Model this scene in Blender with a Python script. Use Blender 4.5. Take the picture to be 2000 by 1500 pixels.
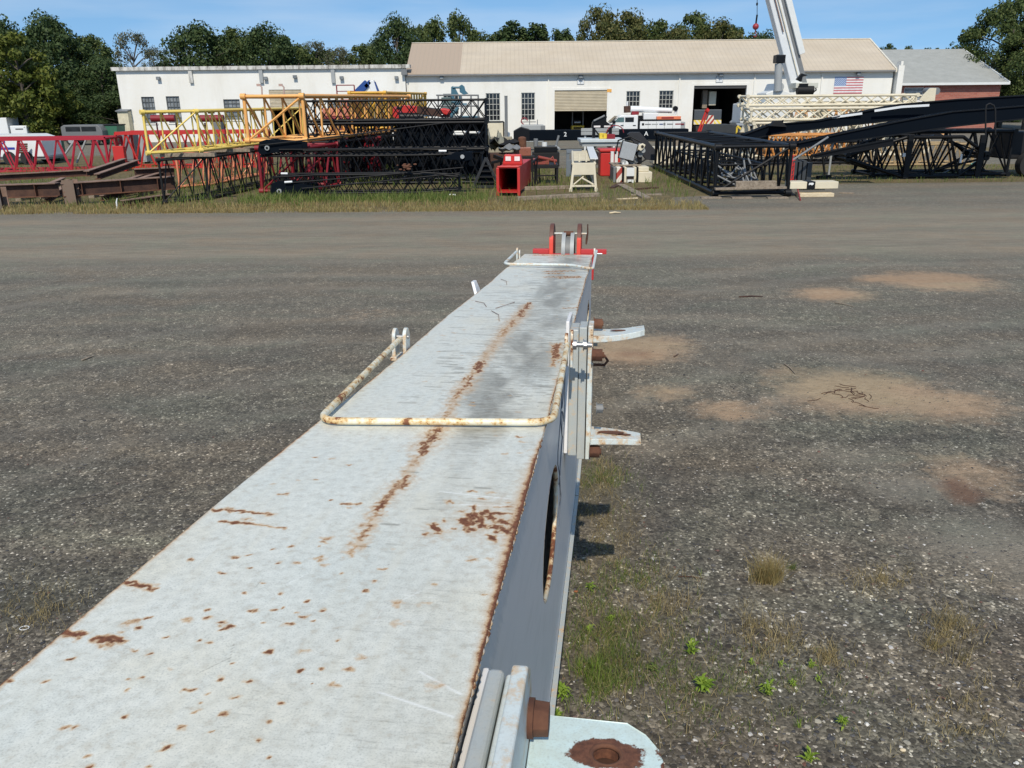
import bpy, math, random
import numpy as np
from mathutils import Vector, Matrix, noise as mn
R = math.radians
for o in list(bpy.data.objects): bpy.data.objects.remove(o)
SC = bpy.context.scene
COL = SC.collection
# ------------------------------------------------------------------ camera
F, CX, CY, H = 1600.0, 1000.0, 750.0, 3.3
PITCH = math.atan(555/1600); ROLL = R(0.55)
cp, sp = math.cos(PITCH), math.sin(PITCH)
FW = Vector((0, cp, -sp)); U0 = Vector((0, sp, cp)); R0 = Vector((1, 0, 0))
RT = R0*math.cos(ROLL) - U0*math.sin(ROLL)
UP = R0*math.sin(ROLL) + U0*math.cos(ROLL)
cam = bpy.data.cameras.new('camera'); camo = bpy.data.objects.new('camera', cam); COL.objects.link(camo)
cam.sensor_width = 36; cam.sensor_fit = 'HORIZONTAL'; cam.lens = F/2000*36
cam.clip_start = 0.05; cam.clip_end = 6000
m = Matrix((RT, UP, -FW)).transposed().to_4x4(); m.translation = Vector((0, 0, H)); camo.matrix_world = m
SC.camera = camo
SC.render.resolution_x = 1024; SC.render.resolution_y = 768
# ------------------------------------------------------------------ light
SUN_AZ, SUN_EL = R(3.2), R(47)
w = bpy.data.worlds.new('World'); SC.world = w; w.use_nodes = True
nt = w.node_tree; nt.nodes.clear()
sky = nt.nodes.new('ShaderNodeTexSky'); sky.sky_type = 'NISHITA'; sky.sun_disc = False
sky.sun_elevation = SUN_EL; sky.sun_rotation = math.pi + SUN_AZ
sky.altitude = 0; sky.air_density = 1.0; sky.dust_density = 0.15; sky.ozone_density = 2.6
hs = nt.nodes.new('ShaderNodeHueSaturation'); hs.inputs['Saturation'].default_value = 1.13; hs.inputs['Hue'].default_value = .494; hs.inputs['Value'].default_value = 1.0
bg = nt.nodes.new('ShaderNodeBackground'); bg.inputs['Strength'].default_value = 0.118
ow = nt.nodes.new('ShaderNodeOutputWorld')
tc = nt.nodes.new('ShaderNodeTexCoord'); vm = nt.nodes.new('ShaderNodeVectorMath'); vm.operation = 'MULTIPLY_ADD'
vm.inputs[1].default_value = (1, 1, .8); vm.inputs[2].default_value = (0, 0, .17)     # clear dry air: blue reaches down to the tree line
nt.links.new(tc.outputs['Generated'], vm.inputs[0]); nt.links.new(vm.outputs[0], sky.inputs['Vector'])
nt.links.new(sky.outputs[0], hs.inputs['Color']); cn = nt.nodes.new('ShaderNodeTexNoise'); cm_ = nt.nodes.new('ShaderNodeMapping'); cm_.inputs['Scale'].default_value = (1.2, 1.2, 9); cn.inputs['Scale'].default_value = 2.2; cn.inputs['Detail'].default_value = 6
cr_ = nt.nodes.new('ShaderNodeValToRGB'); cr_.color_ramp.elements[0].position = .42; cr_.color_ramp.elements[1].position = .75; cr_.color_ramp.elements[1].color = (.6, .6, .6, 1)
cx = nt.nodes.new('ShaderNodeMix'); cx.data_type = 'RGBA'; cx.inputs[7].default_value = (4.6, 5.4, 6.4, 1)      # thin high cloud veil
nt.links.new(tc.outputs['Generated'], cm_.inputs[0]); nt.links.new(cm_.outputs[0], cn.inputs[0]); nt.links.new(cn.outputs[0], cr_.inputs[0]); nt.links.new(cr_.outputs[0], cx.inputs[0]); nt.links.new(hs.outputs[0], cx.inputs[6]); nt.links.new(cx.outputs[2], bg.inputs[0]); nt.links.new(bg.outputs[0], ow.inputs[0])
sl = bpy.data.lights.new('sun', 'SUN'); sl.energy = 3.3; sl.angle = R(0.53); sl.color = (1.0, 0.915, 0.785)
so = bpy.data.objects.new('sun', sl); COL.objects.link(so)
so.rotation_mode = 'QUATERNION'
so.rotation_quaternion = Vector((math.sin(SUN_AZ)*math.cos(SUN_EL), math.cos(SUN_AZ)*math.cos(SUN_EL), -math.sin(SUN_EL))).to_track_quat('-Z', 'Y')
so.location = (-20, -40, 60)
SC.view_settings.view_transform = 'Standard'; SC.view_settings.look = 'None'
SC.view_settings.exposure = 0.25; SC.view_settings.gamma = 1
SC.render.engine = 'CYCLES'

# ------------------------------------------------------------------ pixel -> world measuring helpers
def ray(px, py): return FW + RT*((px-CX)/F) + UP*((CY-py)/F)
def P(px, py, d):
    v = ray(px, py); return Vector((0, 0, H)) + v*(d/v.y)
def G(px, py, z=0.0):
    v = ray(px, py); return Vector((0, 0, H)) + v*((z-H)/v.z)

# ------------------------------------------------------------------ node helpers
class NT:
    def __init__(s, name):
        s.m = bpy.data.materials.new(name); s.m.use_nodes = True; s.t = s.m.node_tree; s.t.nodes.clear()
        s.out = s.n('ShaderNodeOutputMaterial'); s.b = s.n('ShaderNodeBsdfPrincipled'); s.l(s.b.outputs[0], s.out.inputs[0])
    def n(s, t, **k):
        x = s.t.nodes.new(t)
        for a, v in k.items(): setattr(x, a, v)
        return x
    def l(s, a, b): s.t.links.new(a, b)
    def set(s, sock, v):
        if hasattr(v, 'links'): s.l(v, sock)
        elif v is not None:
            if isinstance(v, (tuple, list)) and len(v) == 3 and sock.type == 'RGBA': v = (*v, 1)
            if sock.type == 'RGBA' and isinstance(v, (int, float)): v = (v, v, v, 1)
            sock.default_value = v
    def coord(s, kind='Object', scale=(1, 1, 1), rot=(0, 0, 0)):
        c = s.n('ShaderNodeTexCoord'); mp = s.n('ShaderNodeMapping')
        mp.inputs['Scale'].default_value = scale; mp.inputs['Rotation'].default_value = rot
        s.l(c.outputs[kind], mp.inputs[0]); return mp.outputs[0]
    def noise(s, v, sc, det=4, rough=.55, dist=0, col=False):
        x = s.n('ShaderNodeTexNoise'); s.l(v, x.inputs['Vector']); x.inputs['Scale'].default_value = sc
        x.inputs['Detail'].default_value = det; x.inputs['Roughness'].default_value = rough; x.inputs['Distortion'].default_value = dist
        return x.outputs[1 if col else 0]
    def vor(s, v, sc, feat='F1', out='Distance', rnd=1):
        x = s.n('ShaderNodeTexVoronoi'); x.feature = feat; s.l(v, x.inputs['Vector']); x.inputs['Scale'].default_value = sc
        x.inputs['Randomness'].default_value = rnd
        return x.outputs[out]
    def ramp(s, v, pts, interp='LINEAR'):
        x = s.n('ShaderNodeValToRGB'); s.set(x.inputs[0], v); cr = x.color_ramp; cr.interpolation = interp
        while len(cr.elements) < len(pts): cr.elements.new(.5)
        for e, (p, c) in zip(cr.elements, pts):
            e.position = p; e.color = (c, c, c, 1) if isinstance(c, (int, float)) else (*c, 1)
        return x.outputs[0]
    def mix(s, f, a, b, mode='MIX'):
        x = s.n('ShaderNodeMix', data_type='RGBA', blend_type=mode); s.set(x.inputs[0], f); s.set(x.inputs[6], a); s.set(x.inputs[7], b); return x.outputs[2]
    def math(s, op, a, b=None, c=None, clamp=False):
        x = s.n('ShaderNodeMath', operation=op, use_clamp=clamp); s.set(x.inputs[0], a)
        if b is not None: s.set(x.inputs[1], b)
        if c is not None: s.set(x.inputs[2], c)
        return x.outputs[0]
    def attr(s, name): return s.n('ShaderNodeAttribute', attribute_name=name).outputs['Fac']
    def bump(s, h, st=.3, d=.01):
        x = s.n('ShaderNodeBump'); x.inputs['Strength'].default_value = st; x.inputs['Distance'].default_value = d; s.l(h, x.inputs['Height'])
        s.l(x.outputs[0], s.b.inputs['Normal']); return x
    def fin(s, col=None, rough=None, metal=None, spec=None):
        if col is not None: s.set(s.b.inputs['Base Color'], col)
        if rough is not None: s.set(s.b.inputs['Roughness'], rough)
        if metal is not None: s.set(s.b.inputs['Metallic'], metal)
        if spec is not None: s.b.inputs['Specular IOR Level'].default_value = spec
        return s.m

def paint(name, col, rust=.25, rough=.45, dirt=.25, scale=1.0, rustcol=(.16, .055, .022), spec=.5):
    n = NT(name); v = n.coord()
    a = n.noise(v, 1.7*scale, 5, .6); b = n.noise(v, 9*scale, 6, .7); c = n.noise(v, 60*scale, 3, .6)
    dk = tuple(x*.55 for x in col)
    base = n.mix(n.ramp(a, [(.35, 0), (.75, dirt)]), col, tuple((x*.6+(.05 if max(col) > .06 else .006)) for x in dk))
    base = n.mix(n.ramp(c, [(.3, 0), (.7, .18)]), base, dk)
    th = .78 - .36*rust
    rm = n.ramp(n.math('ADD', n.math('MULTIPLY', b, .75), n.math('MULTIPLY', a, .25)), [(th-.03, 0), (th+.03, 1)])
    rc = n.ramp(c, [(.3, tuple(x*.6 for x in rustcol)), (.7, tuple(min(1, x*1.7) for x in rustcol))])
    base = n.mix(rm, base, rc)
    n.bump(n.math('ADD', b, n.math('MULTIPLY', c, .4)), .15, .01)
    return n.fin(base, n.mix(rm, rough, .9), None, spec)
def flat(name, col, rough=.6, metal=0, var=.15, scale=4):
    n = NT(name); v = n.coord()
    a = n.noise(v, scale, 5, .6)
    return n.fin(n.mix(n.ramp(a, [(.3, 0), (.75, 1)]), tuple(x*(1-var) for x in col), tuple(min(1, x*(1+var)) for x in col)), rough, metal)
def rusty(name, c1=(.11, .045, .025), c2=(.23, .11, .06), rough=.9):
    n = NT(name); v = n.coord(); a = n.noise(v, 2.5, 7, .7); b = n.noise(v, 30, 4, .6)
    n.bump(b, .3, .01)
    return n.fin(n.mix(n.ramp(n.math('ADD', n.math('MULTIPLY', a, .7), n.math('MULTIPLY', b, .3)), [(.38, 0), (.62, 1)]), c1, c2), rough)

# ------------------------------------------------------------------ mesh builder
ORG = {}
class MB:
    def __init__(s): s.v = []; s.f = []; s.smooth = []
    def add(s, vs, fs, smooth=False):
        k = len(s.v); s.v += [tuple(p) for p in vs]; s.f += [tuple(i+k for i in f) for f in fs]; s.smooth += [smooth]*len(fs); return s
    def box(s, c, d, M=None):
        x, y, z = (q/2 for q in d); vs = [(a*x, b*y, e*z) for a in (-1, 1) for b in (-1, 1) for e in (-1, 1)]
        c = Vector(c); vs = [c + ((M @ Vector(p)) if M else Vector(p)) for p in vs]
        return s.add(vs, [(0, 1, 3, 2), (4, 6, 7, 5), (0, 4, 5, 1), (2, 3, 7, 6), (0, 2, 6, 4), (1, 5, 7, 3)])
    def bx(s, a, b):
        return s.box([(a[i]+b[i])/2 for i in range(3)], [abs(b[i]-a[i]) for i in range(3)])
    def bar(s, p, q, wd, ht, up=(0, 0, 1)):
        p = Vector(p); q = Vector(q); d = q-p; L = d.length
        if L < 1e-6: return s
        d /= L; up = Vector(up); sd = d.cross(up)
        if sd.length < 1e-4: sd = d.cross(Vector((1, 0, 0)))
        sd.normalize(); u = sd.cross(d)
        M = Matrix((sd, d, u)).transposed(); return s.box((p+q)/2, (wd, L, ht), M)
    def tube(s, p, q, r, n=6, r2=None, cap=True):
        p = Vector(p); q = Vector(q); d = q-p
        if d.length < 1e-6: return s
        d.normalize(); a = d.cross(Vector((0, 0, 1)))
        if a.length < 1e-3: a = d.cross(Vector((1, 0, 0)))
        a.normalize(); b = d.cross(a); r2 = r if r2 is None else r2
        vs = []
        for i in range(n):
            t = 2*math.pi*i/n; e = a*math.cos(t)+b*math.sin(t); vs += [p+e*r, q+e*r2]
        fs = [(2*i, 2*i+1, (2*i+3) % (2*n), (2*i+2) % (2*n)) for i in range(n)]
        s.add(vs, fs, n > 5)
        if cap: s.add([vs[2*i] for i in range(n)], [tuple(range(n))[::-1]]); s.add([vs[2*i+1] for i in range(n)], [tuple(range(n))])
        return s
    def path(s, pts, r, n=12):
        pts = [Vector(p) for p in pts]; rings = []; a = None
        for i, p in enumerate(pts):
            d = (pts[min(i+1, len(pts)-1)]-pts[max(i-1, 0)]).normalized()
            if a is None:
                a = d.cross(Vector((0, 0, 1)));
                if a.length < 1e-3: a = d.cross(Vector((1, 0, 0)))
            a = (a - d*a.dot(d)).normalized(); b = d.cross(a)
            rr = r[i] if isinstance(r, (list, tuple)) else r
            rings.append([p+(a*math.cos(2*math.pi*k/n)+b*math.sin(2*math.pi*k/n))*rr for k in range(n)])
        vs = [q for g in rings for q in g]
        fs = [(i*n+k, i*n+(k+1) % n, (i+1)*n+(k+1) % n, (i+1)*n+k) for i in range(len(pts)-1) for k in range(n)]
        s.add(vs, fs, True); s.add(rings[0], [tuple(range(n))[::-1]]); s.add(rings[-1], [tuple(range(n))]); return s
    def prism(s, poly, ext):   # poly: list of 3D points (planar), ext: vector
        e = Vector(ext); a = [Vector(p) for p in poly]; n = len(a)
        s.add(a+[p+e for p in a], [tuple(range(n))[::-1], tuple(range(n, 2*n))]+[(i, (i+1) % n, n+(i+1) % n, n+i) for i in range(n)]); return s
    def sphere(s, c, r, n=12, m2=8, sc=(1, 1, 1)):
        c = Vector(c); vs = [c+Vector((0, 0, r*sc[2]))]; fs = []
        for j in range(1, m2):
            for i in range(n):
                t = math.pi*j/m2; q = 2*math.pi*i/n; vs.append(c+Vector((r*sc[0]*math.sin(t)*math.cos(q), r*sc[1]*math.sin(t)*math.sin(q), r*sc[2]*math.cos(t))))
        vs.append(c-Vector((0, 0, r*sc[2])))
        for i in range(n): fs.append((0, 1+i, 1+(i+1) % n))
        for j in range(m2-2):
            for i in range(n): a = 1+j*n; fs.append((a+i, a+n+i, a+n+(i+1) % n, a+(i+1) % n))
        a = 1+(m2-2)*n
        for i in range(n): fs.append((a+i, len(vs)-1, a+(i+1) % n))
        return s.add(vs, fs, True)
    def wheel(s, c, ax, r, wd, n=20): ax = Vector(ax).normalized(); return s.tube(Vector(c)-ax*wd/2, Vector(c)+ax*wd/2, r, n)
    def build(s, name, mat, parent=None, bevel=0, seg=2):
        me = bpy.data.meshes.new(name); o = Vector(ORG.get(parent.name, (0, 0, 0))) if parent else Vector((0, 0, 0))
        if parent is None and s.v:
            a = np.array(s.v); o = Vector(((a[:, 0].min()+a[:, 0].max())/2, (a[:, 1].min()+a[:, 1].max())/2, a[:, 2].min()))
        me.from_pydata([(x-o.x, y-o.y, z-o.z) for x, y, z in s.v], [], s.f)
        me.polygons.foreach_set('use_smooth', s.smooth); me.update()
        ob = bpy.data.objects.new(name, me); COL.objects.link(ob)
        if mat: me.materials.append(mat)
        if parent: ob.parent = parent; ORG[ob.name] = tuple(o)
        else: ob.location = o; ORG[ob.name] = tuple(o)
        if bevel:
            b = ob.modifiers.new('bevel', 'BEVEL'); b.width = bevel; b.segments = seg; b.limit_method = 'ANGLE'
        return ob
def tag(o, label, cat=None, group=None, kind=None):
    if label: o['label'] = label
    if cat: o['category'] = cat
    if group: o['group'] = group
    if kind: o['kind'] = kind
    return o
def thing(name, label, cat, loc=(0, 0, 0), group=None):
    o = bpy.data.objects.new(name, None); COL.objects.link(o); o.location = loc; o.empty_display_size = .2
    ORG[o.name] = tuple(loc); return tag(o, label, cat, group)
def copytree(o, parent=None):
    c = o.copy(); COL.objects.link(c)
    if parent: c.parent = parent
    for k in [x for x in bpy.data.objects if x.parent == o]: copytree(k, c)
    return c
rnd = random.Random(11)
def text(body, size, mat, parent, loc, rot, name='lettering', ext=.002, align='CENTER', font=None):
    cu = bpy.data.curves.new(name, 'FONT'); cu.body = body; cu.size = size; cu.extrude = ext; cu.align_x = align; cu.align_y = 'CENTER'; cu.offset = size*.012
    t = bpy.data.objects.new(name, cu); COL.objects.link(t)
    dg = bpy.context.evaluated_depsgraph_get(); me = bpy.data.meshes.new_from_object(t.evaluated_get(dg)); bpy.data.objects.remove(t)
    ob = bpy.data.objects.new(name, me); COL.objects.link(ob); me.materials.clear(); me.materials.append(mat)
    o = Vector(ORG.get(parent.name, (0, 0, 0))); ob.parent = parent; ob.location = Vector(loc)-o; ob.rotation_euler = rot
    return ob

# ------------------------------------------------------------------ materials
BLACK = paint('black_paint', (.007, .008, .010), .08, .42, .3, spec=.22)
BLACKD = paint('black_worn', (.016, .016, .017), .3, .6, .4, spec=.25)
NAVY = paint('dark_navy_paint', (.003, .006, .011), .0, .7, .25, spec=.06)
RED = paint('red_paint', (.55, .028, .022), .15, .45, .2)
DRED = paint('dark_red_paint', (.24, .009, .018), .2, .5, .25)
YEL = paint('yellow_paint', (.86, .64, .15), .15, .5, .12)
ORG_ = paint('orange_paint', (.88, .44, .13), .2, .5, .15)
AMB = paint('amber_paint', (.74, .42, .05), .3, .5, .3)
CRIM = paint('crimson_paint', (.42, .016, .035), .15, .5, .2)
SALM = paint('salmon_paint', (.6, .2, .12), .25, .6, .3)
CREAM = paint('cream_paint', (.74, .67, .5), .25, .5, .3)
WHITE = paint('white_paint', (.74, .76, .74), .08, .45, .15)
WHITEC = paint('clean_white_paint', (.78, .8, .8), .0, .3, .05)
LGREY = paint('light_grey_paint', (.36, .38, .38), .05, .5, .2)
GREY = paint('grey_paint', (.19, .2, .205), .1, .55, .3)
TEAL = paint('teal_paint', (.05, .15, .21), .1, .5, .3)
BLUE = paint('blue_paint', (.02, .07, .26), .02, .4, .1)
GREEN = paint('green_paint', (.03, .14, .08), .1, .6, .3)
RUST = rusty('rust', (.075, .03, .018), (.17, .075, .04)); RUSTD = rusty('dark_rust', (.04, .02, .016), (.1, .05, .032)); RUSTL = rusty('pale_rust_flange', (.16, .1, .075), (.3, .2, .15))
WOOD = NT('weathered_wood'); _v = WOOD.coord(scale=(1, 1, 1)); _a = WOOD.noise(_v, 6, 6, .7, 2); WOOD = WOOD.fin(WOOD.ramp(_a, [(.3, (.13, .1, .07)), (.7, (.36, .3, .23))]), .9)
TIMB = NT('fresh_timber'); _v = TIMB.coord(scale=(1, 1, 3)); _a = TIMB.noise(_v, 5, 6, .7, 2); TIMB = TIMB.fin(TIMB.ramp(_a, [(.3, (.5, .4, .25)), (.7, (.7, .6, .42))]), .85)
RUBBER = flat('rubber', (.02, .02, .02), .85)
GLASSD = flat('dark_glass', (.018, .022, .026), .08, 0, .4, 2)
GLASSM = flat('milky_window_glass', (.22, .24, .25), .25, 0, .5, 1.5)
CHROME = flat('bare_steel', (.42, .42, .42), .38, .8)
DARK = flat('dark_interior', (.012, .012, .013), .9)
HAZ = flat('hazard_yellow', (.72, .52, .05), .5)
# ================================================================== GROUND
def nonuni(a, b, knots):  # knots: (pos, spacing)
    xs = [a]
    while xs[-1] < b:
        x = xs[-1]; ps = [k[0] for k in knots]; sps = [k[1] for k in knots]
        xs.append(x+float(np.interp(x, ps, sps)))
    return np.array(xs)
gx = nonuni(-1500, 1500, [(-1500, 200), (-120, 20), (-40, 1.2), (-10, .3), (10, .3), (40, 1.2), (120, 20), (1500, 200)])
gy = nonuni(-300, 3000, [(-300, 60), (-10, 3), (1, .25), (12, .25), (35, .5), (60, 1.2), (120, 12), (3000, 300)])
X, Y = np.meshgrid(gx, gy)
def ell(px, py, rx, ry, s=1.0):
    c = G(px, py); e = G(px+rx, py); t = G(px, py-ry); return (c.x, c.y, abs(e.x-c.x), abs(t.y-c.y), s)
def field(lst):
    o = np.zeros_like(X)
    for cx, cy, rx, ry, s in lst: o = np.maximum(o, s*np.exp(-(((X-cx)/rx)**2+((Y-cy)/ry)**2)))
    return o
dust = field([ell(1235, 682, 85, 26, 1.0), ell(1300, 672, 60, 22, .7), ell(1625, 575, 75, 13, .9), ell(1830, 549, 105, 17, 1), ell(1730, 545, 70, 8, .8), ell(1680, 765, 150, 40, 1), ell(1830, 790, 140, 32, .75),
              ell(1425, 803, 62, 20, .85), ell(1300, 766, 65, 17, .6), ell(1900, 930, 110, 50, .5), ell(1560, 730, 90, 18, .5), ell(720, 612, 90, 18, .25)])
brown = field([ell(1880, 960, 50, 28, 1), ell(1240, 690, 60, 15, .6), ell(1450, 800, 60, 16, .5), ell(1140, 470, 120, 12, .3)])
dark = field([ell(1270, 940, 90, 60, .8), ell(1300, 1040, 100, 70, .7), ell(1500, 700, 220, 30, .4), ell(650, 950, 200, 60, .3), ell(100, 1200, 200, 80, .5), ell(1700, 1050, 250, 70, .35)])  # first two patches paint the jib's soft ground shadow; the rest is darker gravel
# the travelled lane that crosses the yard in front of the stored booms
lane = np.clip((Y-17.2)/1.4, 0, 1)*np.clip((26.6-Y)/1.8, 0, 1)
edge = np.where(X > 3, 27.0+.42*(X-3)*0.35+0*X, 26.1-.02*X)
edge = np.where(X > 5.5, 28.9+(X-5.5)*.3, edge); edge = np.where(X > 9.7, 33.2, edge)
soil = np.clip((Y-edge)/1.0, 0, 1)*np.clip((60-Y)/6, 0, 1)
soil = soil*np.where((X > 1.0) & (Y > 43) & (X < 30), 0.2, 1.0)
weed = field([ell(1160, 930, 60, 70, 1), ell(1200, 1020, 60, 70, .8), ell(1200, 1250, 160, 120, .75), ell(1350, 1350, 220, 150, .6), ell(1850, 1250, 90, 80, .5), ell(60, 1180, 90, 60, .6), ell(1150, 1130, 60, 80, .6)])
lite = field([ell(1930, 1060, 160, 60, .9), ell(1780, 950, 110, 30, .9), ell(1660, 890, 110, 24, .6), ell(1350, 700, 200, 25, .3), ell(1990, 1150, 60, 60, .8)])
def track(F_, pix, wd_, s):
    pts_ = [G(*p) for p in pix]
    for off in (-.55, .55):
        for a, b in zip(pts_, pts_[1:]):
            d = (b-a).normalized(); o_ = Vector((-d.y, d.x, 0))*off; p, q_ = a+o_, b+o_; dx, dy = q_.x-p.x, q_.y-p.y; L = dx*dx+dy*dy+1e-9
            k = np.clip(((X-p.x)*dx+(Y-p.y)*dy)/L, 0, 1); F_[:] = np.maximum(F_, s*np.exp(-(((X-p.x-k*dx)**2+(Y-p.y-k*dy)**2)/(wd_*wd_))))
for pix_, s_ in ((((1180, 850), (1300, 815), (1480, 745), (1600, 690), (1900, 655), (2200, 650)), .5), (((1150, 640), (1400, 640), (1700, 680), (2000, 760), (2300, 900)), .45), (((-200, 620), (200, 560), (600, 548), (1000, 560)), .5), (((-200, 760), (150, 690), (500, 650), (900, 640)), .4), (((-200, 980), (150, 850), (450, 790), (700, 760)), .35), (((1300, 560), (1600, 530), (2100, 520)), .45), (((-100, 520), (500, 505), (1000, 500)), .4)): track(lite, pix_, .28, s_)
nr, nc = X.shape
me = bpy.data.meshes.new('ground'); me.vertices.add(nr*nc)
zz = np.zeros(nr*nc); me.vertices.foreach_set('co', np.stack([X.ravel(), Y.ravel(), zz], 1).ravel())
ii = np.arange(nr*nc).reshape(nr, nc); q = np.stack([ii[:-1, :-1], ii[:-1, 1:], ii[1:, 1:], ii[1:, :-1]], -1).reshape(-1, 4)
me.loops.add(q.size); me.polygons.add(len(q)); me.loops.foreach_set('vertex_index', q.ravel().astype(np.int32))
me.polygons.foreach_set('loop_start', np.arange(0, q.size, 4, dtype=np.int32)); me.update(); me.validate()
for nm, A in (('dust', dust), ('brown', brown), ('dark', dark), ('lane', lane), ('soil', soil), ('weed', weed), ('lite', lite)):
    a = me.attributes.new(nm, 'FLOAT', 'POINT'); a.data.foreach_set('value', A.ravel().astype(np.float32))
n = NT('gravel_ground'); v = n.coord()
c1 = n.vor(v, 62, out='Color'); d1 = n.vor(v, 62)
c2 = n.vor(v, 24, out='Color'); d2 = n.vor(v, 24)
s1 = n.n('ShaderNodeSeparateColor'); n.l(c1, s1.inputs[0]); s2 = n.n('ShaderNodeSeparateColor'); n.l(c2, s2.inputs[0])
fine = n.ramp(s1.outputs[0], [(0, (.052, .049, .041)), (.5, (.10, .094, .080)), (.88, (.155, .147, .126)), (.97, (.25, .235, .20)), (.995, (.5, .48, .43))])
med = n.ramp(s2.outputs[1], [(0, (.042, .038, .033)), (.75, (.095, .09, .078)), (.95, (.17, .162, .14)), (1, (.34, .33, .3))])
medm = n.math('MULTIPLY', n.ramp(d2, [(.42, 1), (.55, 0)]), n.ramp(s2.outputs[0], [(.55, 0), (.6, 1)]))
col = n.mix(medm, fine, med)
big = n.noise(v, .55, 5, .6); vs = n.coord(scale=(.12, 1, 1)); streak = n.noise(vs, 1.6, 6, .65); mid = n.noise(v, 3.0, 6, .65)
hue = n.noise(v, 1.1, 3, .6, 0, True)
tint = n.mix(.28, (1, 1, 1), n.mix(.5, hue, (.5, .5, .5), 'DIVIDE'))
peb = n.n('ShaderNodeSeparateColor'); n.l(n.vor(n.coord(scale=(1, .55, 1)), 17, out='Color'), peb.inputs[0])
col = n.mix(.5, col, n.ramp(peb.outputs[0], [(0, (.6, .6, .6)), (.6, (1, .99, .97)), (.9, (1.35, 1.33, 1.28)), (.97, (2.1, 2.05, 1.95))]), 'MULTIPLY')
col = n.mix(1, col, n.ramp(big, [(.3, (.82, .82, .85)), (.7, (1.2, 1.18, 1.13))]), 'MULTIPLY')
col = n.mix(.62, col, n.ramp(streak, [(.34, (.62, .62, .64)), (.66, (1.42, 1.38, 1.32))]), 'MULTIPLY')
hn = n.noise(n.coord(scale=(.5, 1, 1)), .8, 4, .6, .5)
rut = n.n('ShaderNodeTexWave'); rut.bands_direction = 'Y'; rut.inputs['Scale'].default_value = .16; rut.inputs['Distortion'].default_value = 9; rut.inputs['Detail'].default_value = 3; rut.inputs['Detail Scale'].default_value = .35; n.l(n.coord(scale=(.35, 1, 1)), rut.inputs[0])
col = n.mix(.6, col, n.ramp(mid, [(.3, (.7, .7, .7)), (.7, (1.3, 1.3, 1.3))]), 'MULTIPLY')
nz = n.noise(v, 7, 5, .7)
def mask(at, w=.55, lo=.38, hi=.62, nn=None):
    return n.ramp(n.math('ADD', n.attr(at), n.math('MULTIPLY', n.math('SUBTRACT', nn or mid, .5), w)), [(lo, 0), (hi, 1)])
far = n.noise(vs, 9, 5, .6)
hue2 = n.ramp(hn, [(.36, (.93, 1.01, .99)), (.5, (1, 1, 1)), (.64, (1.06, .99, .93))])
lcol = n.ramp(far, [(.35, (.18, .160, .124)), (.65, (.26, .233, .184))])
gy_ = n.n('ShaderNodeNewGeometry'); sx = n.n('ShaderNodeSeparateXYZ'); n.l(gy_.outputs['Position'], sx.inputs[0])
fade = n.ramp(n.math('DIVIDE', sx.outputs[1], 20.0), [(.25, .0), (.5, .22), (1, .55)])   # gravel blends to a paler, smoother tone with distance
col = n.mix(fade, col, n.mix(n.ramp(nz, [(.3, 0), (.7, 1)]), (.152, .143, .118), (.215, .202, .168)))
col = n.mix(n.math('MULTIPLY', n.attr('lane'), .66), col, lcol)
col = n.mix(n.math('MULTIPLY', mask('lite', .7, .15, .75), .6), col, (.215, .2, .17))
dcol = n.ramp(nz, [(.3, (.27, .195, .13)), (.7, (.35, .265, .185))])
col = n.mix(n.math('MULTIPLY', mask('dust', 1.15, .16, .62, n.math('ADD', n.math('MULTIPLY', nz, .6), n.math('MULTIPLY', mid, .4))), .93), col, dcol)
col = n.mix(n.math('MULTIPLY', mask('brown', .5, .3, .7), .7), col, (.13, .068, .045))
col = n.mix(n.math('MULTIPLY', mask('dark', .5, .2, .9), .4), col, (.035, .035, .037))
col = n.mix(n.math('MULTIPLY', mask('weed', .7, .35, .75, nz), .5), col, n.ramp(nz, [(.3, (.07, .062, .042)), (.7, (.15, .13, .08))]))
scol = n.ramp(n.math('ADD', n.math('MULTIPLY', nz, .6), n.math('MULTIPLY', mid, .4)), [(.33, (.05, .05, .024)), (.5, (.12, .1, .05)), (.68, (.22, .18, .1))])
col = n.mix(mask('soil', .5, .35, .6), col, scol)
col = n.mix(.8, col, hue2, 'MULTIPLY')
col = n.mix(.22, col, n.ramp(rut.outputs['Fac'], [(.2, (.78, .78, .79)), (.6, (1.08, 1.07, 1.05)), (.85, (1.28, 1.24, 1.18))]), 'MULTIPLY')
hgt = n.math('ADD', n.math('MULTIPLY', d1, -.5), n.math('MULTIPLY', medm, .6))
hgt = n.math('ADD', hgt, n.math('MULTIPLY', mid, 1.2))
n.bump(hgt, .65, .012)
col = n.mix(1, col, (1.09, 1.05, .985), 'MULTIPLY')
ground = bpy.data.objects.new('ground', me); COL.objects.link(ground); me.materials.append(n.fin(col, .88, 0, .3)); tag(ground, None, None, None, 'structure')

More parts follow.
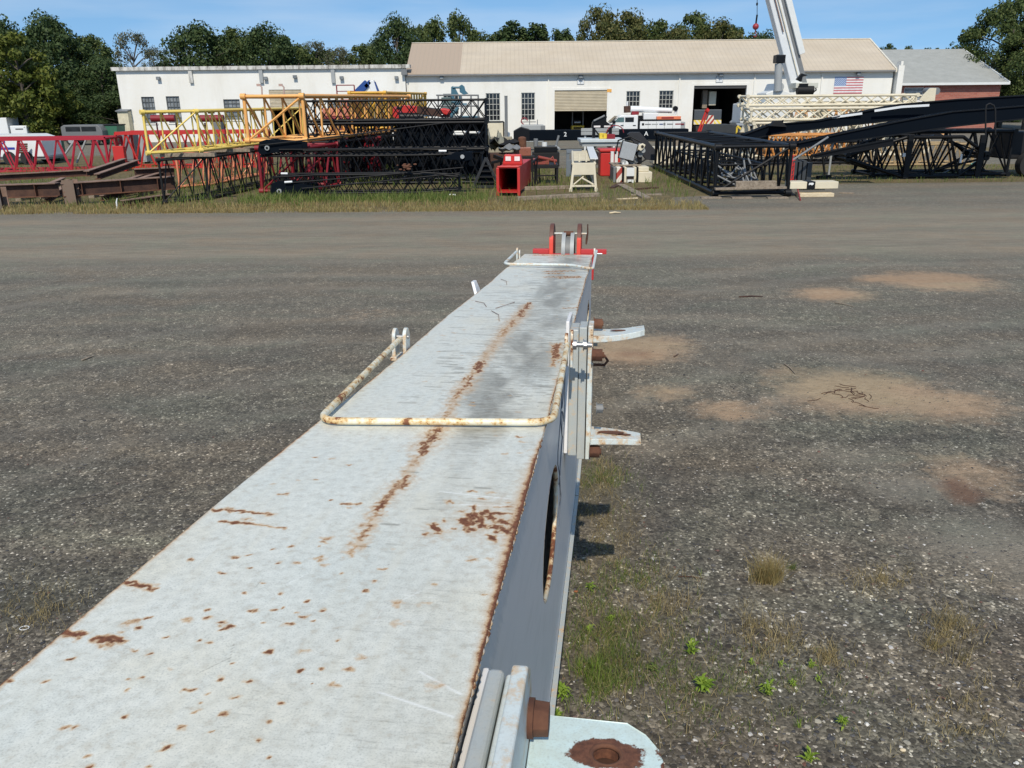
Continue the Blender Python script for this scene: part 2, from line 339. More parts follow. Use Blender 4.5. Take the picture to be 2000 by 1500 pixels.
# loose stones: pale and grey chips lying over the near gravel (nobody could count them)
def stones(name, N, seed, mat, region, smin, smax):
    r = np.random.RandomState(seed); mb = MB()
    base = [(1, 0, 0), (-1, 0, 0), (0, 1, 0), (0, -1, 0), (0, 0, 1), (0, 0, -1), (.6, .6, .4), (-.6, .55, .3), (.5, -.65, .35), (-.6, -.6, .3)]
    oc = [(4, 6, 0), (4, 2, 6), (6, 2, 0), (4, 7, 2), (4, 1, 7), (7, 1, 2), (4, 9, 1), (4, 3, 9), (9, 3, 1), (4, 8, 3), (4, 0, 8), (8, 0, 3)]
    for i in range(N):
        px, py = region(r); g = G(px, py); sz = r.uniform(smin, smax)*(1 if r.rand() > .12 else 1.6)
        a = r.uniform(0, 6.28); ca, sa = math.cos(a), math.sin(a); ax = sz*r.uniform(.6, 1.3); ay = sz*r.uniform(.45, 1); az = sz*r.uniform(.3, .6)
        vs = []
        for b in base:
            j = 1+r.uniform(-.25, .25); x, y, z = b[0]*ax*j, b[1]*ay*j, b[2]*az*j; vs.append((g.x+x*ca-y*sa, g.y+x*sa+y*ca, az*.35+z))
        mb.add(vs, oc)
    return tag(mb.build(name, mat), None, None, None, 'stuff')
def reg_near(r):
    while True:
        y = 560+(1500-560)*(r.rand()**.75); x = r.uniform(0, 2000)
        if x > 1060 or (x < 700): return x, y
n = NT('pale_stone'); gi = n.n('ShaderNodeNewGeometry').outputs['Random Per Island']
st1 = n.fin(n.ramp(gi, [(0, (.3, .29, .27)), (.6, (.5, .48, .45)), (1, (.68, .66, .6))]), .8)
n = NT('grey_stone'); gi = n.n('ShaderNodeNewGeometry').outputs['Random Per Island']
st2 = n.fin(n.ramp(gi, [(0, (.03, .03, .034)), (.6, (.09, .088, .088)), (.9, (.17, .15, .13)), (1, (.14, .06, .045))]), .85)
stones('pale_stones', 1500, 3, st1, reg_near, .0035, .0075)
stones('grey_gravel', 4200, 4, st2, reg_near, .005, .014)
stones('large_pale_stones', 80, 9, st1, lambda r: (r.uniform(1250, 2000), r.uniform(1000, 1500)), .009, .016)

# blades -----------------------------------------------------------
def blades(name, pts, mat, hmin, hmax, wd, lean=.5, parent=None, seed=1, seg=1):
    r = np.random.RandomState(seed); mb = MB()
    for (x, y, k) in pts:
        h = r.uniform(hmin, hmax)*k; a = r.uniform(0, 6.28); l = r.uniform(.1, lean)*h; b = r.uniform(0, 6.28); w_ = wd*r.uniform(.6, 1.3)
        dx, dy = math.cos(b)*w_, math.sin(b)*w_; ex, ey = math.cos(a)*l, math.sin(a)*l
        mb.add([(x-dx, y-dy, 0), (x+dx, y+dy, 0), (x+ex*.35+dx*.8, y+ey*.35+dy*.8, h*.6), (x+ex*.35-dx*.8, y+ey*.35-dy*.8, h*.6), (x+ex, y+ey, h)], [(0, 1, 2, 3), (3, 2, 4)])
    return mb
def leafmat(name, cols, trans=.35):
    n = NT(name); gi = n.n('ShaderNodeNewGeometry').outputs['Random Per Island']; v = n.coord('Object'); a = n.noise(v, .35, 3)
    c = n.ramp(n.math('ADD', n.math('MULTIPLY', gi, .6), n.math('MULTIPLY', a, .5)), [(.15+.7*i/(len(cols)-1), k) for i, k in enumerate(cols)])
    n.fin(c, .6, 0, .25)
    t = n.n('ShaderNodeBsdfTranslucent'); n.l(c, t.inputs[0]); mx = n.n('ShaderNodeMixShader'); mx.inputs[0].default_value = trans
    n.l(n.b.outputs[0], mx.inputs[1]); n.l(t.outputs[0], mx.inputs[2]); n.l(mx.outputs[0], n.out.inputs[0]); return n.m
DRY = leafmat('dry_grass', [(.2, .13, .05), (.32, .24, .1), (.45, .36, .17), (.25, .24, .09)])
GRN = leafmat('green_grass', [(.06, .1, .02), (.11, .17, .035), (.18, .23, .06), (.28, .27, .1)])
LIME = leafmat('lime_leaf', [(.12, .2, .02), (.22, .34, .04), (.32, .42, .07)])
DRYF = leafmat('dry_fine', [(.18, .13, .06), (.34, .27, .13), (.46, .38, .2)])
r = np.random.RandomState(5)
pts = []
for i in range(26000):     # straw coloured verge along the lane
    x = r.uniform(-19, 6.2); e0 = 26.05-.02*x; y = e0+abs(r.normal(0, 1.0)); 
    if mn.noise(Vector((x*.6, y*1.2, 0)))+.25 > r.uniform(-.4, .5): pts.append((x, y, 1.0 if y < e0+1 else 1.4))
tag(blades('a', pts, DRY, .05, .17, .008, .9, seed=2).build('dry_grass', DRY), None, None, None, 'stuff')
pts = []
for i in range(52000):
    x = r.uniform(-32, 24); y = r.uniform(27.2, 47)
    if x > 3.5 and y < 28.6+(x-3.5)*.3: continue
    if x > 9.7 and (y < 33.6 or r.rand() < .4): continue
    if 6.5 < x < 11 and y < 33: continue
    if x > 0 and y > 42: continue
    if mn.noise(Vector((x*.35, y*.3, 3)))+mn.noise(Vector((x*1.3, y*1.1, 7)))*.6 > r.uniform(-.35, .5): pts.append((x, y, .45 if x > 9 else (1.15 if -13 < x < 0 else .8)))
for i in range(6000):
    x = r.uniform(-9.5, -.8); y = r.uniform(28.6, 30.4)
    if mn.noise(Vector((x*.8, y*.6, 11))) > r.uniform(-.5, .35): pts.append((x, y, .7))
tag(blades('a', pts, GRN, .08, .42, .011, .6, seed=3).build('green_grass', GRN), None, None, None, 'stuff')
# dry clumps in the near gravel: low sparse ground cover
pts = []
for i in range(15000):
    c = [(1160, 930, 45, 40, 1.0), (1175, 1010, 55, 60, .8), (1180, 1260, 110, 110, .9), (1300, 1180, 60, 60, .8), (1860, 1240, 55, 55, .8), (1500, 1250, 60, 40, .7), (1620, 1280, 40, 25, .5), (1400, 1380, 260, 110, .7), (70, 1190, 90, 50, .6), (1880, 1400, 120, 80, .6), (1190, 1090, 60, 60, .6), (1720, 1130, 60, 25, .5)][r.randint(12)]
    px = r.normal(c[0], c[2]*.6); py = r.normal(c[1], c[3]*.6)
    if py > 1640 or px > 2040: continue
    g = G(px, py)
    if px < 1100 and px > 400: continue
    if mn.noise(Vector((px*.03, py*.045, 9)))+r.normal(0, .22) < -.02: continue
    pts.append((g.x, g.y, c[4]*r.uniform(.5, 1.15)))
tag(blades('a', pts, DRYF, .03, .11, .0017, 1.6, seed=4).build('sparse_dry_grass', DRYF), None, None, None, 'stuff')

pts = []
for i in range(8200):
    c = [(1165, 1250, 60, 90, 1.0), (1240, 1260, 110, 90, .8), (1180, 950, 50, 40, .7), (1170, 1330, 60, 50, 1.0), (1330, 1330, 160, 90, .6), (1500, 1350, 160, 60, .5), (1220, 1130, 80, 60, .7)][r.randint(7)]
    px = r.normal(c[0], c[2]*.6); py = r.normal(c[1], c[3]*.6)
    if py > 1600 or px < 1085 or mn.noise(Vector((px*.02, py*.02, 4))) < -.12: continue
    g = G(px, py); pts.append((g.x, g.y, c[4]))
tag(blades('a', pts, GRN, .02, .10, .0019, 1.0, seed=14).build('low_green_weeds', GRN), None, None, None, 'stuff')
# individual weeds -------------------------------------------------
def rosette(px, py, sz, label, nl=26, mat=None, stem=.5, seed=0):
    r = np.random.RandomState(seed+int(px)); g = G(px, py); mb = MB(); st = MB()
    for k in range(nl):
        a = r.uniform(0, 6.28); hb = r.uniform(0, stem)*sz; L = sz*r.uniform(.35, .7); el = r.uniform(.1, 1.0); wd = L*r.uniform(.11, .17)
        c = Vector((g.x+r.uniform(-.2, .2)*sz, g.y+r.uniform(-.2, .2)*sz, .004+hb)); d = Vector((math.cos(a)*math.cos(el), math.sin(a)*math.cos(el), math.sin(el))); s_ = Vector((-math.sin(a), math.cos(a), 0))
        m1 = c+d*L*.5+Vector((0, 0, .01)); m2 = c+d*L - Vector((0, 0, L*.12))
        mb.add([c-s_*wd*.3, c+s_*wd*.3, m1+s_*wd, m1-s_*wd, m2], [(0, 1, 2, 3), (3, 2, 4)])
    for k in range(4): 
        a = r.uniform(0, 6.28); st.tube((g.x, g.y, 0), (g.x+math.cos(a)*sz*.15, g.y+math.sin(a)*sz*.15, stem*sz*.9), .0012, 4)
    t = thing('weed', label, 'weed', (g.x, g.y, 0), 'green weeds in the near gravel'); mb.build('leaves', mat or LIME, t); st.build('stem', mat or LIME, t)
def tuft(px, py, sz, label, nb, mat, wd=.002, lean=.8, spread=.25, nm='grass_tuft', seed=0, grp='grass tufts in the near gravel'):
    r = np.random.RandomState(seed+int(px)); g = G(px, py)
    pts = [(g.x+r.normal(0, spread*sz), g.y+r.normal(0, spread*sz*.5), 1) for _ in range(nb)]
    o = blades('a', pts, mat, sz*.4, sz, wd, lean, seed=int(px)).build(nm, mat); tag(o, label, 'grass tuft' if nm == 'grass_tuft' else 'weed', grp)
rosette(1153, 1153, .075, 'small lime rosette close beside the boom, above the other weeds', seed=1)
rosette(1100, 1362, .10, 'dense bright green weed touching the lower edge of the boom side', 44, seed=2)
rosette(1085, 1405, .08, 'short green weed just above the rusty bolt of the near bracket', 30, seed=3)
rosette(1350, 1278, .085, 'upright lime weed with a pale dry stalk leaning over it', 34, stem=.9, seed=4)
rosette(1372, 1350, .12, 'largest bright green weed, spreading to the right in the near gravel', 50, seed=5)
rosette(1276, 1312, .075, 'flat dark green weed between the grass tuft and the largest weed', 26, GRN, .3, seed=6)
rosette(1466, 1300, .05, 'tiny green sprout leftmost of three in a row on the gravel', 16, seed=7)
rosette(1524, 1303, .05, 'tiny pale green sprout in the middle of three in a row', 14, seed=8)
rosette(1583, 1305, .06, 'small green sprout at the right end of a row of three', 16, seed=9)
rosette(1497, 1358, .09, 'forked green weed with a raised left shoot in the open gravel', 30, stem=.7, seed=10)
rosette(1548, 1342, .055, 'low green leafy weed right beside the forked weed', 20, seed=11)
rosette(1598, 1332, .05, 'thin green sprout below the right end of the row of three', 12, stem=.8, seed=12)
rosette(1645, 1420, .08, 'lime weed with a brown patch on its right, out in the gravel', 28, seed=13)
rosette(1578, 1488, .085, 'pointed green weed at the bottom edge of the view', 28, seed=14)
rosette(1150, 1235, .07, 'yellow green weed cluster left of the thin grass in the upper weed patch', 24, seed=15)
rosette(1195, 1215, .06, 'yellow green leafy weed right of the upper weed cluster', 22, seed=16)
rosette(1208, 1158, .045, 'dark green little weed right of the small lime rosette', 14, GRN, seed=17)
tuft(1150, 1325, .2, 'bright green tuft of long grass blades beside the boom', 46, LIME, .0022, .6, .3)
tuft(1143, 1372, .1, 'short yellow green grass tuft below the long bladed tuft', 18, LIME, .002, .8)
tuft(1248, 1285, .11, 'thin green grass tuft standing in the dry stalks', 26, GRN, .0018, .8)
tuft(1225, 1215, .1, 'sparse green grass tuft above the dry stalks', 22, GRN, .0016, .8)
tuft(1556, 1420, .11, 'slim upright green grass tuft alone on gravel near the bottom', 14, LIME, .002, .35, .1)
tuft(1500, 1135, .24, 'big straw coloured grass clump leaning over dark gravel', 620, DRY, .0014, 1.1, .22)
tuft(1548, 1112, .08, 'small olive grass clump at the right side of the straw clump', 60, GRN, .0011, .9)
tuft(1855, 1225, .15, 'branching straw coloured clump farthest right in the gravel', 130, DRYF, .0011, 1.2, .5)
tuft(1825, 1265, .09, 'golden low tuft at the foot of the branching clump', 80, DRY, .0012, 1.0, .4)
tuft(1290, 1190, .17, 'dry red stemmed weed with long bare stalks', 34, DRYF, .0012, .7, .2)
tuft(1455, 1185, .13, 'dry pinkish weed left of the tan tuft, stalks leaning left', 24, DRYF, .0012, .8, .2)
tuft(1470, 1225, .12, 'tan dry tuft below the pinkish weed', 90, DRYF, .001, 1.2, .4)
tuft(1880, 1290, .16, 'dead brown stalks fanning out at far right of the gravel', 26, DRYF, .0014, .9, .15)
def twig(px, py, qx, qy, rr, label, mat, bend=.01, nm='twig', cat='twig'):
    a, b = G(px, py), G(qx, qy); mid_ = (a+b)/2+Vector((bend, bend, 0)); up = Vector((0, 0, rr+.001))
    tag(MB().path([a+up, (a*.5+mid_*.5)+up+Vector((bend*.4, 0, .002)), mid_+up*1.5, (b+mid_)/2+up, b+up], [rr, rr*1.1, rr, rr*.8, rr*.5], 6).build(nm, mat), label, cat)
twig(1325, 1127, 1372, 1131, .0035, 'thin black curved twig lying near the weeds', RUSTD)
twig(1340, 1390, 1290, 1400, .001, 'fine pale straw lying in the weed patch', DRY)
twig(1532, 712, 1553, 731, .009, 'grey stick lying left of the large tan dust patch', WOOD)
twig(1443, 581, 1490, 580, .012, 'dark short stick lying on open gravel far right of the boom', RUSTD)
twig(1630, 592, 1668, 600, .009, 'pale thin stick just below a tan dust patch', WOOD)
twig(1316, 698, 1325, 693, .008, 'short dark twig at the end of the brown dust patch by the hook', RUSTD)
twig(160, 705, 183, 697, .012, 'pale broken splinter on the gravel left of the boom', WOOD)
twig(1190, 418, 1212, 417, .03, 'white plank offcut lying on the lane behind the pulley', TIMB, 0, 'plank_offcut', 'offcut')
# the cracked mud in the large dust patch
mb = MB(); r = np.random.RandomState(8)
for k in range(26):
    c = G(r.normal(1660, 24), r.normal(768, 9)); a = r.uniform(0, 6.28); p = [c+Vector((0, 0, .003))]
    for j in range(3): a += r.uniform(-1, 1); p.append(p[-1]+Vector((math.cos(a), math.sin(a), 0))*r.uniform(.03, .09))
    mb.path(p, .0045, 4)
tag(mb.build('mud_cracks', RUSTD), None, None, None, 'stuff')
g = G(48, 1228); mb = MB()
mb.path([g+Vector((.03*math.cos(a), .022*math.sin(a), .006)) for a in [i*.4 for i in range(17)]], .003, 6)
tag(mb.build('plastic_ring', WHITEC), 'small white ring lying on gravel at the left edge', 'ring')
g = G(1763, 1467); tag(MB().sphere(g+Vector((0, 0, .008)), .016, 10, 6, (1.1, .8, .5)).build('yellow_stone', TIMB), 'pale yellow pebble near the bottom right corner', 'pebble')
g = G(1125, 1157); tag(MB().sphere(g+Vector((0, 0, .008)), .014, 8, 6, (1.1, .8, .5)).build('orange_stone', flat('brick_chip', (.35, .1, .04))), 'orange brick chip left of a lime rosette', 'brick chip')
# ================================================================== THE JIB IN THE FOREGROUND
ja = ray(1198, 353).normalized(); jb = Vector((ja.y, -ja.x, 0)).normalized(); jn = jb.cross(ja)
CAMV = Vector((0, 0, H))
def JP(px, py, z=-.85):
    v = ray(px, py); k = z/jn.dot(v); return Vector((k*jb.dot(v), k*ja.dot(v), z))
def JT(px, py, t):
    v = ray(px, py); k = t/ja.dot(v); return Vector((k*jb.dot(v), t, k*jn.dot(v)))
def JW(x, t, z): return CAMV + jb*x + ja*t + jn*z
JO = Vector((-.62, 4.5, -2.38))
jib = thing('crane_jib', 'long white box jib with rust spots running away from the viewer across the yard', 'crane jib', (0, 0, 0))
mm = Matrix((jb, ja, jn)).transposed().to_4x4(); mm.translation = JW(*JO); jib.matrix_world = mm; ORG[jib.name] = tuple(JO)
XL, XR, TZ, T0, T1 = -1.033, -.216, -.85, -.9, 9.8
# ---- painted steel material with stored rust and grime fields
def steel_top():
    n = NT('worn_white_deck_paint'); v = n.coord()
    ru = n.attr('rust'); gr = n.attr('grime')
    fine = n.noise(v, 260, 3, .6); md = n.noise(v, 42, 6, .7); lo = n.noise(v, 2.2, 5, .6)
    vs = n.coord(scale=(.35, 3.2, 1)); scuff = n.noise(vs, 26, 7, .75, .3); scuff2 = n.noise(vs, 9, 6, .7)
    vl = n.coord(scale=(6, .5, 1)); run = n.noise(vl, 5, 5, .6)
    base = n.ramp(lo, [(.3, (.69, .72, .66)), (.55, (.74, .745, .665)), (.75, (.74, .71, .58))])
    base = n.mix(n.ramp(md, [(.40, .0), (.72, .62)]), base, (.42, .44, .39))
    base = n.mix(n.ramp(fine, [(.50, 0), (.72, .45)]), base, (.26, .28, .25))
    base = n.mix(n.math('MULTIPLY', n.ramp(run, [(.45, 0), (.8, 1)]), .35), base, (.70, .66, .52))
    gm = n.ramp(n.math('ADD', n.math('MULTIPLY', gr, .62), n.math('MULTIPLY', n.math('SUBTRACT', scuff, .5), 1.5)), [(.22, 0), (.75, 1)])
    base = n.mix(n.math('MULTIPLY', gr, n.math('MULTIPLY', n.ramp(scuff2, [(.3, .35), (.7, .85)]), 1.0)), base, (.36, .34, .27))
    gm = n.ramp(n.math('ADD', n.math('MULTIPLY', gr, .8), n.math('MULTIPLY', n.math('SUBTRACT', scuff, .5), 2.4)), [(.30, 0), (1.0, 1)])
    gm = n.math('MULTIPLY', gm, n.ramp(md, [(.3, .45), (.65, 1)]))
    base = n.mix(n.math('MULTIPLY', gm, .85), base, (.115, .105, .08))
    base = n.mix(n.math('MULTIPLY', n.attr('scratch'), .8), base, (.85, .86, .82))
    sc = n.vor(n.coord(scale=(1, .22, 1), rot=(0, 0, .5)), 9, 'DISTANCE_TO_EDGE')
    rn = n.math('ADD', ru, n.math('MULTIPLY', n.math('SUBTRACT', md, .5), 1.5))
    rn = n.math('ADD', rn, n.math('MULTIPLY', n.math('SUBTRACT', fine, .5), .45))
    halo = n.math('MULTIPLY', n.ramp(n.math('ADD', ru, n.math('MULTIPLY', n.math('SUBTRACT', md, .5), .6)), [(.03, 0), (.45, 1)]), .8)
    base = n.mix(halo, base, (.56, .36, .17))
    rm = n.ramp(rn, [(.36, 0), (.72, 1)])
    rc = n.mix(n.ramp(rn, [(.40, 0), (.85, 1)]), (.33, .165, .075), n.ramp(n.noise(v, 70, 5, .7), [(.3, (.085, .03, .016)), (.7, (.24, .09, .04))]))
    base = n.mix(rm, base, rc)
    n.bump(n.math('ADD', n.math('MULTIPLY', md, .5), n.math('MULTIPLY', rm, -.5)), .22, .003)
    return n.fin(base, n.mix(rm, .42, .9), 0, .45)
DECK = steel_top()
def painted_steel(name, rust=.5, col=(.62, .68, .66), sc=1.0, streak=False):
    n = NT(name); v = n.coord(); md = n.noise(v, 22*sc, 7, .7); lo = n.noise(v, 5*sc, 5, .6); fine = n.noise(v, 180, 3, .6)
    base = n.mix(n.ramp(md, [(.4, 0), (.75, .5)]), col, (.5, .47, .38)); base = n.mix(n.ramp(fine, [(.5, 0), (.75, .3)]), base, (.28, .29, .27))
    s_ = n.math('ADD', n.math('MULTIPLY', md, .55), n.math('MULTIPLY', lo, .45)); th = .68-.2*rust
    base = n.mix(n.math('MULTIPLY', n.ramp(s_, [(th-.09, 0), (th, 1)]), .8), base, (.62, .40, .19))
    rm = n.ramp(s_, [(th, 0), (th+.03, 1)])
    base = n.mix(rm, base, n.ramp(n.noise(v, 90, 4, .7), [(.3, (.075, .028, .016)), (.7, (.25, .09, .04))]))
    n.bump(n.math('SUBTRACT', md, rm), .2, .003)
    return n.fin(base, n.mix(rm, .42, .9), 0, .45)
PAD_SHADED = painted_steel('shade_greyed_pad_paint', .3, (.40, .43, .42)); STEELR = painted_steel('rust_flecked_white_steel', .62); STEELH = painted_steel('lightly_rusted_white_steel', .42); STEELX = painted_steel('heavily_rusted_white_steel', .8, (.70, .66, .52))  # pad tone darkened: the plates' shade put into the colour, flange too
n = NT('grey_side_paint'); v = n.coord(); lo = n.noise(v, 1.6, 5, .6); md = n.noise(v, 30, 6, .7); vs = n.coord(scale=(3, .6, 3)); stn = n.noise(vs, 6, 5, .6)
base = n.mix(n.ramp(lo, [(.3, 0), (.7, 1)]), (.73, .72, .70), (.79, .77, .74)); base = n.mix(n.ramp(stn, [(.5, 0), (.85, .35)]), base, (.42, .42, .39))
base = n.mix(n.ramp(md, [(.70, 0), (.74, .8)]), base, (.2, .16, .12)); SIDE = n.fin(base, .36, 0, .5)
# ---- top plate: fine grid carrying rust and grime fields measured off the real plate
rr_ = [(-.9)]
while rr_[-1] < T1: rr_.append(rr_[-1]+(.02 if rr_[-1] < .9 else max(.0032, .0021*rr_[-1])))
tt = np.array(rr_); tt[-1] = T1; xx = np.linspace(0, 1, 250)
Tm, Xm = np.meshgrid(tt, xx, indexing='ij')
wl = XL+.006*np.sin(Tm*2.1); XX = wl+(XR-wl)*Xm; TT = Tm
rust = np.zeros_like(XX); grime = np.zeros_like(XX)
_r = np.random.RandomState(3)
def _smooth(A_, k):
    ker = np.hanning(k+2)[1:-1]; ker /= ker.sum(); A_ = np.apply_along_axis(lambda m_: np.convolve(m_, ker, 'same'), 0, A_); return np.apply_along_axis(lambda m_: np.convolve(m_, ker, 'same'), 1, A_)
def _nf(k): A_ = _smooth(_r.normal(size=XX.shape), k); return A_/A_.std()
WX = .0045*_nf(7)+.0035*_nf(3); WT = (.006*_nf(7)+.0045*_nf(3))*(1+.12*TT)
def seg(F_, p, q, r, s=1.0, stretch=1.0):
    a = np.array([p.x, p.y]); b = np.array([q.x, q.y]); d = b-a; L = (d**2).sum()+1e-9
    lo_, hi_ = min(a[1], b[1])-5*r*stretch, max(a[1], b[1])+5*r*stretch
    i0, i1 = np.searchsorted(tt, [lo_, hi_]);
    if i1 <= i0: return
    x = XX[i0:i1]; t = TT[i0:i1]
    if F_ is rust: x = x+WX[i0:i1]*min(1.3, .6*r/.007); t = t+WT[i0:i1]*min(1.3, .5*r/.007)
    k = np.clip(((x-a[0])*d[0]+(t-a[1])*d[1])/L, 0, 1); dx = x-a[0]-k*d[0]; dt = (t-a[1]-k*d[1])/stretch
    if F_ is rust: r = r*1.3; s = s*.86
    F_[i0:i1] = np.maximum(F_[i0:i1], s*np.exp(-(dx**2+dt**2)/(r*r)))
def pr(px, py, rp):  # pixel radius -> metres on the plate
    return abs((JP(px+rp, py)-JP(px, py)).x)
rn_ = random.Random(4)
cs = [(1030, 597, 5, 1.1), (1018, 612, 6, 1), (1000, 632, 6, .8), (985, 648, 7, .75), (965, 675, 5, .45), (935, 716, 8, 1.1), (925, 730, 5, .6), (915, 745, 8, 1), (897, 768, 7, .8), (885, 785, 5, .5), (872, 812, 7, .6), (862, 832, 8, .6), (847, 850, 11, 1.05), (828, 874, 10, 1), (815, 895, 5, .5), (795, 925, 5, .55), (790, 940, 8, 1), (778, 948, 8, .75), (764, 964, 6, .8), (755, 974, 6, .8), (745, 988, 9, 1.05), (735, 1002, 5, .6), (722, 1022, 6, .7), (708, 1044, 8, .8), (700, 1060, 6, .5), (690, 1075, 7, .8), (684, 1084, 4, .4)]
for (a, b) in zip(cs, cs[1:]): seg(rust, JP(a[0], a[1]), JP(b[0], b[1]), pr(a[0], a[1], min(a[2], b[2])*2.3), .43); seg(grime, JP(a[0], a[1]), JP(b[0], b[1]), pr(a[0], a[1], 12), .75) if False else None
for x, y, rp, s in cs: seg(rust, JP(x+rp*.5, y-rp*1.1), JP(x-rp*.5, y+rp*1.1), pr(x, y, rp*.9), s*.9, 1.2)
for a, b, rp, s in [((1068, 530), (1118, 529), 5, .85), ((1070, 534), (1095, 534), 5, .8), ((1066, 541), (1132, 540), 4, .95), ((1095, 543), (1130, 542), 4, .9), ((1045, 499), (1100, 499), 3, .8), ((1030, 498), (1155, 497), 2.0, .75), ((1100, 602), (1125, 601), 2.5, .8), ((1126, 600), (1138, 599), 3, .9), ((1155, 505), (1150, 530), 1.5, .5),
  ((415, 995), (470, 999), 3.5, 1), ((470, 999), (532, 1005), 3.5, .9), ((430, 1018), (500, 1024), 3, .95), ((500, 1024), (558, 1032), 2.5, .7), ((236, 1137), (262, 1140), 6, 1.05), ((262, 1140), (305, 1150), 5, 1.05), ((275, 1145), (300, 1150), 5, .9), ((112, 1234), (163, 1241), 6, 1.1), ((187, 1246), (238, 1251), 6, 1.1),
  ((112, 1236), (60, 1275), 6, 1.0), ((60, 1275), (0, 1330), 5, .8), ((236, 1137), (205, 1160), 4, .8), ((205, 1160), (120, 1232), 3, .5), ((668, 984), (702, 984), 2.5, .8), ((545, 965), (560, 965), 3, .8), ((1088, 672), (1085, 700), 6, .95), ((1086, 690), (1080, 715), 5, .7), ((1137, 600), (1133, 640), 2.2, .7),
  ((925, 987), (925, 1000), 3, .9), ((915, 1005), (922, 1022), 5, .9), ((904, 1014), (920, 1034), 6, 1.05), ((928, 1004), (945, 1028), 6, 1.1), ((945, 1000), (962, 1012), 6, 1.1), ((950, 1002), (1000, 1004), 3, .95), ((975, 1018), (1000, 1024), 5, .9), ((965, 1030), (992, 1040), 6, 1.1), ((955, 1046), (966, 1054), 5, 1.1), ((985, 1040), (1003, 1030), 6, 1.05), ((936, 975), (946, 976), 3, .8), ((965, 990), (1005, 990), 1.6, .8),
  ((846, 1026), (858, 1040), 6, 1.05), ((829, 1043), (832, 1044), 4, .85), ((868, 1015), (871, 1017), 3.5, .85), ((875, 979), (882, 983), 4, .8), ((884, 1033), (890, 1033), 2, .8), ((742, 1112), (752, 1111), 3, .7), ((728, 1135), (734, 1135), 3, .8), ((955, 1090), (958, 1091), 4, .5), ((714, 1154), (718, 1155), 3, .9), ((772, 1176), (776, 1180), 6, .65), ((845, 1142), (850, 1142), 3, .6)]:
    seg(rust, JP(*a), JP(*b), pr(a[0], a[1], rp*(1.25 if a[0] > 820 and a[1] > 960 else 1.1)), s, 1.3)
for (a, b) in zip(cs, cs[1:]):
    if a[1] < 900: seg(grime, JP(a[0]+14, a[1]), JP(b[0]+14, b[1]), .04, .8)
for x, y, rp in [(960, 1010, 55), (990, 1035, 30), (850, 1036, 22)]: seg(rust, JP(x, y), JP(x, y), pr(x, y, rp), .26, 1.5)
for x, y, rp in [(1280, 358, 12), (1340, 348, 8), (1035, 365, 9), (1205, 442, 11), (1430, 497, 7), (1320, 552, 9), (1520, 552, 8), (1120, 640, 10), (1360, 650, 9), (1385, 647, 10), (1482, 645, 9), (1535, 632, 8), (1615, 655, 7), (1660, 675, 11), (1750, 648, 9), (1660, 597, 9), (1125, 685, 11), (1200, 715, 12), (1215, 742, 12), (1245, 738, 12), (1430, 712, 6), (1560, 722, 12), (1585, 718, 9), (1700, 705, 8), (795, 686, 10), (815, 680, 8), (745, 742, 9), (895, 792, 9), (1080, 808, 7), (1140, 818, 8), (1833, 807, 7), (810, 882, 7), (1467, 865, 12), (1257, 935, 7), (372, 912, 10), (395, 903, 7), (1633, 975, 9), (1743, 962, 8), (50, 1028, 10), (250, 1030, 12), (700, 1018, 8), (765, 1012, 7), (1195, 1012, 12), (1350, 1030, 12), (690, 1078, 9), (1000, 1079, 11), (1040, 1077, 11), (1127, 1098, 9), (1280, 1115, 13), (1690, 1042, 4), (1087, 1147, 5), (1057, 1190, 11), (1525, 1152, 12), (1213, 1207, 14), (670, 1220, 10), (1465, 1245, 8), (350, 1278, 13), (400, 1277, 13), (980, 1285, 12), (1140, 1307, 6), (1400, 1350, 9), (903, 1385, 15), (477, 1432, 12), (1450, 1440, 8), (480, 1495, 11), (805, 1497, 9), (1580, 298, 10), (1475, 318, 6), (1510, 388, 8), (1350, 415, 7), (1850, 443, 7), (1760, 262, 6), (1738, 295, 5), (1790, 48, 6)]:
    X_, Y_ = x/2.777, 960+y/2.777; rp = rp/2.777*1.15; q = JP(X_, Y_); rad = pr(X_, Y_, rp)
    seg(rust, q-Vector((rad*.25, rad*.2, 0)), q+Vector((rad*.25, rad*.2, 0)), rad, rn_.uniform(.85, 1.1))
for i in range(150):
    x = rn_.uniform(XL, XR); t = 1.2+7.5*rn_.random()**1.3; rad = rn_.uniform(.003, .008); q = Vector((x, t, 0)); seg(rust, q-Vector((rad, 0, 0)), q+Vector((rad, 0, 0)), rad, rn_.uniform(.35, .75))
# edges: rust creeping in from both cut edges
ed = np.minimum((XX-wl)/.006, 40); edr = np.minimum((XR-XX)/.006, 40)
na = np.array([mn.noise(Vector((0, t*2.2, 5)))+.5*mn.noise(Vector((0, t*9, 1))) for t in tt])[:, None]
nb_ = np.array([mn.noise(Vector((3, t*1.6, 9)))+.6*mn.noise(Vector((5, t*11, 2))) for t in tt])[:, None]
rust = np.maximum(rust, np.exp(-ed)*np.clip(.55+.9*na, 0, 1))
boost = np.exp(-((TT-2.0)/.45)**2)*.6
rust = np.maximum(rust, np.exp(-edr/(1+3*boost))*np.clip(.65+.9*nb_+boost, 0, 1.1))
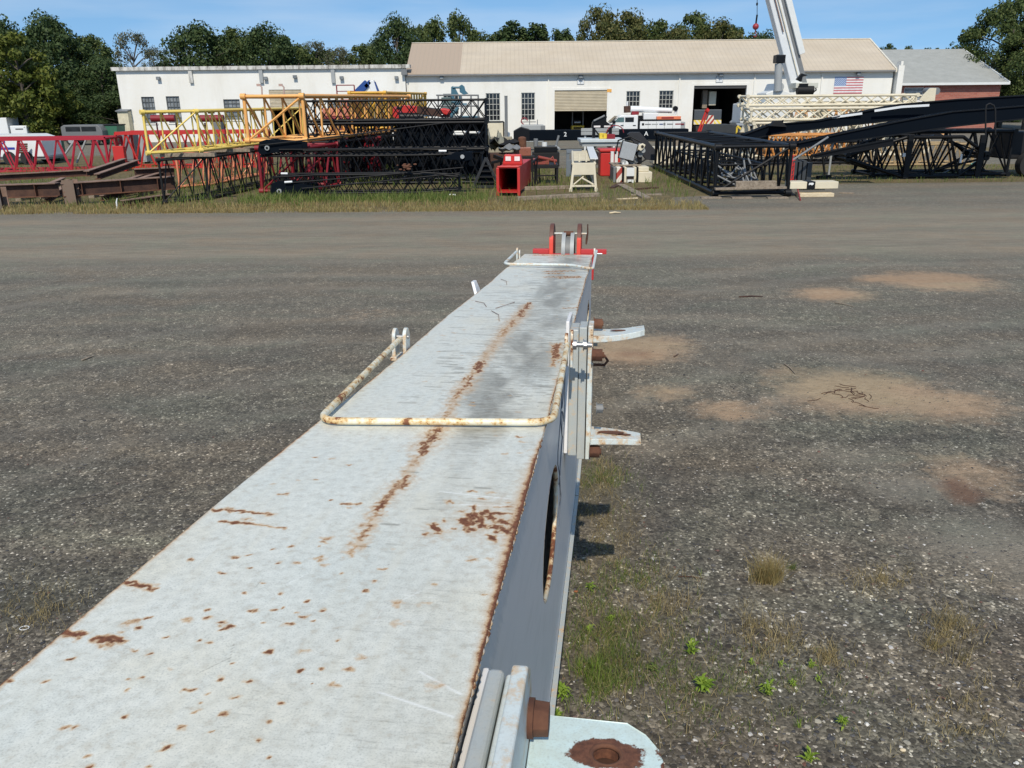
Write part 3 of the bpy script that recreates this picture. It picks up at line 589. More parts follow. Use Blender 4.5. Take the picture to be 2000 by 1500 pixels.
# grime: scuffed dark band right of the rust line on the far two thirds
cx_ = np.interp(TT, [1.5, 2.3, 3.0, 4.5, 6.5, 9.8], [-.45, -.52, -.62, -.62, -.62, -.62])
grime = np.clip((XX-cx_)/.06, 0, 1)*np.clip((TT-1.2)/1.8, 0, 1)*np.clip((XR+.03-XX)/.08, .35, 1)
grime *= .55+.45*np.exp(-((XX+.42)/.16)**2)
lowf = np.array([[mn.noise(Vector((x*5, t*1.6, 2)))+.6*mn.noise(Vector((x*14, t*5, 8))) for x in np.linspace(XL, XR, 60)] for t in tt[::4]])
lf = np.empty_like(XX); xs60 = np.linspace(0, 59, XX.shape[1])
rows = np.array([np.interp(xs60, np.arange(60), rw) for rw in lowf]); ti = np.interp(np.arange(len(tt)), np.arange(0, len(tt), 4), np.arange(rows.shape[0])); i0_ = np.floor(ti).astype(int); i1_ = np.minimum(i0_+1, rows.shape[0]-1); fr_ = (ti-i0_)[:, None]; lf = rows[i0_]*(1-fr_)+rows[i1_]*fr_
cx2 = cx_+.10*lf
grime0 = grime.copy(); grime = np.clip((XX-cx2)/.10, 0, 1)*np.clip((TT-1.3)/1.5, 0, 1)*np.clip((XR+.02-XX)/.16, .3, 1)*np.clip(.72+1.2*lf, .12, 1)*np.where(TT < 3.2, .6, 1)
grime = np.maximum(grime, grime0*np.clip(.7+lf, .2, 1)); nearg = np.clip((XX+.75)/.4, 0, 1)*np.clip((2.6-TT)/.6, 0, 1)*.28*np.clip(.8+1.2*lf, .1, 1); grime = np.maximum(grime, nearg)
scr = np.zeros_like(XX)
for i in range(2600):
    t = 1.6+8*rn_.random()**.9; x = rn_.gauss(-.44, .12) if rn_.random() < .9 else rn_.uniform(-.95, XR)
    if t < 3.0 and rn_.random() < .93: continue
    L_ = rn_.uniform(.006, .05)*(1 if t < 4 else 1.5); rad = rn_.uniform(.002, .007)*(1+.25*t); q = Vector((x, t, 0)); a_ = rn_.gauss(0, .12)
    seg(grime, q-Vector((L_, L_*a_, 0)), q+Vector((L_, L_*a_, 0)), rad, rn_.uniform(.35, 1.0))
for x0, y0, x1, y1 in ((740, 1352, 885, 1400), (820, 1312, 900, 1356), (980, 1055, 1040, 1053), (900, 985, 1010, 990), (860, 960, 1000, 975)): seg(scr, JP(x0, y0), JP(x1, y1), .0022, 1)
for i in range(60): t = rn_.uniform(1.1, 4); x = rn_.uniform(XL, XR); a_ = rn_.uniform(0, 6.28); L_ = rn_.uniform(.02, .1); seg(scr, Vector((x, t, 0)), Vector((x+L_*math.cos(a_), t+L_*math.sin(a_), 0)), .0012, rn_.uniform(.3, .8))
for i in range(90): t = rn_.uniform(1.1, 6); x = rn_.uniform(XL, XR); a_ = rn_.uniform(0, 6.28); L_ = rn_.uniform(.01, .07); seg(grime, Vector((x, t, 0)), Vector((x+L_*math.cos(a_), t+L_*math.sin(a_), 0)), .0011, rn_.uniform(.4, .9))
NR, NC = XX.shape
me = bpy.data.meshes.new('top_plate'); me.vertices.add(NR*NC)
me.vertices.foreach_set('co', np.stack([XX.ravel()-JO.x, TT.ravel()-JO.y, np.full(NR*NC, TZ-JO.z)], 1).ravel())
ii = np.arange(NR*NC).reshape(NR, NC); q = np.stack([ii[:-1, :-1], ii[:-1, 1:], ii[1:, 1:], ii[1:, :-1]], -1).reshape(-1, 4)
# skirt gives the plate its thickness
bd = list(ii[0, :])+list(ii[1:, -1])+list(ii[-1, -2::-1])+list(ii[-2:0:-1, 0])
co = np.empty(NR*NC*3); me.vertices.foreach_get('co', co); co = co.reshape(-1, 3)
extra = co[bd].copy(); extra[:, 2] -= .010; nb0 = NR*NC
me.vertices.add(len(bd)); allco = np.vstack([co, extra]); me.vertices.foreach_set('co', allco.ravel())
sk = [(bd[i], nb0+i, nb0+(i+1) % len(bd), bd[(i+1) % len(bd)]) for i in range(len(bd))]
q = np.vstack([q, np.array(sk)]); me.loops.add(q.size); me.polygons.add(len(q)); me.loops.foreach_set('vertex_index', q.ravel().astype(np.int32))
me.polygons.foreach_set('loop_start', np.arange(0, q.size, 4, dtype=np.int32)); me.update(); me.validate()
ext = np.full(len(bd), .75)
for nm, A in (('rust', rust), ('grime', grime), ('scratch', scr)):
    a = me.attributes.new(nm, 'FLOAT', 'POINT'); a.data.foreach_set('value', np.concatenate([A.ravel(), ext if nm == 'rust' else ext*0]).astype(np.float32))
tp = bpy.data.objects.new('top_plate', me); COL.objects.link(tp); me.materials.append(DECK); tp.parent = jib; ORG[tp.name] = tuple(JO)
# ---- box sides
from mathutils.geometry import tessellate_polygon
def panel(outer, holes, x, th):
    loops = [[Vector((0, t, z)) for t, z in outer]]+[[Vector((0, t, z)) for t, z in h] for h in holes]
    tris = tessellate_polygon(loops); pts = [p for l in loops for p in l]; N = len(pts); mb = MB()
    vs = [(x, p.y, p.z) for p in pts]+[(x-th, p.y, p.z) for p in pts]
    fs = [tuple(t) for t in tris]+[tuple(N+i for i in t[::-1]) for t in tris]; k = 0
    for l in loops:
        n_ = len(l); fs += [(k+i, k+(i+1) % n_, N+k+(i+1) % n_, N+k+i) for i in range(n_)]; k += n_
    return mb.add(vs, fs)
ZB0, ZB1 = -2.38, -1.80
outer = [(T0, TZ-.011), (T1-.02, TZ-.011), (T1-.02, ZB1), (6.0, ZB0), (T0, ZB0)]
def ov(t0, t1, z0, z1, n_=36):
    return [((t0+t1)/2+(t1-t0)/2*math.cos(2*math.pi*i/n_), (z0+z1)/2+(z1-z0)/2*math.sin(2*math.pi*i/n_)) for i in range(n_)]
h1 = ov(2.86, 3.74, -1.73, -1.22); h2 = ov(8.15, 8.95, -1.60, -1.22)
panel(outer, [h1, h2], XR-.006, .01).build('right_side', SIDE, jib)
panel(outer, [], XL+.016, .01).build('left_side', SIDE, jib)
for h in (h1, h2):
    mb = MB(); mb.path([(XR-.016, t, z) for t, z in h+h[:1]], .011, 8); mb.build('hole_rim', STEELX, jib)
mb = MB(); mb.bx((XL+.018, T0, ZB0-.0), (XR-.008, 6.0, ZB0+.01)); mb.prism([(XL+.018, 6.0, ZB0), (XL+.018, T1, ZB1), (XL+.018, T1, ZB1+.01), (XL+.018, 6.0, ZB0+.01)], (XR-XL-.026, 0, 0)); mb.build('bottom_plate', SIDE, jib)
mb = MB(); mb.bx((XR-.004, T0, ZB0-.012), (XR+.022, 5.98, ZB0+.004)); mb.prism([(XR-.004, 6.0, ZB0-.012), (XR-.004, T1, ZB1-.012), (XR-.004, T1, ZB1+.004), (XR-.004, 6.0, ZB0+.004)], (.026, 0, 0)); mb.build('bottom_flange', PAD_SHADED, jib)
MB().bx((XL+.02, T1-.02, ZB1+.01), (XR-.02, T1-.008, TZ-.012)).build('end_plate', painted_steel('end_plate_steel', .5, (.5, .1, .08)), jib)
mb = MB()      # weld bead along the upper right edge
for i in range(420):
    t = .5+i*.021; 
    if t < T1-.1: mb.sphere((XR-.004, t+rn_.uniform(-.003, .003), TZ-.013), rn_.uniform(.005, .009), 6, 4, (1, 1.5, 1))
mb.build('weld_bead', painted_steel('rusty_weld', .75, (.5, .5, .48), 2), jib)
# faint worn outlines of the old lettering decal on the side
mb = MB()
for k, (t, z, s_) in enumerate([(3.95, -1.02, 1), (4.0, -1.2, -1), (3.9, -1.36, 1), (3.85, -1.52, -1)]):
    pts = [(XR-.0045, t+.16*s_*math.sin(i*.5)*math.cos(i*.17+k)-.0, z+.085*math.cos(i*.5+k*.7)) for i in range(16)]
    mb.path(pts, .0022, 4)
mb.path([(XR-.0045, 3.62+.3*abs(math.cos(i*.35)), -.98-.065*i) for i in range(12)], .0022, 4)
mb.build('worn_decal_outline', flat('decal_edge', (.12, .13, .15), .6), jib)
# ---- U shaped tie rails lying on the plate
def rail(pts, r, mat):
    P_ = [Vector(p) for p in pts]; out = [P_[0]]
    for i in range(1, len(P_)-1):
        a, b, c = P_[i-1], P_[i], P_[i+1]; ra = min(.09, (a-b).length*.4); rb = min(.09, (c-b).length*.4)
        s_, e = b+(a-b).normalized()*ra, b+(c-b).normalized()*rb
        for k in range(8): u = k/7; out.append(s_*(1-u)**2+b*2*u*(1-u)+e*u*u)
    out.append(P_[-1]); return MB().path(out, r, 14).build('tie_rail', mat, jib)
rz = TZ+.019
n = NT('rust_run_rail_paint'); v = n.coord(); lo = n.noise(n.coord(scale=(1, 1, 1)), 9, 6, .65); md = n.noise(v, 45, 6, .7)
s_ = n.math('ADD', n.math('MULTIPLY', lo, .6), n.math('MULTIPLY', md, .4)); base = n.ramp(s_, [(.36, (.72, .74, .68)), (.47, (.74, .68, .50)), (.54, (.62, .42, .18))]); rm = n.ramp(s_, [(.545, 0), (.575, 1)])
RAILM = n.fin(n.mix(rm, base, n.ramp(md, [(.3, (.09, .035, .018)), (.7, (.26, .1, .045))])), n.mix(rm, .4, .9))
A1 = JP(627, 822, rz); B1 = JP(1080, 825, rz)
e1 = JT(781, 662, 4.05); e2 = JT(1108, 672, 4.0)
rail([e1, (A1.x-.012, A1.y+.0, rz), (B1.x+.0, B1.y+.0, rz), e2], .0135, RAILM)
e3 = JT(1008, 492, 9.1); e4 = JT(1165, 490, 9.1); A2 = JP(984, 516, rz+.01); B2 = JP(1158, 523, rz+.01)
rail([e3, (A2.x, A2.y, rz+.012), ((A2.x+B2.x)/2+.22, A2.y, rz+.012), (B2.x, B2.y-.02, rz), e4], .014, STEELH)
def lug(x, t, z0, z1, wd, th=.018, name='rail_bracket', mat=STEELR, lean=0):
    # upright plate with a rounded top, thin across the jib
    pts = []
    for k in range(13): a = math.pi*k/12; pts.append((x, t+wd/2*math.cos(a)+lean, z1-wd/2+wd/2*math.sin(a)))
    pts += [(x, t-wd/2, z0), (x, t+wd/2, z0)]
    return MB().prism(pts, (th, 0, 0)).build(name, mat, jib, .0015, 1)
lug(-1.055, 4.10, -.90, -.742, .085); lug(-1.112, 4.10, -.885, -.745, .085)
MB().bx((-1.115, 4.03, -.905), (-1.02, 4.17, -.885)).build('bracket_foot', STEELR, jib, .002)
lug(-.216, 4.02, -.90, -.735, .07, .016); lug(-.185, 4.0, -.9, -.715, .06, .012)
def hexbolt(c, r, L, ax=(1, 0, 0), mat=CHROME, name='bolt', head=.6):
    c = Vector(c); ax = Vector(ax).normalized(); mb = MB(); mb.tube(c, c+ax*L, r*.5, 12); mb.tube(c+ax*L*.0, c+ax*(r*head), r, 6); mb.tube(c-ax*.004, c, r*1.25, 16)
    return mb.build(name, mat, jib, .0012, 1)
hexbolt((-.172, 4.0, -.79), .026, .085); hexbolt((-.12, 4.0, -.79), .024, .04)
MB().tube((-1.1, 4.10, -.79), (-1.03, 4.10, -.79), .011, 12).build('hinge_pin', CHROME, jib)
lug(-1.07, 9.35, -.9, -.74, .06); lug(-1.035, 9.3, -.9, -.76, .06, .014); lug(-.195, 9.35, -.9, -.735, .06); hexbolt((-.17, 9.35, -.80), .024, .07)
# ---- stowage bracket: bolted plates and two hooks on the right side
def bracket(t, zt, zb, kind):
    q = MB(); q.prism([(XR-.004, t-.16, zt+.03), (XR-.004, t+.16, zt+.03), (XR-.004, t+.16, zb+.05), (XR-.004, t-.16, zb+.05)], (.018, 0, 0)); q.build('doubler_plate', SIDE, jib, .003)
    q = MB(); q.bx((XR+.014, t-.11, zt-.02), (-.155, t+.11, zb+.02)); q.build('pad', PAD_SHADED, jib, .006)
    q = MB(); q.bx((-.153, t-.10, zt-.01), (-.112, t+.10, zb)); q.build('spacer_plate', PAD_SHADED, jib, .004)
    pts = [(-.106, t-.1, zt), (-.106, t+.07, zt), (-.106, t+.1, zt-.05), (-.106, t+.1, zb+.04), (-.106, t+.06, zb), (-.106, t-.1, zb)]
    MB().prism(pts, (.026, 0, 0)).build('hook_plate', STEELR, jib, .003)
bracket(4.34, -.735, -1.47, 0)
def hook(t, z, L, mat, up=0.0, hole=False, wd0=.19, wd1=.12, th=.022):
    mb = MB(); N = 12; rows = []
    for i in range(N+1):
        u = i/N; x = -.08+L*u; wd = wd0+(wd1-wd0)*min(1, u*1.2); 
        if u > .85: wd *= 1-.25*((u-.85)/.15)**2
        zz = z+up*u*u; tc = t+.03*u*u
        rows.append([(x, tc-wd/2, zz), (x, tc+wd/2, zz), (x, tc+wd/2, zz-th), (x, tc-wd/2, zz-th)])
    vs = [p for r in rows for p in r]; fs = [(4*i+k, 4*i+(k+1) % 4, 4*i+4+(k+1) % 4, 4*i+4+k) for i in range(N) for k in range(4)]+[(0, 1, 2, 3), (4*N+3, 4*N+2, 4*N+1, 4*N)]
    mb.add(vs, fs); return mb.build('hook_arm', mat, jib, .003)
hk = hook(4.40, -.80, .27, STEELH, .03, False, .24, .17, .032); hook(4.30, -1.335, .27, STEELR, -.02, False, .24, .15, .032)
for (x, t, z, a_) in ((.06, 4.43, -.79, .045), (.03, 4.31, -1.333, .06), (.09, 4.31, -1.343, .04)):
    mb = MB(); mb.prism([(x+a_*math.cos(k*.524)*1.2, t+a_*.45*math.sin(k*.524), z+.0005) for k in range(12)], (0, 0, .0015)); mb.build('rust_patch', RUST, jib)
for c, r_, L in (((-.08, 4.22, -.885), .034, .06), ((-.08, 4.22, -1.415), .034, .06), ((-.08, 4.46, -.76), .03, .05)): hexbolt(c, r_, L, mat=RUST, name='rusty_bolt', head=1.5)
hexbolt((-.05, 4.24, -1.18), .026, .035, mat=GREY, name='grey_bolt', head=1.2)
MB().path([(-.1, 4.75, -1.0), (-.02, 4.75, -1.0), (.0, 4.75, -1.03), (-.02, 4.75, -1.055), (-.1, 4.75, -1.055)], .009, 6).build('wire_loop', RUST, jib)
# near bracket at the lower right of the view
t = 1.25
q = MB(); q.prism([(XR-.002, t-.5, -.90), (XR-.002, t+.12, -.90), (XR-.002, t+.12, -1.5), (XR-.002, t-.5, -1.5)], (.012, 0, 0)); q.build('doubler_plate', SIDE, jib, .004)
q = MB(); q.bx((-.198, t-.35, -1.6), (-.166, t+.045, -.85)); q.build('pad', PAD_SHADED, jib, .01, 3)
q = MB(); q.bx((-.164, t-.30, -1.6), (-.147, t+.045, -.86)); q.build('spacer_plate', STEELH, jib, .006, 3)
q = MB(); q.prism([(-.146, t-.36, -.80), (-.146, t-.02, -.80), (-.146, t+.03, -.835), (-.146, t+.05, -.9), (-.146, t+.05, -1.6), (-.146, t-.36, -1.6)], (.028, 0, 0)); q.build('hook_plate', STEELR, jib, .005, 3)
mb = MB(); c = Vector((-.118, 1.235, -.905)); mb.tube(c, c+Vector((.010, 0, 0)), .034, 28); mb.tube(c+Vector((.0105, 0, 0)), c+Vector((.036, 0, 0)), .031, 6, .029); mb.build('rusty_bolt', RUST, jib, .0025, 2)
# perforated lug with rusty hole
cxh, cth = .018, 1.235; zl = -.965
outer_ = [(-.115, 1.06), (.045, 1.06), (.085, 1.08), (.112, 1.13), (.116, 1.22), (.109, 1.255), (.088, 1.293), (.055, 1.322), (-.10, 1.328), (-.117, 1.32)]
hol = [(cxh+.026*math.cos(2*math.pi*i/28), cth+.026*math.sin(2*math.pi*i/28)) for i in range(28)]
loops = [[Vector((x, y, 0)) for x, y in outer_], [Vector((x, y, 0)) for x, y in hol]]
tris = tessellate_polygon(loops); pts = [p for l in loops for p in l]; N = len(pts); mb = MB(); fs = [tuple(t_) for t_ in tris]+[tuple(N+i for i in t_[::-1]) for t_ in tris]; k = 0
for l in loops: fs += [(k+i, k+(i+1) % len(l), N+k+(i+1) % len(l), N+k+i) for i in range(len(l))]; k += len(l)
mb.add([(p.x, p.y, zl) for p in pts]+[(p.x, p.y, zl-.03) for p in pts], fs)
n = NT('lug_paint_rust_ring'); v = n.coord(); sx = n.n('ShaderNodeSeparateXYZ'); n.l(v, sx.inputs[0])
hx, hy = cxh-JO.x, cth-JO.y
dx = n.math('MULTIPLY', n.math('SUBTRACT', sx.outputs[0], hx), .8); dy = n.math('MULTIPLY', n.math('SUBTRACT', sx.outputs[1], hy), 1.35)
dd = n.math('SQRT', n.math('ADD', n.math('POWER', dx, 2), n.math('POWER', dy, 2)))
md = n.noise(v, 38, 6, .7); f2 = n.noise(v, 220, 3, .6)
ringm = n.math('ADD', n.math('SUBTRACT', .056, dd), n.math('MULTIPLY', n.math('SUBTRACT', md, .5), .045))
endm = n.math('ADD', n.math('SUBTRACT', sx.outputs[0], .108-JO.x), n.math('MULTIPLY', n.math('SUBTRACT', md, .5), .07))
rm = n.ramp(n.math('MAXIMUM', ringm, endm), [(.0, 0), (.004, 1)])
hal = n.ramp(n.math('MAXIMUM', ringm, endm), [(0, 0), (.01, 1)])
base = n.mix(n.ramp(md, [(.35, 0), (.7, .8)]), (.62, .76, .74), (.55, .62, .55)); base = n.mix(n.ramp(f2, [(.5, 0), (.75, .35)]), base, (.3, .33, .3))
LUGM = n.fin(n.mix(rm, base, n.ramp(n.noise(v, 80, 5, .7), [(.3, (.07, .028, .018)), (.7, (.19, .078, .042))])), n.mix(rm, .4, .9))
lg = mb.build('pin_lug', LUGM, jib, .0015, 1)
mb = MB(); mb.path([(cxh+.0275*math.cos(a*.2618), cth+.0275*math.sin(a*.2618), zl-.004) for a in range(25)], .005, 8); mb.build('bushing_rim', RUST, lg)
mb = MB(); mb.tube((cxh, cth, zl-.12), (cxh, cth, zl-.03), .034, 20); mb.build('bushing', rusty('hole_rust', (.03, .014, .009), (.08, .035, .02)), lg)
# left side hook just visible beyond the far left edge
MB().prism([(-1.05, 6.5, -.93), (-1.05, 6.72, -.93), (-1.10, 6.70, -.80), (-1.10, 6.58, -.80)][0:4], (-.025, 0, 0)).build('side_flap', WHITEC, jib, .003)
# ---- red sheave head at the tip
def disc(x0, x1, t, z, r0, name, mat, n_=28, parent=jib): return MB().tube((x0, t, z), (x1, t, z), r0, n_).build(name, mat, parent, .002, 1)
n = NT('red_cheek_rusted_rim'); v = n.coord(); sx = n.n('ShaderNodeSeparateXYZ'); n.l(v, sx.inputs[0]); md = n.noise(v, 14, 6, .7)
rm = n.ramp(n.math('ADD', n.math('MULTIPLY', n.math('SUBTRACT', sx.outputs[2], -.66-JO.z), 6), n.math('MULTIPLY', n.math('SUBTRACT', md, .5), .8)), [(.0, 0), (.12, 1)])
CHEEK = n.fin(n.mix(rm, (.66, .06, .035), (.12, .05, .035)), .6)
def cheek(x0, x1, name='cheek_plate'):
    pts = [(x0, 9.82+.0, -1.15)]; 
    for k in range(17): a = math.pi*(1-k/16); pts.append((x0, 10.05+.22*math.cos(a), -.72+.22*math.sin(a)))
    pts.append((x0, 10.27, -1.15)); return MB().prism(pts, (x1-x0, 0, 0)).build(name, CHEEK, jib, .004)
cheek(-.735, -.688); cheek(-.408, -.360)
mb = MB(); mb.bx((-.93, 9.83, -.845), (-.737, 9.95, -.79)); mb.bx((-.358, 9.83, -.845), (-.055, 9.95, -.79)); mb.bx((-.86, 9.83, -1.15), (-.20, 9.93, -.846)); mb.build('cross_bar', paint('jib_tip_red', (.5, .03, .03), .2, .5, .2), jib, .004)
sh = disc(-.59, -.545, 10.05, -.83, .225, 'sheave', LGREY); disc(-.545, -.487, 10.05, -.83, .17, 'rope_groove', GREY, parent=sh); disc(-.487, -.442, 10.05, -.83, .225, 'flange', LGREY, parent=sh)
MB().tube((-.74, 10.05, -.62), (-.28, 10.05, -.62), .012, 10).build('axle_pin', STEELH, jib)
mb = MB(); mb.tube((-.575, 10.05, -.62), (-.46, 10.05, -.62), .03, 10); mb.build('rope_guard', RUST, jib)
mb = MB(); mb.path([(-.285, 9.9, -.50), (-.285, 9.92, -.6), (-.295, 9.95, -.68), (-.3, 9.95, -.74)], [.007, .010, .014, .008], 8); mb.build('lever', RUSTD, jib)
# dry pine needles lying on the plate
for (x0, y0, x1, y1, lb) in [(978, 545, 990, 556, 'thin crooked twig lying near the far end of the jib plate'), (990, 556, 978, 565, None), (928, 588, 950, 599, 'hair thin twig lying at the far left of the jib plate'), (960, 607, 975, 627, 'longest dry pine needle on the jib plate, beside the rust line'), (974, 618, 958, 630, None), (1005, 590, 968, 602, 'faint curved straw on the far part of the jib plate')]:
    if lb is None: continue
    a, b = JP(x0, y0, TZ+.004), JP(x1, y1, TZ+.004); c = (a+b)/2+Vector((.02, .02, .004))
    W_ = [JW(*p) for p in (a, (a+c)/2, c, (c+b)/2, b)]
    tag(MB().path(W_, .0022, 5).build('pine_needle', RUSTL), lb, 'twig')
# timber cribs that carry the jib
def crib(t, hh):
    c = JW(-.63, t, 0); top = JW(-.63, t, -2.39 if t < 6 else np.interp(t, [6, 9.8], [-2.40, -1.82])).z-.01
    k = max(2, int(top/.16)); hgt_ = top/k; root = thing('timber_crib', 'stack of weathered timbers holding up the %s of the jib' % hh, 'timber crib', (c.x, c.y, 0), 'timber cribs under the jib')
    for i in range(k):
        for s_ in (-.17, .17):
            mb = MB(); 
            if i % 2: mb.box((c.x, c.y+s_, hgt_*(i+.5)), (.50, .13, hgt_-.004))
            else: mb.box((c.x+s_, c.y, hgt_*(i+.5)), (.13, .50, hgt_-.004))
            mb.build('timber', WOOD, root, .006, 1)
crib(2.2, 'near half'); crib(8.6, 'tip')
# ================================================================== BUILDINGS
BD = 77.0
def wx(px, y, d): return P(px, y, d).x
def wz(px, y, d): return P(px, y, d).z
def facade(x0, x1, z0, z1, holes, y, th, name, mat, parent):
    outer = [(x0, z0), (x1, z0), (x1, z1), (x0, z1)]
    loops = [[Vector((a, b, 0)) for a, b in outer]]+[[Vector((a, b, 0)) for a, b in ((h[0], h[2]), (h[1], h[2]), (h[1], h[3]), (h[0], h[3]))] for h in holes]
    tris = tessellate_polygon(loops); pts = [p for l in loops for p in l]; N = len(pts); mb = MB()
    fs = [tuple(t) for t in tris]+[tuple(N+i for i in t[::-1]) for t in tris]; k = 0
    for l in loops: fs += [(k+i, k+(i+1) % len(l), N+k+(i+1) % len(l), N+k+i) for i in range(len(l))]; k += len(l)
    return mb.add([(p.x, y, p.y) for p in pts]+[(p.x, y+th, p.y) for p in pts], fs).build(name, mat, parent)
n = NT('whitewashed_wall'); v = n.coord(); lo = n.noise(v, .25, 4, .6); vs = n.coord(scale=(.55, 1, .09)); st = n.noise(vs, 1.3, 7, .7); md = n.noise(v, 3, 6, .7)
sx = n.n('ShaderNodeSeparateXYZ'); n.l(v, sx.inputs[0])
base = n.mix(n.ramp(lo, [(.3, 0), (.7, 1)]), (.80, .80, .76), (.74, .72, .65)); base = n.mix(n.ramp(st, [(.52, 0), (.8, .38)]), base, (.5, .47, .40)); base = n.mix(n.ramp(md, [(.62, 0), (.8, .25)]), base, (.4, .38, .33))
n.bump(md, .15, .02); WALLW = n.fin(base, .8)
n = NT('stained_parapet'); v = n.coord(scale=(1, 1, .3)); st = n.noise(v, 2.2, 7, .75); PARA = n.fin(n.ramp(st, [(.38, (.16, .15, .13)), (.5, (.5, .49, .45)), (.65, (.72, .71, .67))]), .85)
n = NT('tan_sheet_roof'); v = n.coord(); wv = n.n('ShaderNodeTexWave'); wv.bands_direction = 'X'; wv.inputs['Scale'].default_value = .8; n.l(v, wv.inputs[0]); wv.inputs['Distortion'].default_value = 0
lo = n.noise(v, .3, 5, .65); vs = n.coord(scale=(.15, 1.4, 1)); st = n.noise(vs, 1.2, 5, .6); sx = n.n('ShaderNodeSeparateXYZ'); n.l(v, sx.inputs[0])
base = n.mix(n.ramp(lo, [(.3, 0), (.7, 1)]), (.50, .42, .31), (.58, .50, .385)); base = n.mix(n.ramp(st, [(.4, 0), (.75, .4)]), base, (.40, .35, .29))
base = n.mix(n.ramp(sx.outputs[0], [(-17.4, 0)]) if False else n.math('LESS_THAN', sx.outputs[0], -16.6), base, (.40, .315, .235))
base = n.mix(n.ramp(wv.outputs['Fac'], [(.0, .22), (.2, 0)]), base, (.3, .26, .2)); ROOFT = n.fin(base, .6); 
bmp = n.n('ShaderNodeBump'); bmp.inputs['Strength'].default_value = .25; bmp.inputs['Distance'].default_value = .03; n.l(wv.outputs['Fac'], bmp.inputs['Height']); n.l(bmp.outputs[0], n.b.inputs['Normal'])
ezm = wz(1265, 143, BD)
n = NT('bay_interior'); INT = flat('bay_interior_paint', (.12, .115, .105), .9)
wh = thing('workshop_building', 'long white workshop with a tan gabled sheet roof and two open bay doors', 'building', (wx(1265, 200, BD), BD, 0))
def hole(x0, y0, x1, y1, d=BD): xm, ym = (x0+x1)/2, (y0+y1)/2; return (wx(x0, ym, d), wx(x1, ym, d), wz(xm, y1, d), wz(xm, y0, d))
X0, X1 = wx(797, 200, BD), wx(1737, 200, BD)
Wd = [hole(866, 183, 896, 224), hole(949, 182, 977, 236), hole(1018, 181, 1045, 235), hole(1223, 178, 1250, 208), hole(1287, 177, 1315, 212)]
Dr = [hole(1083, 176, 1185, 262), hole(1353, 167, 1455, 262)]
Dr = [(a, b, .01, e) for a, b, c, e in Dr]
facade(X0, X1, 0, ezm, Wd+Dr, BD, .3, 'wall', WALLW, wh)
def window(parent, h, y, cols, rows, glass, fm, nm='window'):
    a, b, c, e = h; mb = MB(); t = .045
    mb.bx((a, y+.06, c), (a+.06, y+.13, e)); mb.bx((b-.06, y+.06, c), (b, y+.13, e)); mb.bx((a+.061, y+.06, c), (b-.061, y+.13, c+.06)); mb.bx((a+.061, y+.06, e-.06), (b-.061, y+.13, e))
    for i in range(1, cols): x = a+(b-a)*i/cols; mb.bx((x-t/2, y+.075, c+.061), (x+t/2, y+.12, e-.061))
    for j in range(1, rows): z = c+(e-c)*j/rows; mb.bx((a+.061, y+.07, z-t/2), (b-.061, y+.115, z+t/2))
    w_ = mb.build(nm, fm, parent); MB().bx((a+.02, y+.14, c+.02), (b-.02, y+.16, e-.02)).build('pane', glass, w_)
    MB().bx((a-.08, y-.07, c-.1), (b+.08, y+.05, c-.003)).build('sill', WALLW, w_)
WF = flat('window_frame_paint', (.45, .45, .41), .6); WFD = flat('dark_window_frame', (.10, .11, .11), .6)
for h, cr in zip(Wd, [(4, 4), (4, 5), (4, 5), (4, 3), (4, 4)]): window(wh, h, BD, cr[0], cr[1], GLASSD, WF)
for i, h in enumerate(Dr):
    a, b, c, e = h
    f_ = MB(); f_.bx((a-.22, BD-.03, 0), (a-.003, BD-.003, e+.2)); f_.bx((b+.003, BD-.03, 0), (b+.22, BD-.003, e+.2)); f_.bx((a-.002, BD-.03, e+.003), (b+.002, BD-.003, e+.2)); fo = f_.build('door_frame', WALLW, wh)
    if i == 0:
        zb = wz(1134, 217, BD); mb = MB(); k = 14
        for j in range(k): z0 = zb+(e-zb)*j/k; z1 = zb+(e-zb)*(j+1)/k; mb.prism([(a, BD+.12, z0), (a, BD+.05, z0+.03), (a, BD+.05, z1-.03), (a, BD+.12, z1)], (b-a, 0, 0))
        mb.build('roller_shutter', flat('shutter_tan', (.56, .49, .36), .6, 0, .12, 1.2), wh)
    else:
        MB().bx((a, BD+.05, e-.25), (b, BD+.2, e)).build('roller_shutter', flat('shutter_dark', (.05, .05, .05), .6), wh)
# inside the bays
mb = MB(); mb.bx((X0+.3, BD+12, 0), (X1-.3, BD+12.2, ezm+2)); mb.bx((X0, BD+.3, 0), (X0+.25, BD+12, ezm)); mb.bx((X1-.25, BD+.3, 0), (X1, BD+12, ezm))
for xx_ in (1068, 1200, 1338, 1470): x_ = wx(xx_, 200, BD); mb.bx((x_-.1, BD+.4, 0), (x_+.1, BD+11.9, ezm))
mb.build('inner_wall', INT, wh)
RZ = wz(1240, 84, 83.2); ry = 83.2
mb = MB(); ov_ = .35
mb.prism([(X0-.1, BD-ov_, ezm-.05), (X0-.1, ry, RZ), (X0-.1, BD+12.6, ezm-.05), (X0-.1, BD+12.6, ezm+.12), (X0-.1, ry, RZ+.17), (X0-.1, BD-ov_, ezm+.12)], (X1-X0+.1, 0, 0))
rf = mb.build('roof', ROOFT, wh)
mb = MB(); mb.bx((X0-.1, ry-.12, RZ+.16), (X1, ry+.12, RZ+.22)); mb.prism([(X1+.003, BD-ov_-.05, ezm-.12), (X1+.003, ry, RZ-.05), (X1+.003, ry, RZ+.24), (X1+.003, BD-ov_-.05, ezm+.18)], (.14, 0, 0)); mb.build('ridge_cap', flat('roof_trim', (.66, .62, .52), .6), rf)
mb = MB(); mb.bx((X0-.1, BD-ov_-.14, ezm-.06), (X1, BD-ov_-.01, ezm+.06)); 
gt = mb.build('gutter', flat('gutter_grey', (.2, .2, .2), .5), wh)
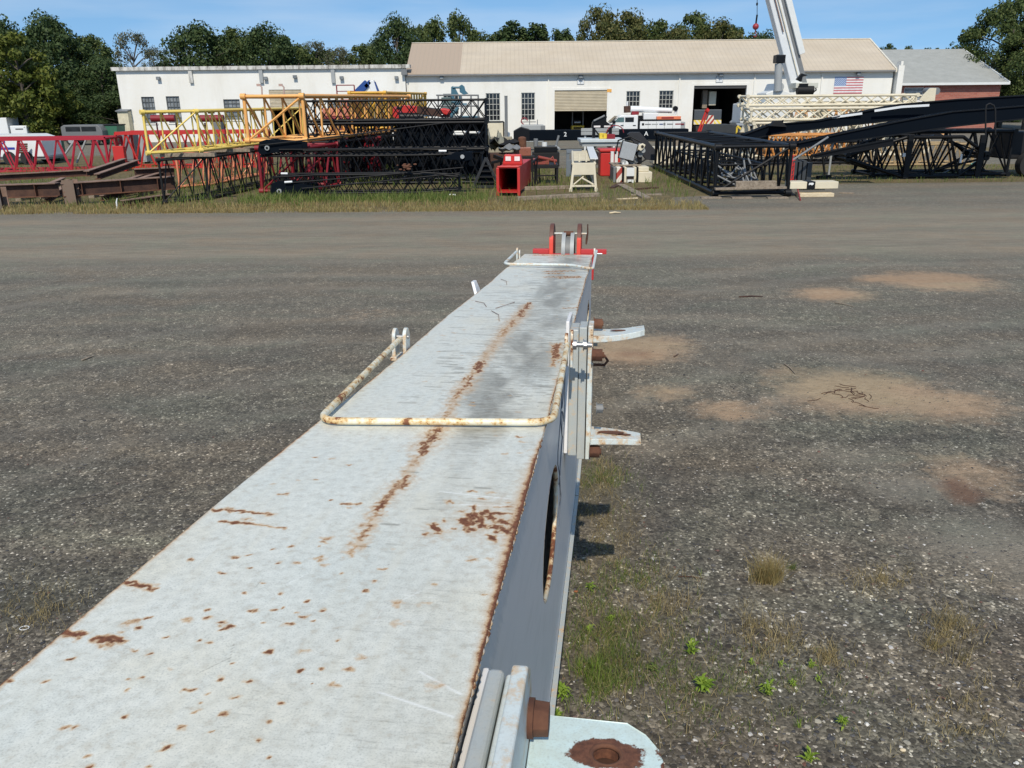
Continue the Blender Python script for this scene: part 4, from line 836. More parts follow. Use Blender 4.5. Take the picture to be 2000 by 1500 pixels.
for px in (797, 1071, 1325, 1470, 1600): x_ = wx(px, 200, BD); MB().bx((x_-.05, BD-.12, 0), (x_+.05, BD-.003, ezm-.07)).build('downpipe', WALLW, wh)
def lamp(px, py, parent, d=BD):
    p = P(px, py, d); mb = MB(); mb.bx((p.x-.16, d-.32, p.z-.13), (p.x+.16, d-.1, p.z+.13)); mb.bx((p.x-.05, d-.1, p.z-.05), (p.x+.05, d-.003, p.z+.05)); l_ = mb.build('wall_lamp', GREY, parent); MB().bx((p.x-.13, d-.34, p.z-.1), (p.x+.13, d-.322, p.z+.06)).build('lamp_lens', GLASSM, l_)
for px, py in ((863, 152), (1134, 150), (1407, 146), (1675, 144)): lamp(px, py, wh)
def sign_board(px, py, wd, ht, lines, parent, d=BD):
    p = P(px, py, d); o = MB().bx((p.x-wd/2, d-.05, p.z-ht/2), (p.x+wd/2, d-.003, p.z+ht/2)).build('door_sign', WHITEC, parent)
    MB().bx((p.x-wd/2-.03, d-.04, p.z-ht/2-.03), (p.x+wd/2+.03, d-.004, p.z+ht/2+.03)).build('sign_border', GREY, o)
    for s_, dz, sz in lines: text(s_, sz, GREY, o, (p.x, d-.056, p.z+dz), (R(90), 0, 0), ext=.003)
sign_board(1134, 159, .56, .44, [('DOOR', .1, .15), ('2', -.08, .24)], wh); sign_board(1405, 155, .56, .46, [('DOOR', .1, .15), ('1', -.08, .24)], wh)
p = P(1190, 177, BD); o_ = MB().bx((p.x-.2, BD-.04, p.z-.13), (p.x+.2, BD-.003, p.z+.13)).build('notice_plate', flat('notice_orange', (.75, .38, .08), .5), wh)
# the flag hung on the wall
fh = hole(1629, 150, 1685, 183); fl = thing('flag', 'American flag hung flat on the white wall right of the crane', 'flag', (fh[0], BD-.05, fh[2]))
FR = flat('flag_red', (.52, .16, .17), .8); FB = flat('flag_blue', (.17, .26, .46), .8); FWm = flat('flag_white', (.74, .75, .76), .8)
a, b, c, e = fh; MB().bx((a, BD-.03, c), (b, BD-.015, e)).build('white_cloth', FWm, fl); hh_ = (e-c)/13
mb = MB()
for i in range(13):
    if i % 2 == 0: z1 = e-hh_*i; mb.bx((a if i > 6 else a+(b-a)*.41, BD-.034, z1-hh_), (b, BD-.031, z1))
mb.build('red_stripes', FR, fl); MB().bx((a, BD-.034, e-7*hh_), (a+(b-a)*.41, BD-.031, e)).build('blue_canton', FB, fl)
mb = MB()
for r_i in range(9):
    for c_i in range(6 if r_i % 2 == 0 else 5):
        x_ = a+(b-a)*.41*((c_i+.5+(0 if r_i % 2 == 0 else .5))/6); z_ = e-7*hh_*((r_i+.6)/9.2); pts = []
        for k in range(10): rr2 = .045 if k % 2 == 0 else .018; pts.append((x_+rr2*math.sin(k*.628), BD-.036, z_+rr2*math.cos(k*.628)))
        mb.prism(pts, (0, .0015, 0))
mb.build('stars', FWm, fl)
# low flat roofed wing on the left
lb = thing('flat_roofed_wing', 'white flat roofed wing with a stained parapet left of the workshop', 'building', (wx(515, 200, BD), BD, 0))
XA, XB = wx(238, 200, BD), X0-.12; ezl = wz(515, 136, BD); YF = BD-.25
LW = [hole(279, 189, 304, 241, YF), hole(327, 188, 353, 240, YF), hole(438, 194, 470, 234, YF), hole(640, 195, 668, 235, YF)]
LD = [hole(529, 175, 592, 262, YF)]; LD = [(a, b, .01, e) for a, b, c, e in LD]
facade(XA, XB, 0, ezl, LW+LD, YF, .3, 'wall', WALLW, lb)
for h in LW: window(lb, h, YF, 4, 5, GLASSM, WFD)
a, b, c, e = LD[0]; zb = wz(560, 213, YF); mb = MB()
for j in range(14): z0 = zb+(e-zb)*j/14; z1 = zb+(e-zb)*(j+1)/14; mb.prism([(a, YF+.12, z0), (a, YF+.05, z0+.03), (a, YF+.05, z1-.03), (a, YF+.12, z1)], (b-a, 0, 0))
mb.build('roller_shutter', flat('shutter_tan_wing', (.58, .51, .38), .6), lb)
mb = MB(); mb.bx((XA, YF+12, 0), (XB, YF+12.2, ezl)); mb.bx((XA, YF+.3, 0), (XA+.25, YF+12, ezl)); mb.bx((XB-.25, YF+.3, 0), (XB, YF+12, ezl)); mb.bx((XA+.25, YF+.3, ezl-.4), (XB-.25, YF+12, ezl-.2)); mb.build('inner_wall', INT, lb)
mb = MB(); mb.bx((XA-.28, YF-.28, ezl+.003), (XB+.5, YF+.5, ezl+.3)); mb.bx((XA-.28, YF+.5, ezl+.003), (XA+.5, YF+12.4, ezl+.3)); mb.build('parapet', PARA, lb)
for px in (375, 512, 652): x_ = wx(px, 160, YF); MB().bx((x_-.16, YF-.22, wz(px, 162, YF)), (x_+.16, YF-.003, ezl)).build('downspout', LGREY if px > 500 else PARA, lb)
for px, py in ((311, 153), (520, 153), (577, 150), (668, 152), (775, 152)): lamp(px, py, lb, YF)
p = P(798, 138, YF); MB().bx((p.x-.6, YF-.5, p.z-.35), (p.x-.1, YF-.29, p.z+.1)).build('rain_hopper', GREY, lb)
# stepped fire wall, brick building
fw = MB(); xa, xb = X1+.16, wx(1757, 160, BD); zt = wz(1745, 120, BD); y_ = BD-.6
fw.bx((xa, y_, 0), (xb, y_+9, ezm+.0)); fw.bx((xa, y_+.002, ezm+.003), (xb, y_+.8, zt-.35)); fw.bx((xa+.15, y_+.003, zt-.347), (xb-.15, y_+.8, zt))
tag(fw.build('fire_wall', WALLW), 'white stepped end wall between the tan roof and the brick building', 'wall')
n = NT('red_brick'); v = n.coord(rot=(R(90), 0, 0)); bt = n.n('ShaderNodeTexBrick'); n.l(v, bt.inputs[0]); bt.inputs['Scale'].default_value = 1.0; bt.inputs['Brick Width'].default_value = .42; bt.inputs['Row Height'].default_value = .16; bt.inputs['Mortar Size'].default_value = .012
bt.inputs['Color1'].default_value = (.30, .085, .06, 1); bt.inputs['Color2'].default_value = (.38, .13, .09, 1); bt.inputs['Mortar'].default_value = (.30, .2, .17, 1); md = n.noise(n.coord(), .8, 6, .7)
BRICK = n.fin(n.mix(n.ramp(md, [(.4, 0), (.75, .35)]), bt.outputs[0], (.42, .2, .14)), .85)
bd2 = 84.0; bb = thing('brick_building', 'red brick building with a pale grey shingle roof at the right', 'building', (wx(1860, 200, bd2), bd2, 0))
xa, xb = wx(1752, 180, bd2), wx(1953, 180, bd2); ze = wz(1860, 164, bd2)
hb = hole(1765, 171, 1804, 197, bd2); facade(xa, xb, 0, ze, [hb], bd2, .3, 'wall', BRICK, bb); window(bb, hb, bd2, 1, 3, GLASSM, WHITEC)
mb = MB(); mb.bx((xa, bd2+.3, 0), (xa+.3, bd2+18, ze)); mb.bx((xb-.3, bd2+.3, 0), (xb, bd2+18, ze)); mb.bx((xa+.3, bd2+17.7, 0), (xb-.3, bd2+18, ze)); mb.build('side_wall', BRICK, bb)
rzb = wz(1800, 99, bd2+9); xe = wx(1969, 164, bd2-.5)
n = NT('pale_shingle'); v = n.coord(); a_ = n.noise(v, 1.2, 7, .7); vs = n.coord(scale=(.3, 3, 1)); b_ = n.noise(vs, 3, 5, .6); SHING = n.fin(n.mix(n.ramp(b_, [(.4, 0), (.8, .4)]), n.ramp(a_, [(.3, (.29, .30, .28)), (.7, (.37, .38, .355))]), (.24, .25, .235)), .9)
mb = MB(); xl_ = wx(1690, 164, bd2); mb.prism([(xl_, bd2-.5, ze-.02), (xl_, bd2+9, rzb), (xl_, bd2+18.5, ze-.02), (xl_, bd2+18.5, ze+.12), (xl_, bd2+9, rzb+.14), (xl_, bd2-.5, ze+.12)], (xe-xl_, 0, 0)); r2 = mb.build('roof', SHING, bb)
mb = MB(); mb.bx((xl_, bd2-.62, ze-.1), (xe, bd2-.503, ze+.12)); mb.prism([(xe+.003, bd2-.62, ze-.1), (xe+.003, bd2+9, rzb-.08), (xe+.003, bd2+9, rzb+.18), (xe+.003, bd2-.62, ze+.16)], (.12, 0, 0)); mb.build('fascia', WHITE, r2)
mb = MB(); mb.prism([(xb+.0, bd2+.3, ze), (xb+.0, bd2+17.9, ze), (xb+.0, bd2+9, rzb-.1)], (-.25, 0, 0)); mb.build('gable', WHITE, bb)
# tall grey post, small beige shed
def tagb(mb, nm, mat, lb, cat, group=None, bevel=0): return tag(mb.build(nm, mat, None, bevel, 1), lb, cat, group)
p0 = P(989, 262, 74); p1 = P(989, 188, 74); x_ = p0.x; tagb(MB().tube((x_, 74, 0), (x_, 74, p1.z), .13, 12).tube((x_, 74, p1.z), (x_, 74, p1.z+.04), .15, 12), 'steel_post', GREY, 'tall dark grey post standing before the wall between two windows', 'post')
h = hole(232, 218, 249, 262, 76); sh = thing('shed', 'small beige shed against the left end of the white wing', 'shed', ((h[0]+h[1])/2, 76, 0)); MB().bx((h[0], 76, 0), (h[1]+.15, 78, h[3])).build('wall', flat('shed_beige', (.62, .56, .4), .7), sh); MB().prism([(h[0]-.1, 75.85, h[3]+.003), (h[1]+.2, 75.85, h[3]+.003), (h[1]+.2, 78.1, h[3]+.3), (h[0]-.1, 78.1, h[3]+.3)][0:4], (0, 0, .08)).build('roof', GREY, sh)
# ================================================================== TREES
def leafset(name, c): return leafmat(name, c, .3)
L_DARK = leafset('dark_foliage', [(.02, .042, .016), (.04, .07, .023), (.065, .1, .032), (.1, .135, .045)])
L_MID = leafset('mid_foliage', [(.03, .052, .016), (.055, .085, .024), (.09, .122, .034), (.14, .165, .048)])
L_OLIVE = leafset('olive_foliage', [(.04, .058, .018), (.075, .09, .026), (.12, .125, .038), (.19, .165, .06)])
L_YEL = leafset('yellow_green_foliage', [(.05, .075, .012), (.09, .12, .018), (.15, .17, .03), (.2, .22, .05)])
L_SPARSE = leafset('greyish_thin_foliage', [(.05, .06, .03), (.09, .1, .055), (.15, .155, .09), (.2, .19, .12)])
BARK = rusty('bark', (.06, .05, .04), (.13, .11, .09))
def crown_mesh(seed, nblob, nleaf, leaf, top=1.0, base=.15, wide=.42, conical=0, spread=.16, spiky=0):
    r = np.random.RandomState(seed); C = []
    for i in range(nblob):
        u = r.rand(); z = base+(top-base)*u; prof = math.sin(math.pi*min(1, .12+.88*u))**.6 if not conical else (1-u)**.7+.06
        a = r.uniform(0, 6.28); rad = wide*prof*math.sqrt(r.uniform(.25, 1)); C.append((rad*math.cos(a), rad*math.sin(a), z, spread*r.uniform(.55, 1.3)*(1-.35*u)))
    C = np.array(C); idx = r.randint(0, len(C), nleaf); d = r.normal(size=(nleaf, 3)); d /= np.linalg.norm(d, axis=1)[:, None]
    rad = C[idx, 3]*(r.rand(nleaf)**.4); pos = C[idx, :3]+d*rad[:, None]*np.array([1, 1, .75+spiky])
    pos[:, 2] = np.clip(pos[:, 2], .01, None)
    nn = d+r.normal(scale=.6, size=(nleaf, 3)); nn[:, 2] += .4; nn /= np.linalg.norm(nn, axis=1)[:, None]
    t = np.cross(nn, r.normal(size=(nleaf, 3))); t /= np.linalg.norm(t, axis=1)[:, None]; b = np.cross(nn, t)
    s = leaf*r.uniform(.5, 1.35, nleaf)[:, None]; s2 = s*r.uniform(.4, .8, nleaf)[:, None]
    V = np.stack([pos-t*s, pos+b*s2, pos+t*s, pos-b*s2], 1).reshape(-1, 3)
    return V, C
PROTO = {}
def proto(kind):
    if kind in PROTO: return PROTO[kind]
    sd, nb_, nl, lf, tp, bs, wd, con, spr, spk, mat, nm = kind
    V, C = crown_mesh(sd, nb_, nl, lf, tp, bs, wd, con, spr, spk)
    me = bpy.data.meshes.new('crown'); me.vertices.add(len(V)); me.vertices.foreach_set('co', V.ravel()); q = np.arange(len(V), dtype=np.int32); me.loops.add(len(V)); me.polygons.add(len(V)//4)
    me.loops.foreach_set('vertex_index', q); me.polygons.foreach_set('loop_start', q[::4].copy()); me.update(); me.materials.append(mat)
    mb = MB(); r = np.random.RandomState(sd+1); mb.path([(0, 0, 0), (.01, .0, .2), (0, .01, .45), (0, 0, .8*tp)], [.028, .02, .014, .004], 8)
    for i in range(0, len(C), max(1, len(C)//16)):
        c = C[i]; z0 = max(.1, min(c[2]-.12, .7)); mb.path([(0, 0, z0), (c[0]*.5, c[1]*.5, (z0+c[2])/2+.02), (c[0], c[1], c[2])], [.009, .006, .002], 5)
    tm = bpy.data.meshes.new('trunk'); tm.from_pydata(mb.v, [], mb.f); tm.update(); tm.materials.append(BARK)
    PROTO[kind] = (me, tm); return PROTO[kind]
def K(sd, mat, nb_=60, nl=9000, lf=.016, tp=.95, bs=.15, wd=.42, con=0, spr=.17, spk=0, nm='tree'): return (sd, nb_, nl, lf, tp, bs, wd, con, spr, spk, mat, nm)
def tree(px, pytop, d, kind, label, wscale=1.0, name='tree', rot=None, group='trees behind the buildings', cat='tree'):
    p = P(px, pytop, d); hgt = p.z/.98; me, tm = proto(kind); root = thing(name, label, cat, (p.x, d, 0), group); root.scale = (hgt*wscale, hgt*wscale, hgt); root.rotation_euler[2] = rnd.uniform(0, 6.28) if rot is None else rot
    a = bpy.data.objects.new('crown', me); COL.objects.link(a); a.parent = root; b = bpy.data.objects.new('trunk', tm); COL.objects.link(b); b.parent = root
kA = K(1, L_DARK, 70, 13000); kB = K(2, L_MID, 60, 11000); kC = K(3, L_OLIVE, 55, 11000, .015); kD = K(4, L_SPARSE, 60, 5200, .011, .96, .25, .45, 0, .12); kE = K(5, L_YEL, 60, 12000, .018, .95, .03, .34, 0, .13); kF = K(6, L_DARK, 34, 7000, .016, .98, .1, .3, 1, .09, .5); kG = K(8, L_DARK, 80, 15000, .016, .92, .02, .5); kH = K(9, L_MID, 40, 8000, .016, .96, .3, .33, 0, .12, .4)
GL = 'trees left of the white wing'
tree(-25, 55, 84, kG, 'dark full tree leftmost in the photo, cut by the left edge', .9, group=GL)
tree(22, 62, 80, kE, 'yellow green tree hanging low at the far left', .9, group=GL)
tree(8, 40, 98, kA, 'dark pointed tree standing behind the yellow green one', .8, group=GL)
tree(75, 30, 95, kA, 'tallest dark tree of the left group with a rounded peak', .8, group=GL)
tree(128, 58, 93, kG, 'dark green tree just right of the tallest one', .85, group=GL)
tree(165, 70, 97, kB, 'broad mid green tree sloping down towards the wing', .85, group=GL)
tree(108, 165, 84, kE, 'low yellow green bush growing in front of the dark trees', 1.1, 'bush', group=GL, cat='bush')
tree(190, 115, 90, kA, 'lower dark tree filling the gap beside the wing', 1.1, group=GL)
tree(225, 175, 86, kG, 'dark low shrub mass at the corner of the wing', 1.5, 'bush', group=GL, cat='bush')
tree(60, 170, 86, kG, 'dark shrub mass under the tallest tree', 1.7, 'bush', group=GL, cat='bush')
tree(140, 175, 88, kG, 'dark shrub mass behind the parked van', 1.8, 'bush', group=GL, cat='bush')
tree(-10, 170, 84, kA, 'dark shrub mass behind the white box truck', 1.8, 'bush', group=GL, cat='bush')
tree(425, 72, 118, kG, 'dark filler tree between the two large ones above the wing', 1.0)
tree(490, 66, 116, kB, 'green filler tree left of the dark round one', .9)
tree(548, 72, 116, kB, 'green tree at the right end of the dark clump above the wing', .8)
tree(640, 98, 118, kB, 'low green bush line above the amber section', 1.2)
tree(350, 84, 116, kD, 'thin twiggy tree at the left foot of the large dark one', .8)
tree(740, 84, 118, kB, 'green tree in front of the big dark one, left side', .8)
tree(958, 78, 122, kB, 'low dark green tree filling the gap before the pointed trio', .9)
tree(1130, 80, 124, kB, 'low tree in the gap left of the right hand grove', .5)
tree(1260, 60, 114, kC, 'olive tree filling the middle of the right hand grove', .9)
tree(1380, 58, 116, kC, 'olive tree filling the right part of the grove', .9)
tree(252, 62, 104, kD, 'airy grey green tree rising alone above the wing corner', .8)
tree(300, 92, 112, kD, 'small thin tree right of the airy grey green one', .6)
tree(385, 50, 108, kA, 'large dark tree with a ragged left side above the wing', .95)
tree(455, 56, 112, kB, 'mid green round tree above the downspout', .85)
tree(520, 52, 108, kA, 'dark round tree right of centre above the wing', .85)
tree(575, 88, 112, kB, 'short green tree in a dip of the treeline', .8)
tree(612, 80, 116, kD, 'pale thin tree above the orange boom sections', .8)
tree(665, 92, 112, kD, 'low pale tree left of the big dark one', .85)
tree(700, 88, 114, kB, 'low green tree touching the big dark one', .8)
tree(772, 34, 106, kA, 'big dark tree above the left end of the tan roof', .62)
tree(812, 52, 112, kB, 'green tree right behind the big dark one', .6)
tree(850, 42, 118, kH, 'narrow green tree above the darker roof strip', .7)
tree(897, 30, 116, kH, 'spiky narrow tree, tallest above the left part of the tan roof', .62)
tree(928, 62, 122, kB, 'low green filler tree right of the spiky one', .8)
tree(975, 68, 120, kB, 'low tree left of the pointed trio', .7)
tree(1000, 42, 118, kF, 'pointed tree, left one of a trio above the tan roof', 1.3)
tree(1052, 46, 118, kF, 'pointed tree, middle one of a trio above the tan roof', 1.3)
tree(1098, 56, 120, kF, 'small pointed tree, right one of a trio above the tan roof', 1.1)
tree(1025, 68, 124, kC, 'low olive tree between the pointed ones', .9)
tree(1170, 16, 112, kC, 'tall olive tree at the left end of the right hand grove', .62)
tree(1228, 24, 112, kC, 'wide olive tree second in the right hand grove', .75)
tree(1205, 55, 108, kC, 'low olive tree in front of the two tall ones', .9)
tree(1290, 40, 112, kB, 'green tree at the middle dip of the right hand grove', .7)
tree(1352, 26, 114, kB, 'tall green tree near the middle of the right hand grove', .66)
tree(1322, 55, 110, kC, 'olive tree low in the middle of the grove', .8)
tree(1408, 40, 112, kC, 'round olive tree third from the right in the grove', .75)
tree(1440, 52, 114, kB, 'green tree beside the red hook ball', .7)
tree(1478, 70, 118, kA, 'low dark tree touching the hanging hook', .7)
tree(1500, 66, 122, kA, 'dark tree half hidden by the white telescopic boom', .7)
tree(1715, 92, 130, kF, 'small dark treetop just right of the tan roof gable', .9)
tree(1738, 86, 132, kF, 'dark treetop peak above the left end of the grey roof', .9)
tree(1775, 90, 134, kF, 'tiny treetop above the middle of the grey roof', .7)
tree(1812, 94, 134, kF, 'second tiny treetop above the grey roof', .7)
tree(1830, 94, 136, kF, 'last tiny treetop before the big right tree', .7)
kR = K(21, L_MID, 110, 30000, .012, .95, .22, .46, 0, .12); 
tree(1995, -8, 92, kR, 'big leafy tree filling the upper right corner behind the brick building', .95, rot=1.0)
tree(2040, 30, 86, kR, 'wide leafy tree cut by the right edge of the photo', .8, rot=3)
tree(1985, 195, 110, kG, 'dark bush at the foot of the big right tree', 1.6, 'bush', cat='bush')
# the wood beyond, too far off to count
mb_pts = []; r = np.random.RandomState(77); NL = 60000
ang = r.uniform(-.95, .95, NL); dist = r.uniform(150, 200, NL); top = 6.0+1.6*np.array([mn.noise(Vector((a*14, 0, 0))) for a in ang]); z = top*r.rand(NL)**.6
pos = np.stack([np.tan(ang)*dist*.9, dist, z], 1); nn = r.normal(size=(NL, 3)); nn /= np.linalg.norm(nn, axis=1)[:, None]; t = np.cross(nn, r.normal(size=(NL, 3))); t /= np.linalg.norm(t, axis=1)[:, None]; b = np.cross(nn, t); s = r.uniform(.4, .9, NL)[:, None]
V = np.stack([pos-t*s, pos+b*s*.7, pos+t*s, pos-b*s*.7], 1).reshape(-1, 3); me = bpy.data.meshes.new('far_wood'); me.vertices.add(len(V)); me.vertices.foreach_set('co', V.ravel()); q = np.arange(len(V), dtype=np.int32); me.loops.add(len(V)); me.polygons.add(len(V)//4); me.loops.foreach_set('vertex_index', q); me.polygons.foreach_set('loop_start', q[::4].copy()); me.update(); me.materials.append(L_DARK)
o = bpy.data.objects.new('far_wood', me); COL.objects.link(o); tag(o, None, None, None, 'stuff')
# ================================================================== YARD: LATTICE BOOM SECTIONS
UZ = Vector((0, 0, 1))
def lattice(name, label, cat, o, L, W, ln, w, h, mat, nb, rc=.06, rb=.028, t0=(1, 1), t1=(1, 1), z=0.0, group=None, style='W', flatc=False, frame=True, lugs=True, tu=(.22, .22)):
    """boom section lying along L; o = corner, L length direction, W width direction; t0/t1 taper factors (w,h) at each end"""
    o = Vector((o[0], o[1], z)); L = Vector(L).normalized(); W = Vector(W); W.z = 0; W.normalize()
    N_ = L.cross(W)
    if N_.z < 0: N_ = -N_
    N_ = N_.normalized() if abs(L.z) > .02 else UZ
    def pt(u, a, b):   # u along 0..1, a,b in 0..1
        def tp(u_):
            if t0[0] != 1 or t0[1] != 1 or t1[0] != 1 or t1[1] != 1:
                if u_ < tu[0]: k = u_/tu[0]; return (t0[0]+(1-t0[0])*k, t0[1]+(1-t0[1])*k)
                if u_ > 1-tu[1]: k = (1-u_)/tu[1]; return (t1[0]+(1-t1[0])*k, t1[1]+(1-t1[1])*k)
            return (1, 1)
        fw_, fh_ = tp(u); return o+L*(ln*u)+W*(w*(.5+(a-.5)*fw_))+N_*(rc+(h-2*rc)*(.5+(b-.5)*fh_))
    root = thing(name, label, cat, tuple(o+L*ln/2+W*w/2), group)
    tap = (t0 != (1, 1)) or (t1 != (1, 1)); us = [0, tu[0], 1-tu[1], 1] if tap else [0, 1]
    for a, b in ((0, 0), (1, 0), (1, 1), (0, 1)):
        mb = MB()
        for u0_, u1_ in zip(us, us[1:]):
            p, q_ = pt(u0_, a, b), pt(u1_, a, b)
            if flatc: mb.bar(p, q_, rc*2, rc*2)
            else: mb.tube(p, q_, rc, 8)
        if lugs:
            for u in (0, 1):
                p = pt(u, a, b); s_ = -1 if u == 0 else 1; mb.tube(p-W*rc*1.25+L*s_*rc*.6, p+W*rc*1.25+L*s_*rc*.6, rc*1.5, 10)
        mb.build('chord', mat, root)
    faces = [((0, 0), (0, 1), 'side_bracing'), ((1, 0), (1, 1), 'side_bracing'), ((0, 1), (1, 1), 'top_bracing'), ((0, 0), (1, 0), 'bottom_bracing')]
    for A, B, nm in faces:
        mb = MB(); nb2 = nb if nm.startswith('side') else max(2, nb//2)
        for i in range(nb2):
            u0_, u1_ = i/nb2, (i+1)/nb2; um = (u0_+u1_)/2; e = .012
            rb_ = rb*.75 if nm == 'top_bracing' else rb
            if style == 'X': mb.tube(pt(u0_, *A), pt(u1_, *B), rb_, 5, cap=False); mb.tube(pt(u0_, *B), pt(u1_, *A), rb_, 5, cap=False)
            elif style == 'W': mb.tube(pt(u0_, *A), pt(um, *B), rb_, 5, cap=False); mb.tube(pt(um, *B), pt(u1_, *A), rb_, 5, cap=False)
            elif style == 'N': mb.tube(pt(u0_, *A), pt(u0_, *B), rb, 5, cap=False); mb.tube(pt(u0_, *B), pt(u1_, *A), rb, 5, cap=False)
        mb.build(nm, mat, root)
    if frame:
        for u in (0, 1):
            mb = MB(); q_ = [pt(u, 0, 0), pt(u, 1, 0), pt(u, 1, 1), pt(u, 0, 1)]
            for i in range(4): mb.tube(q_[i], q_[(i+1) % 4], rb*1.5, 6, cap=False)
            mb.tube(q_[0], q_[2], rb, 5, cap=False); mb.build('end_frame', mat, root)
    return root, pt
YB = 'lattice boom sections stacked in the yard'
def gd(px, py, z=0): return G(px, py, z)
fwd = Vector((.19, .98, 0)).normalized()
# yellow sections on top of black ones
A_, B_ = gd(322, 399), gd(408, 391); Wy = (B_-A_); Wy.z = 0; Wy = Wy.normalized(); Ly = Vector((.16, 1, 0)).normalized()
lattice('boom_section', 'worn black lattice section carrying the yellow one, its legs in grass', 'boom section', A_, Ly, Wy, 8.6, 1.62, 1.5, BLACKD, 9, .05, .026, z=.02, group=YB)
lattice('boom_section', 'pale yellow lattice section lying on the worn black one', 'boom section', A_+Vector((-.25, -.1, 0)), Ly, Wy, 9.2, 1.85, 1.42, YEL, 9, .055, .03, z=1.66, group=YB, style='N')
for k, o_ in zip((.3, 3.0, 5.8, 8.2), ('first', 'second', 'third', 'fourth')): tagb(MB().box(A_+Ly*k+Wy*.8+Vector((0, 0, 1.59)), (2.1, .2, .12)), 'timber_bearer', WOOD, o_+' grey timber bearer, counted from the lane, under the yellow section', 'timber', 'timber bearers under the yellow section')
q = gd(352, 368); lattice('boom_section', 'salmon coloured lattice section seen through the worn black one', 'boom section', (q.x, q.y), Ly, Wy, 5.5, 1.3, 1.35, paint('salmon_orange', (.8, .3, .16), .2, .5), 6, .05, .03, z=.02, group=YB)
# orange section on red one
q = gd(506, 383); Lo = Vector((.22, 1, 0)).normalized(); Wo = Vector((1, -.05, 0)).normalized(); q = Vector((q.x-.15, q.y+1.0, 0))
lattice('boom_section', 'dark red lattice section standing under the orange one', 'boom section', q, Lo, Wo, 2.6, 1.9, 1.72, DRED, 2, .07, .04, z=.02, group=YB)
lattice('boom_section', 'dark lattice section hidden deep under the orange one', 'boom section', q+Lo*2.9, Lo, Wo, 7.5, 1.9, 1.78, BLACKD, 9, .07, .04, z=.02, group=YB)
lattice('boom_section', 'black lattice section standing end on, left part of the black stack', 'boom section', (P(612, 300, 36.8).x, 36.9), (.1, 1, 0), (1, 0, 0), 6, 1.7, P(650, 262, 37).z, BLACKD, 11, .06, .04, z=.02, group=YB)
lattice('boom_section', 'light orange lattice section, uppermost of the left stack', 'boom section', q+Vector((-.35, .1, 0)), Lo, Wo, 12, 2.2, 1.72, ORG_, 8, .075, .045, z=1.86, group=YB, style='N')
mb = MB()
for k, (px, py) in enumerate(((512, 172), (555, 169))): p = P(px, 187, 34.5); mb.path([(p.x, 34.5, p.z), (p.x+.02, 34.5, p.z+.32), (p.x-.05, 34.5, p.z+.4)], .03, 6); mb.box((p.x-.1, 34.5, p.z+.4), (.14, .08, .09))
tagb(mb, 'work_light', paint('light_bracket', (.5, .35, .3), .3), 'pair of small work lights standing on the orange section', 'lamp')
q = P(700, 230, 44); lattice('boom_section', 'amber yellow lattice section right of the salmon machine', 'boom section', (q.x, 42), (.12, 1, 0), (1, -.1, 0), 9, 1.75, 1.75, AMB, 14, .06, .045, z=2.0, group=YB)
q = P(700, 230, 44); lattice('boom_section', 'dark section carrying the amber yellow one', 'boom section', (q.x, 42.2), (.12, 1, 0), (1, -.1, 0), 8.6, 1.75, 1.9, BLACK, 10, .06, .045, z=.02, group=YB)
# salmon machine house
h = hole(630, 190, 704, 262, 46); mh = thing('machine_house', 'faded salmon coloured crane house between the orange and amber sections', 'crane house', ((h[0]+h[1])/2, 47, 0))
a, b, c, e = h; MB().bx((a, 46, c+.9), (b, 49.4, e-.55)).build('body', SALM, mh, .05); MB().bx((a-.12, 45.9, c+.5), (b+.12, 49.5, c+.88)).build('bed_frame', DRED, mh, .02)
MB().bx((a+.9, 46.3, e-.547), (b-.2, 49, e-.1)).build('cab', SALM, mh, .04); MB().bx((a+1.3, 46.27, e-.46), (a+1.75, 46.296, e-.16)).build('window', GLASSD, mh); MB().bx((a+.95, 46.27, e-.46), (a+1.2, 46.296, e-.16)).build('window', GLASSM, mh)
MB().bx((a+.3, 46.1, 0), (b-.3, 49.3, c+.495)).build('carbody', paint('faded_purple_red', (.22, .08, .08), .4), mh, .03)
mb = MB(); p = P(655, 178, 46); p2 = P(689, 166, 46)
for x_ in (p.x, p2.x): mb.tube((x_, 46.4, e-.1), (x_, 46.4, p2.z), .035, 6)
mb.tube((p.x, 46.4, p2.z), (p2.x, 46.4, p2.z), .03, 6); mb.tube((p.x, 46.4, (e+p2.z)/2), (p2.x, 46.4, (e+p2.z)/2), .025, 6); mb.build('hand_rail', DRED, mh)
# blue and white folded crane behind
kc = thing('folding_crane', 'folded blue and white loader crane peeking over the amber section', 'crane', (P(715, 180, 62).x, 62, 0)); d = 62
pp = lambda x, y: P(x, y, d)
MB().bar(pp(697, 183), pp(718, 162), .5, .5, (0, 1, 0)).bar(pp(716, 162), pp(722, 168), .55, .5, (0, 1, 0)).build('outer_boom', BLUE, kc, .03); MB().bar(pp(708, 180), pp(722, 166), .28, .3, (0, 1, 0)).build('lift_cylinder', WHITEC, kc)
MB().bar(pp(725, 158), pp(733, 183), .42, .5, (0, 1, 0)).build('inner_boom', WHITEC, kc, .03); MB().bar(pp(729, 161), pp(738, 183), .3, .42, (0, 1, 0)).build('boom_side', BLUE, kc)
MB().bx((pp(700, 200).x, d-.5, 0), (pp(742, 200).x, d+1.5, pp(720, 183).z)).build('base', GREY, kc, .05)
